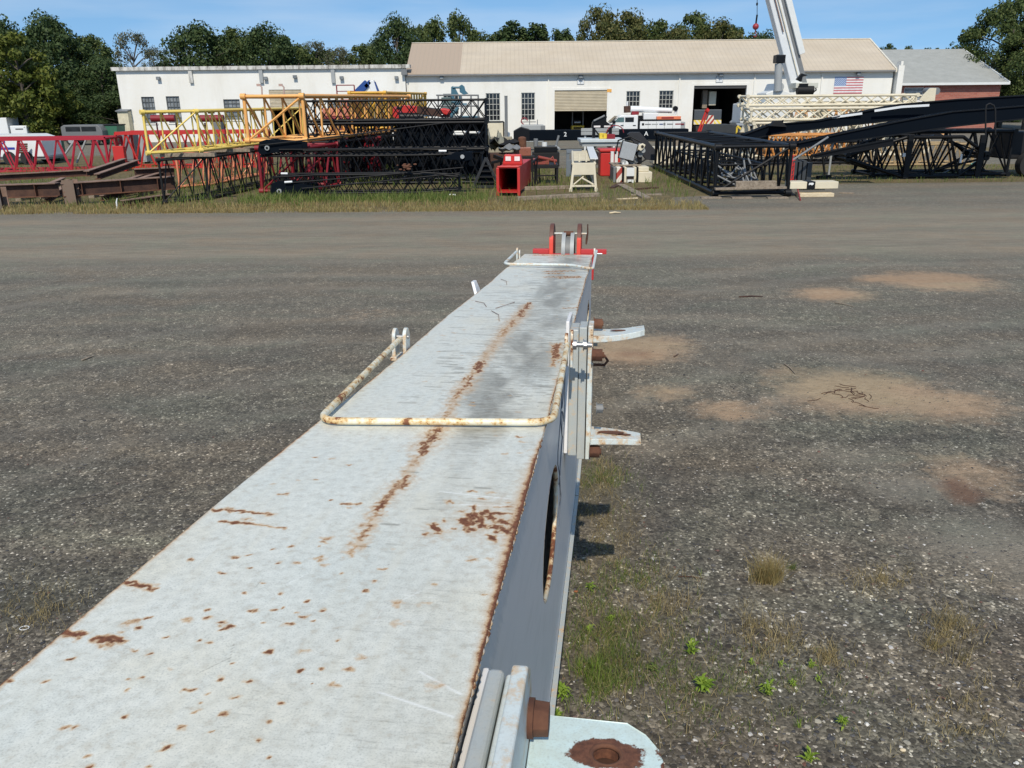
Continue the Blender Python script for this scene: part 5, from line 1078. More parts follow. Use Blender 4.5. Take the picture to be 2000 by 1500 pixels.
# red sections on the left, long side to the viewer
ql = gd(-45, 337); qr = gd(236, 330)
lattice('boom_section', 'crimson lattice section farthest left behind the rusty beams', 'boom section', (ql.x, ql.y), (1, .03, 0), (0, 1, 0), (qr-ql).length-.15, 1.9, 1.75, CRIM, 7, .075, .045, z=-.05, group=YB, flatc=True, lugs=False)
qe = gd(520, 324); lattice('boom_section', 'bright red lattice section behind the yellow one', 'boom section', (qr.x, qr.y), (1, .03, 0), (0, 1, 0), (qe-qr).length, 1.9, 1.95, RED, 7, .08, .05, z=-.05, group=YB, flatc=True, lugs=False)
mb = MB(); p = gd(247, 333); mb.bx((p.x-.28, p.y-.6, 0), (p.x+.28, p.y-.3, 1.25)); tagb(mb, 'red_post', RED, 'stout red steel post leaning on the bright red section', 'post', None, .02)
# rusty beams
def ibeam(p, q, w, h, label, mat=RUST, fl=RUSTL, tf=.03, stiff=0):
    p, q = Vector(p), Vector(q); root = thing('rusty_girder', label, 'steel beam', tuple((p+q)/2), 'rusty steel beams on the grass'); d = (q-p).normalized(); up = Vector((0, 0, 1)); sd = d.cross(up).normalized(); up = sd.cross(d)
    MB().bar(p+up*(h-tf/2), q+up*(h-tf/2), w, tf).build('top_flange', fl, root); MB().bar(p+up*tf/2, q+up*tf/2, w, tf).build('bottom_flange', mat, root); MB().bar(p+up*h/2, q+up*h/2, tf*.7, h-2*tf-.002).build('web', RUSTD, root)  # web darkened and top flange paled: shade inside the beams put into colour
    for i in range(stiff): u = (i+.5)/stiff; c = p.lerp(q, u)+up*h/2; MB().bar(c-sd*w*.46, c+sd*w*.46, .02, h-2*tf-.004).build('stiffener', mat, root)
    return root
a = gd(-30, 402); b = gd(160, 398)
ibeam((a.x-2, a.y+.3, .18), (gd(135, 396).x, a.y+.2, .28), .35, .46, 'big rusty beam with a pale top edge, left of the upright column', stiff=3)
ibeam((gd(150, 396).x, 28.7, .3), (gd(345, 388).x, 30.6, .34), .35, .46, 'big rusty beam right of the upright column', stiff=3)
c0 = gd(140, 402); mb = MB(); r_ = thing('girder_stub', 'weathered upright stub column between the two big rusty beams', 'steel column', (c0.x, c0.y, 0)); MB().bx((c0.x-.2, c0.y-.02, 0), (c0.x+.2, c0.y+.0, .86)).build('front_flange', paint('weathered_grey_rust', (.2, .14, .1), .5), r_); MB().bx((c0.x-.2, c0.y+.3, 0), (c0.x+.2, c0.y+.32, .86)).build('rear_flange', RUSTL, r_); MB().bx((c0.x-.012, c0.y+.001, 0), (c0.x+.012, c0.y+.299, .86)).build('web', RUSTD, r_)
c0 = gd(-2, 410); r_ = thing('girder_stub', 'grey upright stub column at the left edge of the photo', 'steel column', (c0.x, c0.y, 0)); MB().bx((c0.x-.22, c0.y-.02, 0), (c0.x+.14, c0.y+.0, .72)).build('front_flange', paint('weathered_grey', (.16, .13, .11), .5), r_); MB().bx((c0.x-.22, c0.y+.3, 0), (c0.x+.2, c0.y+.32, .72)).build('rear_flange', RUSTL, r_); MB().bx((c0.x-.012, c0.y+.001, 0), (c0.x+.012, c0.y+.299, .72)).build('web', RUSTD, r_)
for (x0, y0, x1, y1, z0, z1, w, h_, lb) in [(205, 392, 335, 366, .2, .5, .22, .22, 'narrow rusty beam sloping up to the right, nearest of the pair'), (200, 398, 300, 378, .1, .2, .2, .2, 'short rusty beam with a white rag near its end'), (215, 386, 330, 360, .25, .55, .22, .2, 'narrow rusty beam sloping up to the right, rear one of the pair'),
    (85, 392, 130, 380, .3, .45, .2, .2, 'short rusty beam leaning behind the upright column'), (90, 400, 128, 388, .05, .25, .2, .2, 'lowest short rusty beam left of the upright column'), (175, 372, 250, 352, .55, .75, .22, .22, 'rusty beam crossing above the column, left one'), (195, 376, 275, 356, .5, .75, .22, .22, 'rusty beam crossing above the column, right one'),
    (0, 376, 200, 366, .45, .5, .25, .25, 'long low rusty beam in the rear of the beam pile'), (268, 372, 345, 368, .5, .5, .3, .35, 'dark rusty beam end behind the worn black section'), (240, 404, 335, 392, .02, .05, .2, .2, 'rusty beam lying flat in grass before the pile')]:
    p, q = gd(x0, y0), gd(x1, y1); ibeam((p.x, p.y, z0), (q.x, q.y, z1), w, h_, lb)
for k in range(7): p = gd(30+k*48, 394-k*2); tagb(MB().bx((p.x-.1, p.y+.2, 0), (p.x+.1, p.y+1.2, .17)), 'timber_bearer', WOOD, ['first', 'second', 'third', 'fourth', 'fifth', 'sixth', 'last'][k]+' timber bearer from the left under the rusty beams', 'timber', 'timber bearers under the rusty beams')
p = gd(229, 408); tagb(MB().path([(p.x, p.y, 0), (p.x, p.y+.02, .22), (p.x+.03, p.y+.05, .34)], [.03, .025, .02], 6), 'white_stake', WHITE, 'short white stake standing in grass before the beams', 'stake')
# black stack, long side to the viewer
BLG = YB
q = gd(597, 352); L1 = Vector((1, 0, 0)); W1 = Vector((0, 1, 0))
xa, xb = P(600, 240, 35).x, P(948, 240, 35).x
zA = P(770, 237, 35).z
lattice('boom_section', 'uppermost black lattice section, thin and open against the white wall', 'boom section', (xa, 35), L1, W1, xb-xa, 1.5, P(770, 197, 35).z-zA+.06, BLACK, 13, .045, .022, z=zA, group=BLG, style='X')
zB = P(720, 296, 35).z
lattice('boom_section', 'black lattice section directly beneath the uppermost one', 'boom section', (xa, 35), L1, W1, xb-xa, 1.6, zA-zB-.01, BLACK, 13, .06, .028, z=zB, group=BLG, style='X')
lattice('boom_section', 'black lattice section at the bottom of the black stack, in shade', 'boom section', (xa+.6, 35.1), L1, W1, xb-xa-.8, 1.6, zB-.02, BLACK, 12, .06, .03, z=.01, group=BLG, style='X')
# solid panelled black section in that stack (right part)
d = 35.0; ps = thing('panelled_section', 'solid dark box section forming the right end of the black stack', 'boom section', (P(865, 300, 37).x, 37, 0))
x0, x1 = P(782, 260, 37).x, P(951, 260, 37).x; ztop = P(865, 239, 37).z
MB().bx((x0, 36.9, .25), (x1-.02, 36.96, ztop-.08)).build('side_panel', NAVY, ps); mb = MB()
for i in range(9): x_ = x0+(x1-x0)*i/8; mb.bx((x_-.05, 36.8, .1), (x_+.05, 36.897, ztop-.1))
mb.bx((x0, 36.78, ztop-.1), (x1, 37.0, ztop)); mb.bx((x0, 36.78, .02), (x1, 37.0, .12)); mb.bx((x0, 38.3, ztop-.1), (x1, 38.5, ztop)); mb.bx((x1-.12, 37.0, .1), (x1, 38.4, ztop-.1)); mb.build('frame', BLACK, ps); MB().bx((x0, 37.001, ztop-.07), (x1-.12, 38.29, ztop-.03)).build('deck', BLACKD, ps)
mb = MB(); z_ = P(900, 261, 36.7).z
for xx0, xx1, zz in ((885, 912, 258), (917, 938, 259), (885, 908, 262)): mb.tube(P(xx0, zz, 36.6), P(xx1, zz, 36.6), .055, 8)
tagb(mb, 'white_bars', WHITE, 'short white bars standing in for highlights and bright background at the right end of the black stack', 'pipe')  # added white bars stand for highlights and bright background
lattice('boom_section', 'dense black lattice section standing end on in the middle of the black stack', 'boom section', (P(684, 300, 36.8).x, 36.8), (.1, 1, 0), (1, 0, 0), 7, 2.1, P(730, 240, 37).z-.05, BLACK, 12, .06, .04, z=.02, group=BLG)
lattice('boom_section', 'crimson lattice section glimpsed low behind the black mast heads', 'boom section', (P(570, 345, 37).x, 37.2), (1, .05, 0), (0, 1, 0), 3.6, 1.5, 1.75, DRED, 6, .07, .05, z=.02, group=YB)
# two fly masts with heads
def mast(label, d, xl, xr, ytop, ybot, hx0, hx1, hy0, hy1, w=.7, z=None, nb=16):
    p0, p1 = P(xl, ybot, d), P(xr, ybot, d); zb_ = P((xl+xr)/2, ybot, d).z if z is None else z; hh = P((xl+xr)/2, ytop, d).z-zb_
    root, pt = lattice('boom_mast', label, 'boom mast', (p0.x, d), (1, 0, 0), (0, 1, 0), p1.x-p0.x, w, hh, BLACK, nb, .035, .018, z=zb_, group='black masts with pulley heads', style='X', t0=(1, .8), t1=(1, .7))
    a = P(hx0, hy1, d-.1); b = P(hx1, hy0, d-.1); mb = MB(); zc = (a.z+b.z)/2; hh2 = (b.z-a.z)/2
    for yy in (d-.12, d+w+.02):
        mb.prism([(a.x, yy, zc-hh2*.5), (a.x+.12, yy, zc-hh2), (a.x+(b.x-a.x)*.6, yy, zc-hh2*.8), (b.x+.9, yy, zc-hh2*.3), (b.x+.9, yy, zc+hh2*.5), (a.x+(b.x-a.x)*.5, yy, zc+hh2), (a.x+.1, yy, zc+hh2*.7)], (0, .05, 0))
    mb.build('head_plate', NAVY, root, .01); hcx = a.x+(b.x-a.x)*.45
    mb = MB(); mb.tube((hcx, d-.05, zc), (hcx, d+w, zc), hh2*.92, 24); mb.build('head_sheave', BLACKD, root)
    mb = MB(); mb.tube((hcx+.05, d-.2, zc-.02), (hcx+.05, d-.121, zc-.02), .085, 16); mb.build('pin_boss', LGREY, root); MB().tube((hcx+.05, d-.215, zc-.02), (hcx+.05, d-.201, zc-.02), .045, 12).build('pin', BLACK, root)
    return root
mast('upper black mast with a pulley head beside the orange section', 31.0, 512, 906, 291, 306, 504, 540, 272, 303)
mast('lower black mast with a pulley head resting in the grass', 30.6, 540, 897, 339, 384, 529, 562, 353, 391, z=.10)
mk = thing('pivot_plate', 'dark pivot plate with a bright pin, right end of the black masts', 'mast base', (P(900, 306, 32.6).x, 30.8, P(900, 315, 30.8).z)); a, b = P(862, 315, 30.8), P(923, 297, 30.8)
mb = MB(); mb.prism([(a.x, 30.8, a.z+.1), (b.x-.3, 30.8, a.z), (b.x, 30.8, a.z+.05), (b.x, 30.8, b.z), (b.x-.6, 30.8, b.z)], (0, .5, 0)); mb.build('plate', NAVY, mk, .01); MB().tube(P(903, 306, 30.7), P(903, 306, 30.79), .075, 14).build('pin_boss', LGREY, mk)
mb = MB()
for x0, y0, x1, y1, dd in [(507, 284, 868, 240, 30.8), (545, 292, 950, 288, 30.85), (566, 357, 905, 327, 30.45), (590, 368, 898, 338, 30.4), (556, 381, 890, 387, 30.35)]: 
    a_, b_ = P(x0, y0, dd), P(x1, y1, dd); b_.z = max(b_.z, .06); a_.z = max(a_.z, .06); tagb(MB().path([a_, (a_+b_)/2-Vector((0, 0, .02)), b_], .026, 6), 'pendant_bar', BLACKD, {284: 'longest black pendant bar rising from the upper mast head', 292: 'level black pendant bar across the middle of the black stack', 357: 'black pendant bar rising from the lower mast head', 368: 'thin black pendant bar low in the black stack', 381: 'black pendant bar lying lowest, just above the verge'}[y0], 'pendant bar', 'pendant bars across the black stack')
for (x0, y0, x1, y1, dd, lb) in [(549, 339, 562, 339, 30.8, 'white paint band on the thin bar above the lower mast head'), (556, 356, 571, 355, 30.4, 'white paint band beside the lower mast head'), (857, 295, 872, 295, 30.8, 'white paint band near the mast base plate'), (878, 386, 890, 386, 30.3, 'white paint band at the end of the lowest bar')]:
    a_, b_ = P(x0, y0, dd), P(x1, y1, dd); a_.z = max(a_.z, .06); b_.z = max(b_.z, .06); tagb(MB().tube(a_, b_, .04, 8), 'marker_sleeve', WHITEC, lb.replace('paint band', 'marker sleeve'), 'marker sleeve', 'white marker sleeves on the pendant bars')
tagb(MB().tube(P(548, 339, 30.9), P(800, 338, 30.9), .03, 6), 'pendant_bar', BLACKD, 'black pendant bar halfway up between the two masts', 'pendant bar', 'pendant bars across the black stack')
mb = MB(); r = np.random.RandomState(12); c = P(793, 325, 30.35)
for k in range(14): s_ = c+Vector((r.normal(0, .12), 0, r.normal(0, .06))); mb.sphere(s_, r.uniform(.03, .07), 8, 5, (1.4, .8, .7))
tagb(mb, 'dead_leaves', RUST, 'clump of brown dead leaves caught on the middle of the masts', 'dead leaves')
p = P(805, 352, 31.2)
# red machinery lying on the black stack
mt = thing('red_attachment', 'red steel attachment lying on top of the black stack', 'machine part', (P(800, 225, 40).x, 40, P(800, 236, 40).z)); d = 40
MB().prism([P(768, 208, d), P(778, 216, d), P(788, 230, d), P(774, 234, d), P(766, 226, d)], (0, 1, 0)).build('plate', RED, mt, .02); MB().bar(P(785, 216, d), P(815, 218, d), .5, .14, (0, 1, 0)).build('arm', RED, mt, .02); MB().tube(P(788, 222, d), P(812, 224, d), .07, 8).build('lower_arm', DRED, mt); MB().path([P(776, 212, d), P(800, 208, d), P(830, 212, d), P(865, 216, d)], .07, 8).build('hose', BLACKD, mt)
MB().tube(P(780, 229, d), P(828, 229, d), .22, 14).build('cylinder', BLACK, mt); MB().prism([P(856, 214, d-.1), P(866, 211, d-.1), P(879, 214, d-.1), P(881, 220, d-.1), P(874, 226, d-.1), P(860, 222, d-.1)], (0, .6, 0)).build('motor_housing', RED, mt, .06, 3); MB().bx(P(858, 229, d+.1), P(880, 224, d+.9)).build('mount', DRED, mt, .03)
MB().bar(P(815, 214, d), P(862, 222, d), .3, .35, (0, 1, 0)).build('rusty_beam', RUSTD, mt); mb = MB(); mb.bx(P(800, 228, d-.1), P(856, 221, d+.6)); mb.build('white_panel', WHITE, mt, .02)
MB().bx(P(770, 240, d-.2), P(882, 234, d+1.2)).build('bed', BLACKD, mt)
# teal machine and grey work frame
d = 52; tl = thing('teal_crane_head', 'teal crane head frame standing behind the black stack', 'crane part', (P(900, 230, d).x, d, 0))
for sx0 in (882, 898): mb = MB(); mb.prism([P(sx0-1, 185, d), P(sx0-1, 170, d), P(sx0+2, 168, d), P(sx0+6, 170, d), P(sx0+14, 185, d)] if sx0 == 882 else [P(898, 180, d), P(897, 168, d), P(902, 165, d), P(907, 169, d), P(909, 177, d), P(915, 183, d), P(905, 185, d)], (0, .12, 0)); mb.build('cheek_plate', TEAL, tl, .01)
MB().tube(P(884, 171, d), P(899, 171, d), .06, 8).build('cross_pin', TEAL, tl); mb = MB()
for x0, y0, x1, y1 in ((882, 187, 895, 210), (895, 210, 880, 228), (899, 187, 901, 205), (901, 205, 912, 205), (882, 198, 900, 202)): mb.tube(P(x0, y0, d), P(x1, y1, d), .1, 8)
mb.build('arm', TEAL, tl); MB().bx(P(897, 231, d), P(937, 226, d+1.2)).build('base_beam', TEAL, tl, .02); mb = MB(); b_ = P(890, 235, d); mb.bx((b_.x-.9, d, 0), (b_.x+.9, d+1, P(890, 228, d).z)); mb.build('pedestal', GREY, tl, .03)
MB().bx(P(863, 222, d+.4), P(883, 190, d+1)).build('control_box', flat('grey_teal_box', (.1, .15, .15), .6), tl, .02)
mb = MB(); d = 50
for (x0, y0, x1, y1) in ((852, 186, 935, 186), (852, 207, 935, 207), (856, 186, 856, 240), (901, 186, 901, 240), (920, 186, 920, 240), (934, 186, 934, 240), (820, 192, 820, 240)): mb.tube(P(x0, y0, d), P(x1, y1, d), .05, 6)
tagb(mb, 'pipe_stand', GREY, 'grey pipe stand before the windows of the workshop', 'pipe frame')
# black triangular frame
d = 32.6; a, b, c = gd(923, 368), gd(976, 368), P(949, 308, 33.2); tf = thing('triangle_frame', 'black triangular steel frame standing left of the red box section', 'steel frame', (P(949, 360, d).x, d, 0))
mb = MB(); mb.bar(a, c, .12, .1); mb.bar(b+Vector((0, .1, 0)), c, .12, .1); mb.bar(a+Vector((0, 0, .08)), b+Vector((0, 0, .08)), .1, .1); mb.build('legs', flat('grey_black_steel', (.03, .032, .035), .4), tf)
mb = MB(); mb.prism([a.lerp(c, .05)+Vector((.1, .06, 0)), b.lerp(c, .05)+Vector((-.1, .1, 0)), c-Vector((0, -.05, .1))], (0, .04, 0)); mb.build('web_plate', NAVY, tf); mb = MB()
for k in range(4): u = .2+.18*k; p, q = a.lerp(c, u), b.lerp(c, u); mb.bar(p+Vector((0, -.02, 0)), q+Vector((0, -.02, 0)), .05, .05)
mb.build('rungs', BLACKD, tf)
# red box boom section with lights
fa, fb = gd(977, 383), gd(1008, 383); wv_ = .76; o_ = Vector((fa.x-.08, fa.y, 0)); Lb = Vector((.13, 1, 0)).normalized(); Wb = Vector((1, -.13, 0)).normalized(); hb_ = 1.02; ln = 4.2
rb_ = thing('box_boom_section', 'bright red hollow box boom section with its dark open end facing the lane', 'boom section', tuple(o_+Lb*2))
n = NT('faded_red_side'); v = n.coord(); lo = n.noise(v, 3, 6, .7); FRS = n.fin(n.ramp(lo, [(.35, (.42, .02, .02)), (.6, (.5, .06, .05)), (.72, (.25, .05, .04))]), .5)
def bq(u, a_, z_): return o_+Lb*u+Wb*(a_*wv_)+Vector((0, 0, z_))
for (nm, a0, a1, z0, z1) in (('left_side', 0, .05, .12, hb_), ('right_side', .95, 1, .12, hb_), ('top_plate', .051, .949, hb_-.04, hb_), ('bottom_plate', .051, .949, .12, .16)):
    mb = MB(); mb.prism([bq(0, a0, z0), bq(0, a1, z0), bq(0, a1, z1), bq(0, a0, z1)], Lb*ln); mb.build(nm, FRS if nm == 'right_side' else RED, rb_)
mb = MB(); t_ = .09
for (a0, a1, z0, z1) in ((-.07, .07, 0, hb_-.02), (.93, 1.07, 0, hb_-.02), (-.02, 1.02, hb_-.019, hb_+.04)): mb.prism([bq(-.03, a0, z0), bq(-.03, a1, z0), bq(-.03, a1, z1), bq(-.03, a0, z1)], Lb*.12)
mb.build('end_collar', RED, rb_, .02); MB().prism([bq(ln, .05, .16), bq(ln, .95, .16), bq(ln, .95, hb_-.04), bq(ln, .05, hb_-.04)], Lb*.03).build('rear_plate', DARK, rb_)
lh = thing('light_bar', 'red bracket with two square white lamps on the red box section', 'lamp', tuple(bq(1.3, .5, hb_))); MB().prism([bq(1.25, .0, hb_+.002), bq(1.25, 1.0, hb_+.002), bq(1.25, .9, hb_+.36), bq(1.25, .1, hb_+.36)], Lb*.3).build('bracket', RED, lh, .03)
for k in (.16, .6): MB().prism([bq(1.22, k, hb_+.13), bq(1.22, k+.27, hb_+.13), bq(1.22, k+.27, hb_+.29), bq(1.22, k, hb_+.29)], Lb*.027).build('lamp_lens', flat('lamp_lens', (.8, .76, .72), .3), lh, .008)
# low grass-side rail beams
for (x0, y0, x1, y1, lb) in ((1015, 372, 1160, 368, 'low grey timber beam in grass behind, between red box and white gantry'), (1010, 392, 1170, 384, 'low timber beam in dry grass, the nearer one')):
    a, b = gd(x0, y0), gd(x1, y1); tagb(MB().bar(a+Vector((0, 0, .07)), b+Vector((0, 0, .07)), .14, .14), 'timber_baulk', WOOD, lb, 'timber', None, .01)
# ================================================================== YARD: MIDDLE AND RIGHT
def HX(x0, y0, x1, y1, d): a, b, c, e = hole(x0, y0, x1, y1, d); return a, b, c, e
# long black boom lying before the workshop, with painted marks
d = 58; a, b, c, e = HX(1003, 250, 1345, 274, d); c = max(c, .35)
bm = thing('telescopic_boom_section', 'long black boom lying level before the open bay, marked 2 and A', 'boom section', ((a+b)/2, d, c))
MB().bx((a+.9, d, c), (b, d+.9, e-.1)).build('tube', NAVY, bm, .06); MB().prism([(a, d-.02, c+.05), (a+1.1, d-.02, c-.02), (a+1.1, d-.02, e-.05), (a+.5, d-.02, e+.12), (a, d-.02, e-.15)], (0, .95, 0)).build('head', BLACK, bm, .04)
p = P(1104, 264, d); text('2', .4, WHITEC, bm, (p.x, d-.03, (c+e)/2), (R(90), 0, 0)); p = P(1262, 262, d); text('A', .4, WHITEC, bm, (p.x, d-.03, (c+e)/2), (R(90), 0, 0))
mb = MB(); mb.bx((a+.4, d+.1, 0), (a+.8, d+.8, c-.021)); mb.bx((b-.9, d+.1, 0), (b-.5, d+.8, c-.001)); tagb(mb, 'timber_blocks', WOOD, 'two timber blocks propping the long black boom', 'timber')
# grey machine box by the wall
h = HX(1018, 244, 1062, 268, 70); gb = thing('grey_machine_box', 'grey steel box with a red hose standing below the workshop window', 'machine', ((h[0]+h[1])/2, 70, 0)); MB().bx((h[0], 70, .0), (h[1], 71.4, h[3])).build('body', LGREY, gb, .04); MB().bx((h[1]-.25, 69.9, h[3]-.5), (h[1]+.12, 69.99, h[3]-.05)).build('valve', GREY, gb, .02)
mb = MB(); p = P(1024, 240, 70.5); mb.path([(p.x+.25*math.cos(k*.5), 70.5, h[3]+.3+.25*math.sin(k*.5)) for k in range(10)], .05, 6); mb.build('hose', DRED, gb); MB().tube((h[0]+.7, 70.6, h[3]), (h[0]+.7, 70.6, h[3]+.4), .04, 6).tube((h[1]-.5, 70.6, h[3]), (h[1]-.5, 70.6, h[3]+.4), .04, 6).build('lifting_post', GREY, gb)
# white panel gate beside the pole
h = HX(950, 238, 984, 268, 66); wg = thing('panel_screen', 'cream panel in a dark pipe frame left of the tall grey post', 'panel', ((h[0]+h[1])/2, 66, 0)); MB().bx((h[0], 66, .5), (h[1], 66.06, h[3]-.08)).build('sheet', CREAM, wg); mb = MB(); mb.tube((h[0], 66, h[3]), (h[1], 66, h[3]), .06, 8); mb.tube((h[1], 66, h[3]), (h[1], 66, 0), .06, 8); mb.tube((h[0], 66, h[3]), (h[0], 66, 0), .06, 8); mb.build('pipe_frame', BLACKD, wg)
# concrete block row
h = HX(955, 268, 1002, 296, 52); cb = MB(); 
tagb(MB().bx((h[0], 52, 0), (h[1]-.05, 53, h[3])), 'concrete_block', flat('concrete_tan', (.3, .27, .2), .9), 'tan concrete block behind the crumpled sheets', 'concrete block', None, .03)
# crumpled scrap sheets
def crumple(px, py, d, wx_, dp, hh, seed, mat, name, label, cat='scrap'):
    r = np.random.RandomState(seed); c = P(px, py, d); mb = MB(); n_ = 7; g_ = [[(c.x+(i/(n_-1)-.5)*wx_, d+(j/(n_-1))*dp, c.z+hh*(mn.noise(Vector((i*.55, j*.55, seed)))+.25*r.rand())) for i in range(n_)] for j in range(n_)]
    vs = [p for row in g_ for p in row]; k = len(vs); vs += [(x, y, z-.03) for x, y, z in vs]; fs = []
    for j in range(n_-1):
        for i in range(n_-1): q = (j*n_+i, j*n_+i+1, (j+1)*n_+i+1, (j+1)*n_+i); fs += [q, tuple(k+t for t in q[::-1])]
    mb.add(vs, fs); return tagb(mb, name, mat, label, cat)
crumple(985, 283, 40, 1.4, 1.2, .5, 3, BLACKD, 'crumpled_sheet', 'dark crumpled metal sheet on the scrap heap left of the rusty drum')
crumple(966, 282, 40.5, .9, 1.0, .9, 5, flat('dull_khaki_sheet', (.2, .2, .16), .6), 'crumpled_sheet', 'khaki bent sheet leaning behind the dark crumpled one')
crumple(995, 292, 39, 1.0, 1.0, .3, 8, GREY, 'crumpled_sheet', 'grey flattened sheet at the foot of the scrap heap')
p = gd(975, 330); mb = MB(); mb.bx((p.x-.5, 39.2, 0), (p.x+.75, 40.3, P(985, 292, 39).z-.2)); tagb(mb, 'rusty_crate', RUSTD, 'rust brown crate under the crumpled sheets', 'crate', None, .02)
mb = MB(); a, b = P(965, 305, 37), P(1005, 320, 36); mb.bar(a, b, .1, .14); mb.bar(P(960, 318, 36), P(1003, 308, 37.5), .08, .1); mb.tube((a.x+.3, 37, 0), (a.x+.3, 37, a.z), .05, 6); mb.tube((b.x-.2, 36.2, 0), (b.x-.2, 36.2, b.z), .05, 6); tagb(mb, 'scrap_rails', BLACKD, 'black bent rails lying between the triangle frame and the red box section', 'scrap')
d = 41; c = P(1020, 300, d); h = HX(1012, 268, 1028, 300, d); dr = thing('rusty_motor_drum', 'brown rusty drum with side flanges rising behind the red box section', 'drum', (c.x, d, 0)); z0 = h[2]
MB().tube((c.x, d, z0-.4), (c.x, d, h[3]-.05), .2, 20).sphere((c.x, d, h[3]-.06), .2, 16, 8, (1, 1, .5)).build('drum', RUST, dr); MB().bx((c.x-.42, d-.25, z0-.1), (c.x+.42, d+.25, z0+.3)).build('flange', paint('rust_orange', (.3, .1, .06), .6), dr, .03); MB().bx((c.x-.6, d-.3, 0), (c.x+.6, d+.3, z0-.101)).build('stand', BLACKD, dr, .02)
# workbench table with scrap
d = 34.5; h = HX(1045, 318, 1091, 352, d); tb = thing('steel_trestle_table', 'dark steel trestle table with red scrap on it, right of the red box section', 'table', ((h[0]+h[1])/2, d, 0)); a, b, zt_ = h[0], h[1], P(1068, 322, d).z
MB().bx((a, d, zt_-.14), (b, d+1.3, zt_)).build('top', BLACKD, tb, .01)
for x_ in (a+.05, b-.05):
    for y_ in (d+.06, d+1.24): MB().bx((x_-.04, y_-.04, 0), (x_+.04, y_+.04, zt_-.141)).build('leg', BLACKD, tb)
MB().bar((a+.05, d+.06, .35), (b-.05, d+.06, .35), .04, .05).build('stretcher', BLACKD, tb)
mb = MB(); r = np.random.RandomState(3); p = Vector(((a+b)/2-.15, d+.5, zt_))
mb.bx((p.x-.4, d+.2, zt_+.001), (p.x+.25, d+.8, zt_+.22)); mb.tube((p.x-.2, d+.1, zt_+.3), (p.x+.55, d+.4, zt_+.12), .07, 8); mb.path([(p.x+.2, d+.3, zt_+.1), (p.x+.4, d+.3, zt_+.3), (p.x+.5, d+.3, zt_-.0)], .04, 6); tagb(mb, 'scrap_part', paint('rust_red_part', (.3, .06, .04), .6), 'rusty red machine part lying on the trestle table', 'machine part', None, .01)
mb = MB(); a2, b2 = P(1040, 318, 33.5), P(1053, 306, 35); mb.bar(a2, b2, .05, .1); 
for k in range(4): q = a2.lerp(b2, k/3); mb.tube((q.x, q.y, 0), q, .035, 6)
tagb(mb, 'ladder_rack', BLACKD, 'narrow black rack standing between the red box section and the trestle table', 'rack')
# hydraulic unit
d = 44; h = HX(1044, 283, 1089, 298, d); hu = thing('hydraulic_unit', 'low black hydraulic unit with a white can on top', 'machine', ((h[0]+h[1])/2, d, 0)); MB().bx((h[0], d, h[2]), (h[1], d+1, h[3]-.08)).build('tank', BLACK, hu, .03); MB().bx((h[0]-.1, d-.05, 0), (h[1]+.1, d+1.05, h[2]-.002)).build('skid', BLACKD, hu, .02)
p = P(1064, 289, d-.1); MB().tube((p.x, d+.3, h[3]-.15), (p.x, d+.3, h[3]+.12), .14, 14).build('white_can', WHITE, hu); MB().tube((p.x-.45, d+.4, h[3]-.1), (p.x-.45, d+.4, h[3]+.3), .12, 12).tube((p.x+.6, d+.4, h[3]-.1), (p.x+.75, d+.4, h[3]+.45), .06, 8).build('pump', GREY, hu); MB().tube((p.x+.6, d+.35, h[3]-.1), (p.x+.75, d-.2, h[3]-.2), .06, 8).build('hose', LGREY, hu)
# white boom gantry seen end on
q0 = gd(1118, 374); q1 = gd(1161, 374); wgt = thing('white_gantry_section', 'cream white gantry section with ladder rungs, its open end facing the lane', 'gantry section', ((q0.x+q1.x)/2, q0.y+2, 0)); Lg = Vector((.07, 1, 0)).normalized(); w_ = q1.x-q0.x; hz = P(1140, 318, q0.y).z; ln = 7.0
def gq(u, a_, z_): return Vector((q0.x+a_*w_, q0.y, z_))+Lg*u
mb = MB()
for a0 in (0, 1):
    mb.bar(gq(0, a0*1.16-.08, .03), gq(.05, a0*.9+.05, hz), .09, .09, (0, 1, 0)); mb.tube(gq(-.04, a0*1.16-.08, .0), gq(-.04, a0*1.16-.08, .12), .07, 10)
mb.bar(gq(0, -.02, .2), gq(0, 1.02, .2), .06, .07); mb.build('end_frame', CREAM, wgt, .006); MB().bar(gq(.02, .0, hz-.22), gq(.02, 1.0, hz-.22), .05, .44, (0, 0, 1)).build('cross_plate', CREAM, wgt, .01)
mb = MB(); mb.tube(gq(.05, .05, .25), gq(.05, .5, hz-.5), .03, 6); mb.tube(gq(.05, .95, .25), gq(.05, .4, hz-.55), .04, 6); mb.build('end_brace', CREAM, wgt)
for a0 in (0, 1):
    mb = MB(); mb.tube(gq(.05, a0, .18), gq(ln, a0, .18), .045, 8); mb.build('lower_chord', CREAM, wgt); mb = MB(); mb.tube(gq(.05, a0, hz-.03), gq(ln, a0, hz+.05), .05, 8); mb.build('upper_chord', CREAM, wgt)
    mb = MB()
    for i in range(7): mb.tube(gq(.1+i, a0, .18), gq(.6+i, a0, hz), .028, 6); mb.tube(gq(.6+i, a0, hz), gq(1.1+i, a0, .18), .028, 6)
    mb.build('side_bracing', CREAM, wgt)
for i in range(12): MB().bar(gq(.5+i*.55, .05, hz+.06), gq(.5+i*.55, .78, hz+.06), .12, .03).build('rung', CREAM, wgt)
MB().bar(gq(.4, .97, hz+.12), gq(ln, .97, hz+.2), .30, .04).build('walkway_plate', WHITE, wgt); 
for a0 in (.3, .62): MB().bx((gq(.4, a0, 0).x-.03, gq(.4, 0, 0).y, hz+.0), (gq(.4, a0, 0).x+.03, gq(.4, 0, 0).y+.06, hz+.32)).build('ladder_stile', CREAM, wgt)
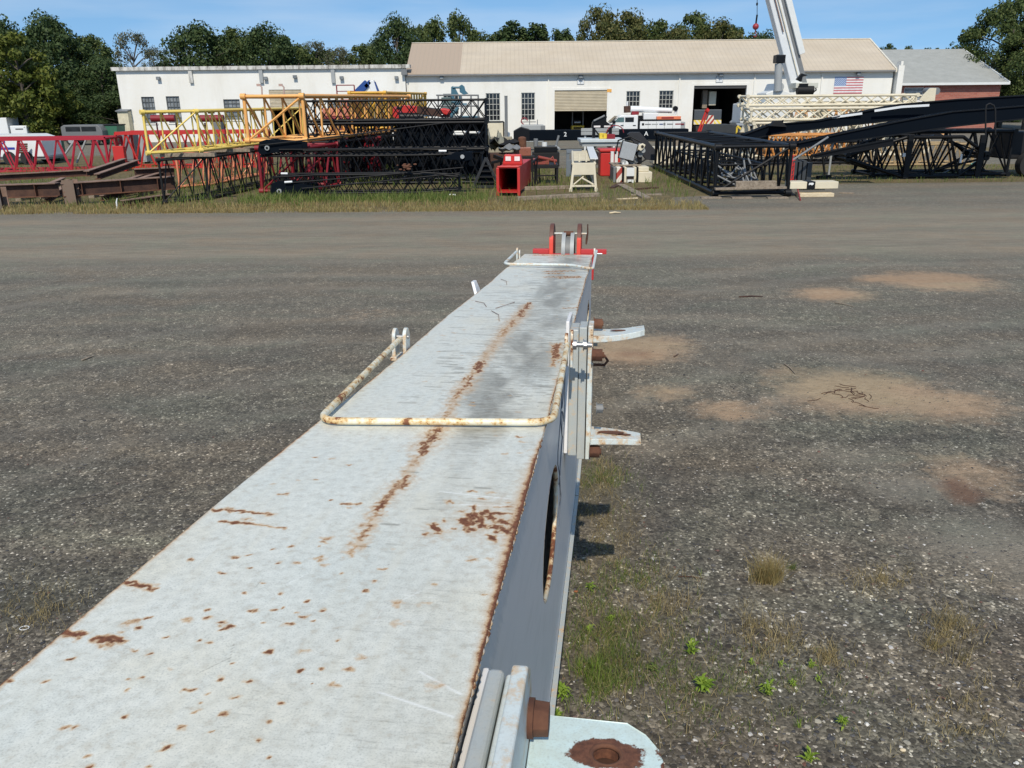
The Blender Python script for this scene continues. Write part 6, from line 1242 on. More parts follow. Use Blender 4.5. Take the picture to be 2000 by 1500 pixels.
# grey slotted panel behind
d = 38; h = HX(1106, 292, 1136, 336, d); gp = thing('slotted_panel', 'grey blue slotted steel panel leaning left of the white gantry section', 'panel', ((h[0]+h[1])/2, d, 0)); a, b = h[0], h[1]; z1 = h[3]
mb = MB(); mb.bx((a, d, 0), (b, d+.08, z1*.62)); mb.bx((a, d, z1*.621), (a+.14, d+.08, z1*.86)); mb.bx((a+.3, d, z1*.621), (a+.42, d+.08, z1*.86)); mb.bx((b-.14, d, z1*.621), (b, d+.08, z1*.86)); mb.bx((a, d-.02, z1*.861), (b, d+.1, z1)); mb.build('panel', paint('blue_grey_steel', (.17, .2, .23), .1), gp, .01)
# white flat table and tool chest
d = 45; h = HX(1134, 272, 1212, 292, d); wt = thing('flatbed_trailer', 'pale blue white flatbed trailer with yellow tools on it', 'trailer', ((h[0]+h[1])/2, d, 0)); MB().bx((h[0], d, h[3]-.16), (h[1]+.2, d+2.2, h[3])).build('deck', paint('pale_blue_white', (.6, .66, .68), .05), wt, .02); MB().bx((h[0]+.1, d+.1, h[3]-.36), (h[1], d+2.1, h[3]-.161)).build('frame', LGREY, wt)
for x_ in (h[0]+.7, h[1]-.6):
    for y_ in (d+.15, d+2.05): wl_ = MB().wheel((x_, y_, .36), (0, 1, 0), .36, .2).build('wheel', RUBBER, wt, .03); MB().wheel((x_, y_-.08, .36), (0, 1, 0), .18, .08, 16).build('rim', LGREY, wl_)
z_ = h[3]; tagb(MB().bx((P(1172, 280, d).x, d+.3, z_+.001), (P(1180, 280, d).x, d+.7, z_+.3)).tube((P(1183, 280, d).x, d+.3, z_+.15), (P(1183, 280, d).x, d+.6, z_+.15), .14, 12), 'yellow_toolbox', HAZ, 'yellow tool case on the flatbed trailer', 'tool case', None, .02)
tagb(MB().bx((P(1186, 280, d).x, d+.2, z_+.001), (P(1202, 280, d).x, d+.7, z_+.24)).path([(P(1186, 280, d).x+.45*(1-math.cos(k*.39)), d+.4, z_+.3+.38*math.sin(k*.39)) for k in range(9)], .03, 6), 'coiled_cable_box', DRED, 'red box under an arched cable on the flatbed trailer', 'box', None, .02)
# plank table with legs, gantry frame
d = 49; h = HX(1135, 250, 1209, 264, d); pt_ = thing('plank_table', 'light grey plank table on white legs behind the black gantry frame', 'table', ((h[0]+h[1])/2, d, 0))
for k in range(2): MB().bx((h[0], d+.02*k, h[2]+(h[3]-h[2])*k/2+.01), (h[1], d+.08+.02*k, h[2]+(h[3]-h[2])*(k+1)/2-.01)).build('plank', LGREY, pt_, .01)
for x_ in (h[0]+.25, h[1]-.25): MB().bx((x_-.05, d+.1, 0), (x_+.05, d+.2, h[3]-.03)).build('leg', WHITE, pt_)
d = 46.5; h = HX(1157, 243, 1195, 288, d); gf = thing('gantry_frame', 'black gantry frame with an X brace and a raised plough arm', 'frame', ((h[0]+h[1])/2, d, 0)); a, b, z0, z1 = h[0], h[1], h[2], h[3]; z0 = max(z0-.3, 0)
mb = MB(); mb.bx((a, d, 0), (a+.16, d+.2, z1-.2)); mb.bx((b-.16, d, 0), (b, d+.2, z1-.2)); mb.build('post', BLACK, gf); mb = MB(); mb.bx((a-.05, d-.02, z1-.198), (b+.05, d+.22, z1)); mb.build('top_rail', BLACK, gf); MB().bar((a+.16, d+.1, .8), (b-.16, d+.1, z1-.3), .08, .1, (0, 1, 0)).bar((b-.16, d+.12, .8), (a+.16, d+.12, z1-.3), .08, .1, (0, 1, 0)).build('x_brace', BLACK, gf)
mb = MB(); mb.prism([P(1157, 243, d), P(1159, 237, d), P(1182, 224, d), P(1186, 228, d), P(1183, 236, d), P(1195, 246, d)], (0, .5, 0)); mb.build('plough_arm', BLACK, gf, .02); MB().tube(P(1160, 236, d-.05), P(1181, 226, d-.05), .05, 8).build('rod', GREY, gf); mb = MB(); p = P(1176, 250, d)
for k in (-.45, .1): mb.bx((p.x+k, d-.03, z1-.15), (p.x+k+.35, d-.021, z1-.06))
mb.build('reflector', flat('reflector_white', (.7, .65, .62), .4), gf)
# black diagonal plate
mb = MB(); d = 43; mb.prism([P(1226, 262, d), P(1232, 258, d), P(1250, 258, d), P(1283, 296, d), P(1283, 314, d), P(1262, 312, d)], (0, .4, 0)); tagb(mb, 'boom_heel', flat('dull_black_plate', (.022, .023, .028), .6), 'dull black boom heel leaning down to the right behind the engine', 'boom part', None, .02)
# red tank and white posts
d = 38; h = HX(1173, 291, 1203, 324, d); a, b, z0, z1 = h; tk = thing('fuel_tank', 'red fuel tank with a rounded lip left of the radiator', 'tank', ((a+b)/2, d+.5, 0)); MB().bx((a, d, 0), (b+.2, d+1, z1-.14)).build('shell', RED, tk, .05, 3); MB().bx((a-.05, d-.06, z1-.138), (b+.5, d+1.06, z1)).build('lip', RED, tk, .05, 3)
for k, (x0, x1) in enumerate(((1193, 1199), (1201, 1207))): xa_, xb_ = P(x0, 305, 36.8).x, P(x1, 305, 36.8).x; tagb(MB().bx((xa_, 36.8, 0), (xb_, 36.95, P(1200, 296, 36.8).z)), 'marker_post', WHITE, ('left' if k == 0 else 'right')+' one of two white upright posts before the red tank', 'post', 'white posts', .01)
# engine with radiator on pallet on blocks
d = 35.5; p = P(1235, 300, d); en = thing('engine', 'diesel engine with a tilted silver radiator, sitting on the striped blocks', 'engine', (p.x, d+.5, P(1235, 322, d).z)); zb_ = P(1235, 321, d).z
cR = P(1227, 295, d); M_ = Matrix.Rotation(R(-12), 3, 'Y') @ Matrix.Rotation(R(10), 3, 'X'); M_ = Matrix.Rotation(R(14), 3, 'Y'); MB().box(cR, (.62, .14, .68), M_).build('radiator', flat('silver_radiator', (.38, .4, .41), .5, .2, .1, 20), en, .02); MB().box(cR+Vector((0, .09, 0)), (.68, .08, .74), M_).build('radiator_frame', BLACK, en, .01)
mb = MB(); mb.bx((p.x-.15, d+.2, zb_), (p.x+.45, d+1.1, zb_+.5)); mb.build('block', BLACKD, en, .03); mb = MB(); mb.tube((p.x+.1, d+.15, zb_+.15), (p.x+.1, d+.2, zb_+.15), .2, 16); mb.tube((p.x+.35, d+.1, zb_+.4), (p.x+.35, d+.5, zb_+.4), .12, 14); mb.build('pulley', GREY, en)
for (ox, oz, r_) in ((-.35, .1, .1), (.45, .55, .09), (.3, .75, .06)): MB().tube((p.x+ox, d-.02, zb_+oz), (p.x+ox+.05, d+.4, zb_+oz+.02), r_, 12).build('filter', LGREY, en)
c = P(1254, 286, d); MB().prism([P(1246, 292, d-.1), P(1248, 283, d-.1), P(1256, 280, d-.1), P(1261, 283, d-.1), P(1258, 290, d-.1), P(1252, 295, d-.1)], (0, .2, 0)).build('exhaust_casting', CREAM, en, .02); MB().tube((c.x, d-.12, c.z), (c.x, d-.101, c.z), .06, 12).build('hub', BLACKD, en)
mb = MB(); mb.path([(c.x-.1, d, c.z+.2), (c.x-.5, d+.1, c.z+.4), (c.x-1.0, d, c.z+.25), (c.x-1.1, d, c.z-.3)], .035, 8); mb.path([(c.x-.2, d-.05, c.z-.3), (c.x-.1, d, c.z-.7), (c.x+.2, d, c.z-.5)], .04, 8); mb.build('hose', BLACK, en)
mb = MB(); mb.tube((cR.x-.1, d-.02, zb_+.02), (cR.x-.1, d+.3, zb_+.02), .13, 14); mb.build('oil_pan', WHITE, en)
for k in range(9): 
    r = rnd; x_ = p.x+r.uniform(-.1, .5); z_ = zb_+r.uniform(.05, .7); MB().tube((x_, d+.0, z_), (x_+r.uniform(-.2, .2), d+.2, z_+r.uniform(-.15, .15)), r.uniform(.02, .05), 8).build('fitting', r.choice([CHROME, BLACK, GREY]), en)
q = gd(1197, 357); zt_ = zb_-.06; pal = thing('timber_pallet', 'dark timber pallet under the engine', 'pallet', (p.x, d+.4, zt_)); MB().bx((P(1196, 320, d).x, d-.1, zt_), (P(1252, 320, d).x, d+1.3, zb_-.002)).build('deck', WOOD, pal, .01)
# striped counterweight blocks
n = NT('red_white_hazard'); v = n.coord(rot=(0, R(-38), 0)); sx = n.n('ShaderNodeSeparateXYZ'); n.l(v, sx.inputs[0]); st_ = n.math('LESS_THAN', n.math('FRACT', n.math('MULTIPLY', sx.outputs[0], 3.0)), .5); STR = n.fin(n.mix(st_, (.72, .68, .58), (.38, .045, .03)), .5)
dq = gd(1230, 357).y; zc_ = zt_-.005
def cw(x0, x1, zlo, zhi, mat, lb, dd=0, dep=1.2, nm='counterweight_block'): 
    xa_, xb_ = P(x0, 350, dq).x, P(x1, 350, dq).x; return tagb(MB().bx((xa_, dq+dd, zlo), (xb_-.01, dq+dd+dep, zhi)), nm, mat, lb, 'counterweight', 'counterweight blocks under the engine', .02)
mid = .93; cw(1198, 1204, 0, zc_, GREY, 'narrow grey slab at the left end of the striped blocks', .1); cw(1204, 1215, 0, zc_, STR, 'counterweight slab with red and white diagonal stripes')
cw(1215, 1219, 0, zc_, BLACK, 'thin dark slab right of the striped one', .03); cw(1219, 1224, 0, zc_, CREAM, 'narrow cream slab between two dark slabs, the left one')
cw(1224, 1238, 0, zc_, flat('deep_brown_black', (.03, .018, .015), .5), 'wide dark brown slab with pale fittings in its face', .04); cw(1238, 1243, 0, zc_, CREAM, 'narrow cream slab right of the wide dark slab'); cw(1243, 1247, 0, zc_, BLACK, 'thin dark slab left of the stacked cream blocks', .03)
hm = P(1260, 336, dq).z; cw(1247, 1274, 0, hm, CREAM, 'lower cream block at the right end of the counterweights', 0, 1.2); cw(1247, 1268, hm+.004, zc_, CREAM, 'upper cream block at the right end of the counterweights', .1, 1.0)
mb = MB(); xm_ = P(1231, 345, dq).x; mb.bx((xm_-.16, dq-.02, zc_-.36), (xm_+.16, dq+.036, zc_-.02)); mb.bx((xm_-.14, dq-.02, zc_-.72), (xm_+.14, dq+.036, zc_-.5)); mb.tube((xm_, dq-.02, zc_-.72), (xm_, dq+.036, zc_-.72), .14, 16); tagb(mb, 'lifting_fitting', WHITE, 'white lifting fittings on the wide dark slab', 'fitting')
# scattered timber
for (x0, y0, x1, y1, w, h_, lb, mt_) in [(1212, 362, 1262, 388, .3, .06, 'dark flat board lying aslant left of the big black section', WOOD), (1232, 382, 1292, 381, .16, .05, 'thin grey board lying level in dry grass', WOOD), (1222, 372, 1285, 368, .1, .06, 'thin dark board farther up in the debris', RUSTD), (1205, 390, 1245, 388, .1, .04, 'pale slat lying nearest the lane in the debris', TIMB), (1195, 368, 1215, 358, .2, .05, 'short dark board below the striped block', RUSTD)]:
    a, b = gd(x0, y0), gd(x1, y1); tagb(MB().bar(a+Vector((0, 0, h_/2)), b+Vector((0, 0, h_/2)), w, h_), 'board', mt_, lb, 'board', 'boards lying on the ground', .005)
# ---- big black section on the right
q = gd(1395, 385); Lr = (gd(1282, 330)-q); Lr.z = 0; Lr = Vector((0, 1, 0)); wb_ = gd(1535, 383).x-q.x; zt_ = P(1470, 284, q.y).z
lattice('boom_section', 'largest black lattice section, its open end facing the lane at the right', 'boom section', (q.x, q.y), Lr, (1, 0, 0), 12.4, wb_, zt_, BLACK, 12, .085, .042, z=.05, group=YB)
lattice('boom_section', 'small black lattice section stored inside the largest one', 'boom section', (q.x+.5, q.y+1.2), Lr, (1, 0, 0), 9, wb_-1.0, .75, BLACK, 10, .045, .028, z=.3, group=YB)
mb = MB(); r = np.random.RandomState(31)
for k in range(16): x_ = q.x+.5+r.rand()*(wb_-1); y_ = q.y+.6+r.rand()*.8; mb.tube((x_, y_, .25+r.rand()*.5), (x_+r.normal(0, .5), y_+.3, .6+r.rand()*.7), .035, 6)
tagb(mb, 'chain_pile', GREY, 'tangle of dark rods and chain inside the open end of the largest black section', 'chain')
a = P(1396, 369, q.y-.25); b = P(1535, 366, q.y-.25); tagb(MB().bar(a, b, .22, .07), 'plank', WOOD, 'long grey plank laid across the front of the largest black section', 'plank', None, .005)
a = P(1436, 361, q.y-.15); b = P(1515, 360, q.y-.15); tagb(MB().bar(a, b, .2, .25), 'timber_block', WOOD, 'thick weathered timber lying on the long grey plank', 'timber', None, .01)
mb = MB()
for px in (1390, 1450, 1520): p = gd(px, 388); mb.bx((p.x-.35, p.y, 0), (p.x+.35, p.y+.25, .045))
tagb(mb, 'ground_boards', WOOD, 'flat boards under the front of the largest black section', 'board')
a, b = gd(1284, 342), gd(1370, 330); 
# cream slabs seen through it
h = HX(1277, 287, 1360, 318, 45); tagb(MB().bx((h[0], 45, 0), (h[1], 46, h[3])), 'cream_slab', CREAM, 'long cream slab standing behind the largest black section', 'counterweight', None, .03)
tagb(MB().bx((P(1362, 300, 47).x, 47, 0), (P(1430, 300, 47).x, 48, P(1380, 292, 47).z)), 'cream_slab', CREAM, 'second cream slab farther right behind the largest black section', 'counterweight', None, .03)
# second flat black section, farther and right, and tubes on top
q2 = gd(1460, 352); lattice('boom_section', 'low black lattice section lying beyond the largest one', 'boom section', (P(1400, 300, 43).x, 43), (1, .03, 0), (0, 1, 0), 8, 2.0, P(1450, 278, 43).z, BLACK, 10, .07, .04, z=.05, group=YB)
for (x0, y0, x1, y1, dd, lb) in ((1300, 268, 1400, 272, 41, 'black pipe lying highest on the largest black section'), (1330, 275, 1480, 277, 36, 'long black pipe lying across the largest black section'), (1360, 270, 1500, 269, 38, 'black pipe lying across the far end of the largest black section'), (1405, 262, 1462, 266, 42, 'short black pipe pointing at the girder elbow')):
    tagb(MB().tube(P(x0, y0, dd), P(x1, y1, dd), .09, 10), 'black_pipe', BLACK, lb, 'pipe', 'black pipes lying on the lattice sections')
# red ladder frame and dark stacked plates
p = gd(1541, 372); mb = MB(); mb.bar((p.x, p.y, 0), (p.x+.03, p.y+.1, P(1541, 303, p.y).z), .06, .06, (0, 1, 0)); mb.bar((p.x+.14, p.y+.1, .1), (p.x+.12, p.y+.1, P(1541, 318, p.y).z), .04, .04, (0, 1, 0))
for k in range(7): mb.bar((p.x, p.y+.05, .2+k*.17), (p.x+.13, p.y+.05, .25+k*.17), .03, .03)
tagb(mb, 'red_ladder', RED, 'narrow red ladder frame standing at the right corner of the largest black section', 'ladder')
for k, (x0, x1, y0) in enumerate(((1545, 1557, 312), (1559, 1566, 316), (1567, 1575, 314), (1576, 1586, 318))):
    p = gd((x0+x1)/2, 357); xa_, xb_ = P(x0, 340, p.y).x, P(x1, 340, p.y).x; tagb(MB().bx((xa_, p.y, 0), (xb_-.02, p.y+.8, P(x0, y0, p.y).z)), 'steel_plate', flat('dark_plate_%d' % k, (.04, .045, .05), .5), ['first', 'second', 'third', 'fourth'][k]+' dark upright steel plate counted rightwards from the red ladder', 'steel plate', 'dark steel plates standing upright', .01)
# cream beams on the ground
def slab(x0, x1, yb, hh, dep, mat, nm, lb, z=0, dd=0, cat='beam block'):
    p = gd((x0+x1)/2, yb); xa_, xb_ = P(x0, yb-8, p.y).x, P(x1, yb-8, p.y).x; return tagb(MB().bx((xa_, p.y+dd, z), (xb_, p.y+dd+dep, z+hh)), nm, mat, lb, cat, None, .012)
slab(1563, 1630, 385, .13, .5, TIMB, 'fresh_board', 'pale fresh board lying lowest below the cream block', 0, 0, 'board'); slab(1562, 1612, 379, .12, .5, TIMB, 'fresh_board', 'short pale board between the lowest board and the cream block', .135, 0, 'board')
slab(1543, 1637, 384, .24, .6, CREAM, 'cream_block', 'long cream block with a black band, right of the largest black section', .26, .05); p = gd(1590, 384); xa_, xb_ = P(1576, 370, p.y).x, P(1592, 370, p.y).x; bk = MB().bx((xa_, p.y+.03, .25), (xb_, p.y+.67, .51)); bo = tagb(bk, 'black_band', BLACK, 'black band around the long cream block, worn white mark on it', 'band'); xm2 = (xa_+xb_)/2; MB().prism([(xm2-.09, p.y+.022, .39), (xm2-.03, p.y+.022, .41), (xm2+.03, p.y+.022, .385), (xm2+.07, p.y+.022, .41), (xm2+.09, p.y+.022, .45), (xm2+.05, p.y+.022, .475), (xm2-.08, p.y+.022, .47)], (0, .006, 0)).build('worn_mark', WHITEC, bo)
a, b = gd(1551, 376), gd(1563, 392); tagb(MB().bar(a+Vector((0, 0, .45)), b+Vector((0, 0, .02)), .04, .04), 'red_strap', DRED, 'dark red strap leaning on the pale boards', 'strap'); a, b = gd(1640, 378), gd(1668, 379); tagb(MB().bar(a+Vector((0, 0, .03)), b+Vector((0, 0, .03)), .12, .05), 'board', WOOD, 'dark slat on the gravel right of the pale boards', 'board')
# ---- inclined box girders
def girder(pts, d0, d1, hgt, wd, label, mat=NAVY):
    """pts: (px,py_top,py_bottom) along the member, depth going d0->d1"""
    n_ = len(pts); root = thing('mast_girder', label, 'girder', tuple(P(pts[n_//2][0], pts[n_//2][2], (d0+d1)/2)), 'long black box girders resting at a slant')
    T = [P(x, yt, d0+(d1-d0)*i/(n_-1)) for i, (x, yt, yb) in enumerate(pts)]; B = [P(x, yb, d0+(d1-d0)*i/(n_-1)) for i, (x, yt, yb) in enumerate(pts)]
    for i in range(n_): B[i].z = max(B[i].z, .1)
    off = Vector((0, wd, 0)); vs = []; 
    for t, b in zip(T, B): vs += [t, t+off, b+off, b]
    fs = [(4*i+k, 4*i+(k+1) % 4, 4*i+4+(k+1) % 4, 4*i+4+k) for i in range(n_-1) for k in range(4)]+[(3, 2, 1, 0), (4*n_-4, 4*n_-3, 4*n_-2, 4*n_-1)]
    MB().add(vs, fs).build('box', mat, root)
    mb = MB()
    for seq, s_ in ((T, 1), (B, -1)):
        for a_, b_ in zip(seq, seq[1:]): mb.bar(a_+Vector((0, -.03, .02*s_)), b_+Vector((0, -.03, .02*s_)), .06, .05, (0, 0, 1))
    mb.build('edge_flange', BLACK, root); return root, T, B
g1, T, B = girder([(1506, 244, 262), (1600, 236, 250), (1755, 205, 233), (1870, 195, 222), (2060, 184, 205)], 36.5, 34.5, .8, .8, 'uppermost black box girder rising to the right edge of the photo')
mb = MB(); mb.bar(P(1625, 229.5, 35.9), P(1684, 221.5, 35.6), .02, .09, (0, 0, 1)); mb.build('marker_strip', WHITEC, g1); mb = MB(); mb.bar(P(1708, 216.5, 35.4), P(1762, 208.5, 35.15), .02, .09, (0, 0, 1)); mb.bar(P(1762, 208.5, 35.15), P(1815, 205.5, 34.9), .02, .09, (0, 0, 1)); mb.build('marker_strip', WHITEC, g1)
g2, T, B = girder([(1455, 263, 274), (1506, 244, 262), (1530, 236, 258)], 37, 36.6, .6, .7, 'short black elbow at the low end of the uppermost girder'); mb = MB(); mb.prism([P(1505, 246, 36.2), P(1513, 236, 36.2), P(1527, 236, 36.2), P(1537, 248, 36.2)], (0, .3, 0)); mb.build('knee_plate', BLACKD, g2)
g3, T, B = girder([(1560, 280, 288), (1640, 262, 276), (1750, 239, 262), (1860, 219, 246), (2060, 203, 224)], 34.5, 33, .8, .8, 'middle black box girder lying under the uppermost one')
g4, T, B = girder([(1590, 303, 307), (1660, 288, 296), (1745, 272, 282)], 33.5, 32.6, .4, .4, 'thin black girder lowest of the slanted ones', BLACK)
mb = MB(); mb.tube(P(1540, 318, 33), P(1617, 268, 33.6), .045, 8); tagb(mb, 'slanted_pole', GREY, 'slim grey pole leaning from the upright plates to the girders', 'pole'); 
mb = MB(); p = gd(1618, 345); mb.tube((p.x, p.y, 0), (p.x+.02, p.y, P(1618, 268, p.y).z), .05, 8); tagb(mb, 'chain_hoist', LGREY, 'pale chain hanging from the low end of the middle girder', 'chain')
mb = MB(); p = gd(1612, 346); mb.bar((p.x, p.y+.1, .1), P(1604, 285, p.y), .07, .07); mb.bar(gd(1595, 350)+Vector((0, 0, .08)), gd(1622, 348)+Vector((0, 0, .08)), .1, .12); tagb(mb, 'prop_stand', BLACKD, 'black prop stand holding the low end of the girders', 'stand')
mb = MB()
for px in (1925, 1944): p1 = P(px, 263, 32.5); p2 = P(px, 215, 32.5); mb.tube(p1, p2, .03, 6)
mb.path([P(1925, 215, 32.5), P(1927, 205, 32.5), P(1933, 202, 32.5), P(1941, 206, 32.5), P(1944, 215, 32.5)], .03, 6); tagb(mb, 'hoop_bar', BLACKD, 'thin black hoop standing before the girders near the right edge', 'hoop')
# ---- hexagonal black section at the right, long side to the viewer
dF = gd(1768, 350).y; x0 = P(1664, 312, dF).x; x1 = P(1936, 297, dF).x
lattice('boom_section', 'black lattice section with both ends tapered, nearest at the right', 'boom section', (x0, dF+.1), (1, -.0, 0), (0, 1, 0), x1-x0, 2.0, P(1820, 266, dF).z, BLACK, 5, .075, .045, t0=(.7, .10), t1=(.7, .10), tu=(.38, .21), z=.03, group=YB)
for px in (1768, 1880): p = gd(px, 350 if px < 1800 else 344); tagb(MB().bx((p.x-.11, dF-.02, .05), (p.x+.11, dF+.08, P(px, 264, dF).z)), 'stanchion', BLACK, 'stout black post at the %s shoulder of the tapered section' % ('left' if px < 1800 else 'right'), 'post', 'shoulder posts of the tapered section')
for px, y0_, y1_ in ((1765, 299, 306), (1876, 301, 318)): mb = MB(); a, b = P(px-2.5, y1_, dF-.03), P(px+4, y0_, dF-.03); mb.bx((a.x, dF-.05, a.z), (b.x, dF-.025, b.z)); tagb(mb, 'white_tag', WHITEC, 'small' if False else ('small white tag on the left shoulder post of the tapered section' if px < 1800 else 'tall white tag on the right shoulder post of the tapered section'), 'tag')
p = gd(1901, 334); tagb(MB().box((p.x, p.y, .3), (.28, .05, .2), Matrix.Rotation(R(-25), 3, 'Y')), 'teal_tag', flat('mint', (.25, .62, .5), .6), 'mint green tag hanging at the right end of the tapered section', 'tag')
lattice('boom_section', 'black lattice section behind the tapered one, reaching farther right', 'boom section', (P(1700, 262, 37).x, 36.2), (1, -.02, 0), (0, 1, 0), P(1982, 262, 36).x-P(1700, 262, 37).x, 2.0, P(1900, 255, 36.2).z, BLACK, 5, .07, .04, z=.03, group=YB)
lattice('boom_section', 'dull tan lattice section glimpsed between the black ones at the right', 'boom section', (P(1690, 262, 42).x, 42), (1, 0, 0), (0, 1, 0), 5.5, 1.8, P(1750, 282, 42).z, paint('dull_tan', (.42, .3, .15), .4, .6, .5), 10, .05, .035, z=.03, group=YB)
lattice('boom_section', 'deep orange lattice section beneath the slanted girders', 'boom section', (P(1500, 262, 44).x, 44), (1, 0, 0), (0, 1, 0), 4.2, 1.8, P(1600, 262, 44).z-.4, paint('deep_orange', (.62, .26, .06), .5, .5), 10, .05, .04, z=.4, group=YB, style='X')
# ---- cream lattice booms behind
lattice('boom_section', 'cream lattice section lying highest, under the white crane boom', 'boom section', (P(1462, 190, 50).x, 50), (1, 0, 0), (0, 1, 0), P(1790, 190, 50).x-P(1462, 190, 50).x, 1.8, P(1640, 184, 50).z-P(1640, 207, 50).z, CREAM, 13, .075, .04, z=P(1640, 207, 50).z, group=YB, style='X')
lattice('boom_section', 'cream lattice section in the second tier of the cream stack', 'boom section', (P(1470, 215, 49).x, 49.2), (1, 0, 0), (0, 1, 0), 9.5, 1.8, P(1600, 208, 49).z-P(1600, 236, 49).z-.03, CREAM, 12, .075, .045, z=P(1600, 236, 49).z, group=YB, style='X')
lattice('boom_section', 'cream lattice section resting on the ground under the cream stack', 'boom section', (P(1475, 240, 49).x, 49.1), (1, 0, 0), (0, 1, 0), 9.0, 1.8, P(1600, 236, 49).z-.05, CREAM, 9, .075, .05, z=.02, group=YB, style='X')
h = HX(1580, 197, 1780, 212, 51.8); tagb(MB().bx((h[0], 52, h[2]), (h[1], 52.8, h[3])), 'cream_beam', CREAM, 'solid cream beam lying behind the highest cream lattice section', 'girder', None, .03)
mb = MB(); h2 = HX(1575, 212, 1770, 262, 52.2)
for x_ in (h[0]+1, (h[0]+h[1])/2, h[1]-1): mb.bx((x_-.25, 52.1, 0), (x_+.25, 52.7, h[2]-.002))
tagb(mb, 'beam_trestle', CREAM, 'cream trestles carrying the solid cream beam', 'trestle'); lattice('boom_section', 'pale orange lattice section low behind the cream stack', 'boom section', (P(1560, 240, 53.5).x, 53.5), (1, 0, 0), (0, 1, 0), 9, 1.6, 1.7, paint('pale_orange', (.78, .45, .2), .25), 14, .09, .04, z=.9, group=YB)
d = 50.6; hd = thing('pulley_head', 'cream pulley head with two pulleys before the brick building', 'boom head', tuple(P(1800, 205, d)))
MB().prism([P(1796, 196, d), P(1803, 186, d), P(1817, 172, d), P(1829, 172, d), P(1826, 197, d), P(1815, 200, d)], (0, .1, 0)).build('head_plate', CREAM, hd, .01); MB().prism([P(1796, 196, d+1), P(1803, 186, d+1), P(1817, 172, d+1), P(1829, 172, d+1), P(1826, 197, d+1)], (0, .1, 0)).build('head_plate', CREAM, hd, .01)
for px in (1815, 1824): c = P(px, 178, d+.5); MB().tube((c.x, d+.15, c.z), (c.x, d+.95, c.z), .2, 14).build('pulley', GREY, hd)
mb = MB(); mb.bx(P(1808, 215, d+.2), P(1822, 197, d+.8)); a = P(1815, 215, d+.5); mb.bx((a.x-.2, d+.2, 0), (a.x+.2, d+.8, a.z)); mb.build('support_post', CREAM, hd, .02); mb = MB(); mb.tube(P(1776, 184, d+.3), P(1790, 203, d+.3), .05, 6); mb.tube(P(1790, 186, d+.3), P(1776, 203, d+.3), .05, 6); mb.tube(P(1770, 185, d+.3), P(1800, 187, d+.3), .06, 6); mb.build('head_bracing', CREAM, hd)
# ---- truck crane with raised white telescopic boom
d = 60; tc_ = thing('telescopic_crane', 'white telescopic crane with its boom raised out of the top of the photo', 'crane', (P(1560, 200, d).x, d+1, 0))
bs, bt = P(1558, 176, d+1.2), P(1497, -60, d+1.2); ax = (bt-bs).normalized(); 
def tb(u0, u1, w0, dpt, nm, mat, off=0):
    sd = ax.cross(Vector((0, 1, 0))).normalized(); p, q = bs+ax*u0+sd*off, bs+ax*u1+sd*off; return MB().bar(p, q, dpt, w0, sd).build(nm, mat, tc_, .06)
Lb_ = (bt-bs).length; tb(0, Lb_*.98, .95, .85, 'base_boom', paint('boom_white', (.74, .77, .78), .03, .4, .2)); 
sd = ax.cross(Vector((0, 1, 0))).normalized(); s_ = -1 if sd.x > 0 else 1
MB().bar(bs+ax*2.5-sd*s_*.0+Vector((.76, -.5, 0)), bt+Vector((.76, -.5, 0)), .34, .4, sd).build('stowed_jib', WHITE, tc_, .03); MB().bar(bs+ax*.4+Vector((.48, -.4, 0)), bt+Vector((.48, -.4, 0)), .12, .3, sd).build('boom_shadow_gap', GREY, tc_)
MB().bar(bs+ax*1.0+Vector((.1, -.53, 0)), bt+Vector((.1, -.53, 0)), .06, .05, sd).build('boom_edge_strip', CREAM, tc_); MB().bar(bs+ax*4+Vector((-.12, -.53, 0)), bs+ax*7.3+Vector((-.12, -.53, 0)), .05, .06, sd).build('rust_streak_rail', RUSTL, tc_)
mb = MB(); mb.tube(P(1519, 178, d-.2), P(1521, 124, d-.2), .26, 14); mb.build('lift_cylinder', LGREY, tc_); MB().tube(P(1521, 124, d-.2), P(1520, 106, d-.2), .13, 12).build('piston_rod', CHROME, tc_); MB().bx(P(1516, 123, d-.5), P(1528, 108, d+.3)).build('hose_reel', BLACK, tc_, .03)
MB().prism([P(1496, 182, d), P(1510, 177, d), P(1516, 163, d), P(1526, 163, d), P(1532, 177, d), P(1545, 182, d), P(1545, 215, d), P(1500, 215, d)], (0, 2.2, 0)).build('turntable', WHITE, tc_, .04); c = P(1521, 170, d); MB().tube((c.x, d-.2, c.z), (c.x, d-.003, c.z), .3, 18).build('pivot_boss', LGREY, tc_); MB().tube((c.x, d-.22, c.z), (c.x, d-.201, c.z), .12, 12).build('pivot_pin', BLACK, tc_)
MB().bx(P(1554, 172, d-.3), P(1584, 162, d+1.2)).build('winch_guard', paint('winch_white', (.6, .6, .52), .2), tc_, .03); MB().bx(P(1561, 171, d-.42), P(1578, 163, d-.302)).build('winch', BLACK, tc_, .02); MB().tube(P(1557, 176, d-.2), P(1588, 176, d-.2), .3, 12).build('rope_drum', BLACKD, tc_)
MB().prism([P(1556, 155, d-.3), P(1566, 143, d-.3), P(1578, 147, d-.3), P(1568, 150, d-.3), P(1566, 160, d-.3)], (0, .3, 0)).build('floodlight', BLACK, tc_, .02)
mb = MB(); mb.path([P(1582, 168, d), P(1592, 166, d), P(1594, 176, d), P(1586, 182, d)], .05, 6); mb.path([P(1584, 172, d), P(1590, 178, d), P(1582, 184, d)], .05, 6); mb.build('hydraulic_hose', BLACKD, tc_)
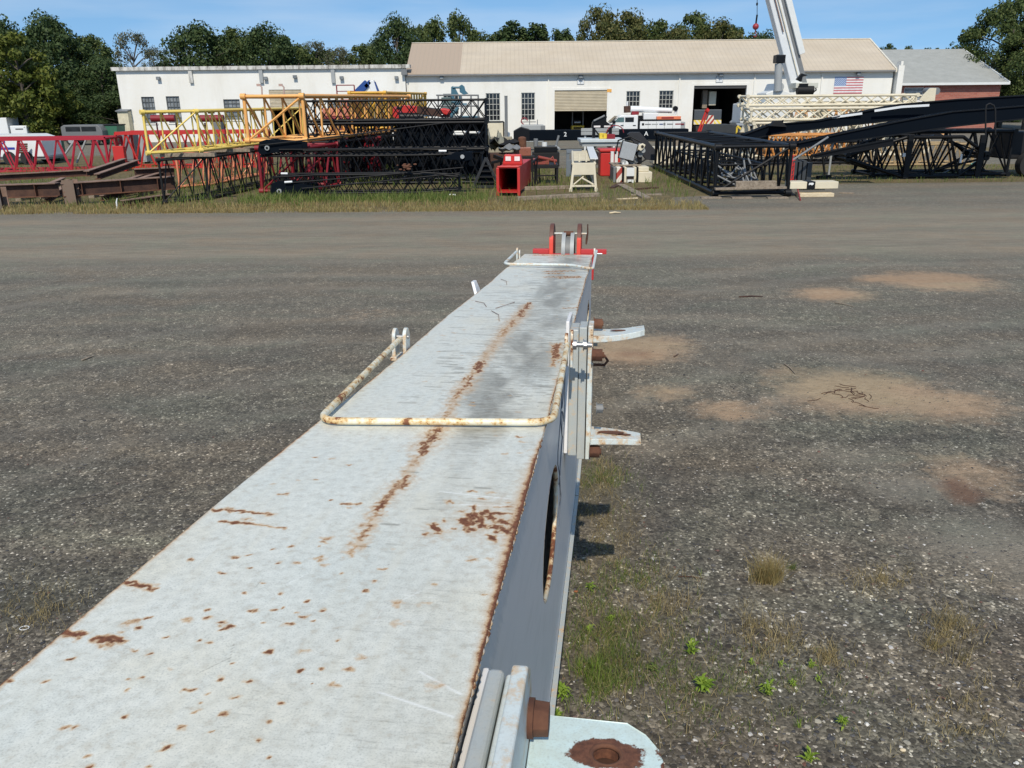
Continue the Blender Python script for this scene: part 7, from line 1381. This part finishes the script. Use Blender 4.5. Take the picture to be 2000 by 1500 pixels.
xa_, xb_ = P(1490, 240, d).x, P(1640, 240, d).x; MB().bx((xa_, d-.3, .9), (xb_, d+2.5, 1.6)).build('carrier_deck', paint('carrier_grey', (.4, .42, .42), .05), tc_, .04); MB().bx((xb_-7.0, d-.1, 1.61), (xb_-2.8, d+2.2, 2.9)).build('engine_cover', WHITE, tc_, .06)
for k in range(5):
    for yy in (d-.1, d+2.3): wl_ = MB().wheel((xa_+.7+k*1.2, yy, .55), (0, 1, 0), .55, .4, 20).build('wheel', RUBBER, tc_, .04); MB().wheel((xa_+.7+k*1.2, yy-.19, .55), (0, 1, 0), .26, .08, 14).build('rim', LGREY, wl_)
# hook and ball on its line
hb = P(1476, 52, d+1.2); ht = thing('hook_ball', 'red hook ball hanging on a line above the tan roof ridge', 'hook', tuple(hb)); MB().sphere(hb, .21, 18, 12).build('ball', paint('ball_red', (.35, .03, .04), .1), ht); 
mb = MB(); mb.tube(hb+Vector((0, 0, .2)), hb+Vector((.03, 0, .75)), .06, 8); mb.build('socket', BLACK, ht); tp_ = P(1479, -75, d+1.2); MB().tube(hb+Vector((.03, 0, .75)), tp_, .022, 6).build('hoist_line', BLACKD, ht); MB().sphere(P(1478.6, 8, d+1.2), .07, 8, 6, (1, 1, 1.6)).build('line_weight', BLACK, ht)
mb = MB(); mb.path([hb+Vector((0, 0, -.2)), hb+Vector((0, 0, -.42)), hb+Vector((.09, 0, -.5)), hb+Vector((.08, 0, -.62)), hb+Vector((-.02, 0, -.66)), hb+Vector((-.1, 0, -.58))], .035, 8); mb.build('hook', DRED, ht)
MB().bar(bt+Vector((-1.2, 0, .1)), bt+Vector((.4, 0, .1)), .5, .5, (0, 1, 0)).build('boom_head', GREY, tc_, .04)
# ---- service pickup with its own crane
d = 69; tr = thing('service_truck', 'white crew cab service truck with a small crane parked between the bays', 'truck', (P(1250, 250, d).x, d+1, 0))
x_c0, x_c1 = P(1194, 240, d).x, P(1246, 240, d).x; zr = P(1230, 225, d).z; zs = P(1230, 240, d).z; zf = P(1230, 254, d).z; fx = P(1158, 250, d).x
mb = MB(); mb.prism([(fx, d, .55), (x_c1, d, .55), (x_c1, d, zr-.08), (x_c1-.15, d, zr), (P(1213, 226, d).x, d, zr), (P(1196, 240, d).x, d, zs+.02), (P(1192, 241, d).x, d, zs-.06), (fx+.15, d, zs-.25), (fx, d, zs-.45)], (0, 2.0, 0)); mb.build('cab', WHITEC, tr, .06, 3)
for (xs, nm) in (((1199, 1215, 1219), 0), ((1221, 1238, 1238), 1)):
    z0, z1 = zs+.06, zr-.16; xa_, xt, xb_ = P(xs[0], 235, d).x, P(1208 if nm == 0 else 1221, 230, d).x, P(xs[2], 235, d).x; MB().prism([(xa_, d-.012, z0), (xb_, d-.012, z0), (xb_, d-.012, z1), (xt, d-.012, z1)], (0, .01, 0)).build('side_window', GLASSD if nm else flat('tinted_glass', (.1, .17, .18), .1), tr)
mb = MB(); xw0, xw1 = P(1193, 241, d).x, P(1206, 227, d).x; mb.prism([(xw0, d+.15, zs+.06), (xw0, d+1.85, zs+.06), (xw1, d+1.75, zr-.08), (xw1, d+.25, zr-.08)], (-.02, 0, .02)); mb.build('windscreen', GLASSD, tr)
for px in (1215, 1239): p = P(px, 245, d); MB().bx((p.x-.12, d-.03, p.z-.03), (p.x+.12, d-.002, p.z+.03)).build('door_handle', BLACK, tr)
p = P(1199, 240, d); MB().bx((p.x-.14, d-.32, p.z-.05), (p.x+.1, d-.05, p.z+.2)).build('mirror', BLACK, tr, .03); p = P(1217, 240, d); MB().bx((p.x-.01, d-.004, .6), (p.x+.01, d-.001, zs)).build('door_gap', GREY, tr)
MB().bx((P(1246.5, 240, d).x, d+.1, .6), (P(1251, 240, d).x, d+1.9, zr-.25)).build('headache_rack', BLACK, tr, .02)
xb0, xb1 = P(1250, 240, d).x, P(1330, 240, d).x; zbt = P(1290, 236, d).z; bd_ = MB().bx((xb0, d-.05, .75), (xb1, d+2.05, zbt)).build('service_body', WHITEC, tr, .03); MB().bx((xb0, d-.07, zbt+.002), (xb1, d+2.0, zbt+.1)).build('body_top', BLACK, tr)
for k in range(1, 5): x_ = xb0+(xb1-xb0)*k/5; MB().bx((x_-.012, d-.056, .8), (x_+.012, d-.051, zbt-.05)).build('locker_gap', GREY, bd_)
zl_ = (zbt+.85)/2+.12
for (px, wd_, mt_) in ((1254, .16, BLACK), (1260, .45, GREY), (1273, .5, LGREY), (1288, .28, flat('logo_blue', (.04, .08, .2), .5)), (1296, .14, GREY), (1303, .45, GREY), (1319, .7, DRED)): x_ = P(px, 243, d).x; MB().bx((x_-.02, d-.057, zl_-.05 if wd_ > .2 else zl_-.09), (x_+wd_, d-.0515, zl_+.04 if wd_ > .2 else zl_+.09)).build('body_lettering', mt_, bd_)
MB().bx((xb0-.05, d+.1, .45), (xb1+.1, d+1.9, .72)).build('chassis', BLACK, tr); 
for x_ in (P(1176, 250, d).x, P(1300, 250, d).x):
    for yy in (d+.12, d+1.88): wl_ = MB().wheel((x_, yy, .45), (0, 1, 0), .45, .3, 22).build('wheel', RUBBER, tr, .04); MB().wheel((x_, yy-.15, .45), (0, 1, 0), .24, .06, 16).build('rim', CHROME, wl_)
mb = MB(); mb.tube(P(1231, 213, d+1), P(1312, 216, d+1), .26, 10, .2); mb.build('crane_boom', WHITEC, tr); MB().tube(P(1225, 220, d+.9), P(1225, 207, d+.9), .28, 12).build('boom_head', RUSTD, tr); p = P(1225, 203, d+1); MB().tube((p.x, d+1, p.z-.2), (p.x, d+1, p.z+.2), .08, 8).build('beacon', WHITEC, tr)
c = P(1319, 212, d+1); MB().tube((c.x, d+.85, c.z), (c.x, d+1.15, c.z), .2, 16).build('boom_sheave', BLACK, tr); MB().tube(P(1318, 224, d+1), P(1321, 214, d+1), .1, 8).build('sheave_arm', WHITEC, tr); MB().tube(P(1304, 218, d+1), P(1310, 214, d+1), .16, 10).build('winch', BLACK, tr)
h = HX(1257, 221, 1285, 234, d+.6); MB().bx((h[0], d+.6, zbt+.1), (h[1], d+1.6, h[3])).build('crane_column_box', WHITEC, tr, .03); h = HX(1234, 214, 1248, 226, d+.8); MB().bx((h[0], d+.8, zr+.01), (h[1], d+1.4, h[3])).build('red_valve_block', DRED, tr, .02); MB().bx((xb0-.02, d+.7, zbt+.1), (P(1258, 230, d).x, d+1.3, zr-.05)).build('compressor', BLACK, tr, .03)
MB().bx((P(1283, 228, d).x, d-.02, zbt+.101), (P(1330, 228, d).x, d+.35, zbt+.34)).build('orange_ramp', paint('amber_red', (.8, .22, .1), .0), tr, .02); MB().bx((P(1292, 228, d).x, d-.028, zbt+.16), (P(1316, 228, d).x, d-.0205, zbt+.28)).build('red_lettering_panel', DRED, tr); MB().bx((xb1+.02, d, .5), (xb1+.35, d+1.9, zbt-.1)).build('work_bumper', LGREY, tr, .02)
for px in (1312, 1338): p = P(px, 252, d-.6); MB().bx((p.x-.16, d-.7, 0), (p.x+.16, d-.3, 1.0)).build('side_case', BLACK, tr, .02)
# ---- in and before the bays
d = 79.5; fk = thing('forklift', 'small yellow forklift inside the left bay', 'forklift', (P(1128, 255, d).x, d, 0)); h = HX(1116, 245, 1141, 260, d); MB().bx((h[0], d, .35), (h[1], d+1.3, h[3])).build('body', HAZ, fk, .06); MB().bx((h[0]+.2, d-.02, .7), (h[1]-.2, d-.003, h[3]-.15)).build('grille', BLACK, fk); 
for x_ in (h[0]+.1, h[1]-.1): MB().bx((x_-.05, d+.2, h[3]), (x_+.05, d+.3, h[3]+1.2)).build('overhead_guard_post', GREY, fk); MB().wheel((x_, d+.4, .3), (1, 0, 0), .3, .2, 16).build('wheel', RUBBER, fk)
MB().bx((h[0], d+.2, h[3]+1.2), (h[1], d+1.3, h[3]+1.26)).build('overhead_guard', GREY, fk); MB().tube((h[0]+.3, d+.8, h[3]+.25), (h[1]-.3, d+.8, h[3]+.25), .2, 12).build('gas_bottle', CHROME, fk)
d = 77.8; ck = thing('crane_carrier', 'rear of a mobile crane parked in the right bay with yellow hazard striping', 'crane', (P(1375, 240, d).x, d+1, 0)); h = HX(1351, 214, 1410, 240, d); n = NT('yellow_hazard'); v = n.coord(rot=(0, R(40), 0)); sx = n.n('ShaderNodeSeparateXYZ'); n.l(v, sx.inputs[0]); YH = n.fin(n.mix(n.math('LESS_THAN', n.math('FRACT', n.math('MULTIPLY', sx.outputs[0], 3.2)), .45), (.8, .62, .1), (.75, .7, .6)), .5)
a, b = P(1353, 230, d).x+.1, P(1409, 230, d).x; z1 = P(1380, 214, d).z; z2 = P(1380, 234, d).z; z3 = P(1380, 243, d).z; MB().bx((a, d, z2), (b, d+6, z1)).build('counterweight', paint('slate_grey', (.07, .085, .1), 0), ck, .05); MB().bx((a, d-.05, z3), (b, d-.003, z2-.01)).build('hazard_band', YH, ck); MB().bx((a, d+.01, .5), (b, d+6, z2-.012)).build('chassis', BLACK, ck); p0, p1 = P(1378, 243, d-.2), P(1396, 225, d-.2); MB().prism([(p0.x, d-.2, p0.z), (p1.x, d-.2, p0.z), (p1.x-.1, d-.2, p1.z), (p0.x+.25, d-.2, p1.z)], (0, .12, 0)).build('hazard_board', STR, ck)
for x0_, x1_, y0_, y1_, mt_ in ((1384, 1400, 178, 206, CREAM), (1371, 1383, 176, 212, WOOD)): q0_, q1_ = P(x0_, y1_, d+.5), P(x1_, y0_, d+.5); MB().bx((q0_.x, d+.5, q0_.z), (q1_.x, d+1.2, q1_.z)).build('hook_block', mt_, ck, .05)
for x_ in (a+.4, b-.4): MB().wheel((x_, d+.3, .5), (1, 0, 0), .5, .4, 18).build('wheel', RUBBER, ck, .03)
mb = MB(); d = 76.3; mb.bar(P(1379, 216, d), P(1362, 262, d), .14, .14, (0, 1, 0)); mb.bar(P(1383, 218, d), P(1366, 262, d), .1, .1, (0, 1, 0)); mb.tube(P(1379, 214, d), P(1383, 218, d), .2, 8); tagb(mb, 'red_tow_bar', RED, 'bright red tow bar leaning before the right bay', 'tow bar')
d = 71; gt_ = thing('grey_truck_cab', 'grey truck cab parked at the right side of the right bay', 'truck', (P(1468, 230, d).x, d, 0)); 
MB().prism([P(1437, 240, d), P(1450, 229, d), P(1450, 207, d), P(1453, 200, d), P(1486, 204, d), P(1487, 246, d), P(1440, 246, d)], (0, 2.2, 0)).build('cab', paint('truck_grey', (.36, .4, .43), 0), gt_, .05); MB().bx((P(1453, 220, d).x, d-.015, P(1453, 222, d).z), (P(1464, 220, d).x, d-.003, P(1460, 208, d).z)).build('side_window', GLASSD, gt_); MB().bx((P(1440, 240, d).x, d+.1, .5), (P(1500, 240, d).x, d+2.1, P(1460, 246, d).z-.01)).build('chassis', BLACK, gt_)
for px in (1446, 1480): c = P(px, 254, d); MB().wheel((c.x, d+.1, .5), (0, 1, 0), .5, .35, 20).build('wheel', RUBBER, gt_, .03)
MB().bx((P(1429, 228, d).x, d-.5, P(1430, 226, d).z), (P(1432, 228, d).x, d-.4, P(1430, 210, d).z)).build('mirror', BLACK, gt_); MB().bx((P(1470, 229, d).x, d-.3, P(1470, 240, d).z), (P(1505, 229, d).x, d-.05, P(1470, 229, d).z)).build('side_box', LGREY, gt_, .02); MB().prism([P(1474, 248, d-.6), P(1484, 234, d-.6), P(1482, 247, d-.6)], (0, .1, 0)).build('red_flap', DRED, gt_)
d = 57; c = P(1458, 245, d); hk_ = thing('hook_block', 'cream hook block with a round sheave standing before the grey truck cab', 'hook block', (c.x, d, 0)); MB().prism([P(1446, 259, d), P(1452, 247, d), P(1455, 240, d), P(1461, 240, d), P(1465, 247, d), P(1465, 259, d)], (0, .3, 0)).build('cheek_plate', CREAM, hk_, .03); MB().tube((c.x, d-.05, c.z), (c.x, d-.003, c.z), .2, 16).build('sheave', GREY, hk_); MB().bx((c.x-.5, d-.1, 0), (c.x+.4, d+.5, P(1458, 259, d).z-.002)).build('base', BLACKD, hk_, .02)
d = 60; h = HX(1372, 243, 1440, 262, d); 
MBx = MB(); MBx.prism([(h[0], d, .1), (h[1]+1.5, d, .1), (h[1]+1.2, d, h[3]-.35), (h[1]-.5, d, h[3]), (h[0]+.4, d, h[3])], (0, 1.5, 0)); tagb(MBx, 'black_bed_frame', flat('matt_black_grey', (.03, .035, .04), .6), 'low matt black bed frame lying before the right bay', 'frame', None, .03)
mb = MB(); mb.bx((P(1438, 250, 59).x, 59, .6), (P(1441, 250, 59).x, 59.1, 1.4)); mb.bar(P(1440, 246, 59), P(1452, 256, 59), .08, .12); tagb(mb, 'yellow_bracket', HAZ, 'thin yellow bracket left of the cream hook block', 'bracket')
# ---- left background: trailer, vehicles
d = 49; a, b = P(-60, 290, d).x, P(90, 290, d).x; zt_, zb_ = P(50, 263, d).z, P(50, 307, d).z; wt2 = thing('white_box_trailer', 'white box trailer lettered R in blue behind the crimson section', 'trailer', ((a+b)/2, d+1, 0)); MB().bx((a, d, zb_), (b-.2, d+2.2, zt_-.25)).build('body', WHITEC, wt2, .06); MB().prism([(a, d-.03, zt_-.248), (b-.25, d-.03, zt_-.248), (b-1.0, d-.03, zt_), (a, d-.03, zt_)], (0, 2.26, 0)).build('roof', WHITE, wt2)
p = P(11, 281, d); LB = flat('logo_blue_deep', (.03, .04, .32), .4); text('R', .62, LB, wt2, (p.x-.12, d-.01, p.z), (R(90), 0, 0)); MB().bx((P(-20, 290, d).x, d-.012, P(0, 292.5, d).z), (P(29, 290, d).x, d-.004, P(0, 288, d).z)).build('blue_strip', LB, wt2); mb = MB()
for k in range(5): p = P(43, 282+k*4, d-.5); mb.tube((p.x-.15, d-.6, p.z), (p.x+.2, d-.3, p.z), .05, 8)
mb.build('rusty_fins', RUST, wt2); MB().bx((a, d+.1, .3), (b, d+2.1, zb_-.002)).build('chassis', GREY, wt2)
for x_ in (b-1.2, b-2.2):
    for yy in (d+.1, d+2.1): MB().wheel((x_, yy, .38), (0, 1, 0), .38, .25, 18).build('wheel', RUBBER, wt2, .03)
def car(x0, x1, ytop, yb, d, mat, label, kind, name):
    a, b = P(x0, yb, d).x, P(x1, yb, d).x; zt = P((x0+x1)/2, ytop, d).z; zb = .45; L_ = b-a; r_ = thing(name, label, kind, ((a+b)/2, d+.9, 0), 'vehicles parked by the trees'); zs_ = zb+(zt-zb)*.52
    if name == 'parked_van': prof = [(a, zb), (b, zb), (b, zs_+.1), (b-L_*.06, zt-.12), (b-L_*.1, zt), (a+L_*.08, zt), (a, zt-.15)]
    elif name == 'parked_pickup': prof = [(a, zb), (b, zb), (b, zs_-.05), (b-L_*.2, zs_), (b-L_*.33, zt), (a+L_*.38, zt), (a+L_*.33, zs_), (a, zs_)]
    else: prof = [(a, zb), (b, zb), (b, zt), (a, zt)]
    MB().prism([(x, d, z) for x, z in prof], (0, 1.9, 0)).build('body', mat, r_, .05, 2)
    if name != 'box_truck':
        x0_, x1_ = (a+L_*.12, b-L_*.14) if name == 'parked_van' else (a+L_*.4, b-L_*.34); m_ = (x0_+x1_)/2
        for u0_, u1_ in ((x0_, m_-.05), (m_+.05, x1_)): MB().bx((u0_, d-.012, zs_+.05), (u1_, d-.003, zt-.15)).build('side_window', GLASSD, r_)
    else:
        MB().bx((b+.1, d+.1, zb), (b+1.6, d+1.8, zt-.7)).build('cab', mat, r_, .08); MB().bx((b+.6, d+.08, zs_-.2), (b+1.3, d+.097, zt-.95)).build('side_window', GLASSD, r_)
    for x_ in (a+L_*.2, b-L_*.2):
        for yy in (d+.05, d+1.85): w_ = MB().wheel((x_, yy, .37), (0, 1, 0), .37, .24, 18).build('wheel', RUBBER, r_, .03); MB().wheel((x_, yy-.11, .37), (0, 1, 0), .2, .05, 12).build('rim', LGREY, w_)
car(-30, 18, 230, 262, 78, WHITEC, 'white box truck at the left edge before the trees', 'truck', 'box_truck'); car(12, 46, 249, 262, 80, WHITEC, 'white pickup just right of the white box truck', 'pickup', 'parked_pickup'); car(122, 202, 244, 272, 72, paint('dull_silver', (.16, .165, .165), 0), 'silver van behind the crimson section', 'van', 'parked_van')
h = HX(198, 243, 229, 262, 73); dm = thing('green_dumpster', 'dark green dumpster right of the silver van', 'dumpster', ((h[0]+h[1])/2, 73, 0)); MB().prism([(h[0]+.15, 73, .1), (h[1]-.15, 73, .1), (h[1], 73, h[3]-.1), (h[0], 73, h[3]-.1)], (0, 1.6, 0)).build('body', GREEN, dm, .03); MB().bx((h[0]-.05, 72.95, h[3]-.098), (h[1]+.05, 74.65, h[3])).build('lid', BLACKD, dm, .02)
# grey panels and frames seen through the red sections
for (x0, x1, y0, dd, mt_, lb) in ((236, 262, 262, 50, GREY, 'dark grey steel cabinet seen through the bright red section'), (272, 282, 262, 49, LGREY, 'narrow light grey cabinet right of the dark grey one'), (418, 436, 236, 52, GREY, 'grey cabinet standing behind the yellow section'), (90, 112, 268, 52, GREEN, 'grey green steel cabinet behind the crimson section')):
    a, b = P(x0, 280, dd).x, P(x1, 280, dd).x; r_ = thing('steel_cabinet', lb, 'cabinet', ((a+b)/2, dd, 0)); z_ = P(x0, y0, dd).z; MB().bx((a, dd, .1), (b, dd+.8, z_)).build('body', mt_, r_, .02); MB().bx((a+.06, dd-.02, .2), (b-.06, dd-.003, z_-.1)).build('door', mt_, r_, .008); MB().bx((a+.1, dd+.1, 0), (b-.1, dd+.7, .098)).build('plinth', BLACKD, r_)
for (x0, y0, x1, y1, dd, lb) in ((170, 268, 150, 318, 47, 'thin pale brace leaning behind the crimson section'), (128, 300, 150, 268, 48, 'grey tube leaning behind the crimson section')):
    tagb(MB().tube(P(x0, y0, dd), P(x1, y1, dd), .06, 8), 'leaning_tube', LGREY, lb, 'tube')
# dark red handwheels on top behind yellow
for px in (319, 414): c = P(px, 232, 44); r_ = thing('winch_unit', ('left' if px < 400 else 'right')+' one of two crimson winch units peeking over the yellow section', 'winch', (c.x, 44, 0), 'crimson winch units'); MB().tube((c.x-.6, 44, c.z+.02), (c.x+.6, 44, c.z+.02), .17, 16).build('drum', DRED, r_); MB().tube((c.x, 44, c.z), (c.x, 44, c.z+.3), .04, 8).tube((c.x-.16, 44, c.z+.3), (c.x+.16, 44, c.z+.3), .05, 8).build('handle', BLACKD, r_); MB().tube((c.x-.5, 44.3, 0), (c.x-.5, 44.3, c.z-.2), .04, 6).build('leg', DRED, r_); MB().tube((c.x+.5, 44.3, 0), (c.x+.5, 44.3, c.z-.2), .04, 6).build('leg', DRED, r_)
# machine with big tyres at the right edge
d = 36; c = P(1994, 298, d); tm_ = thing('wheeled_machine', 'dark wheeled machine cut by the right edge of the photo', 'machine', (c.x, d, 0)); w_ = MB().wheel((c.x+.45, d, .5), (0, 1, 0), .5, .4, 28).build('wheel', RUBBER, tm_, .06); MB().wheel((c.x+.45, d-.2, .5), (0, 1, 0), .17, .05, 16).build('rim', GREY, w_); MB().bx((c.x-.4, d+.3, .7), (c.x+3, d+1.8, P(1990, 258, d).z)).build('body', BLACKD, tm_, .06); MB().wheel((c.x+2.2, d, .62), (0, 1, 0), .62, .45, 28).build('wheel', RUBBER, tm_, .06)
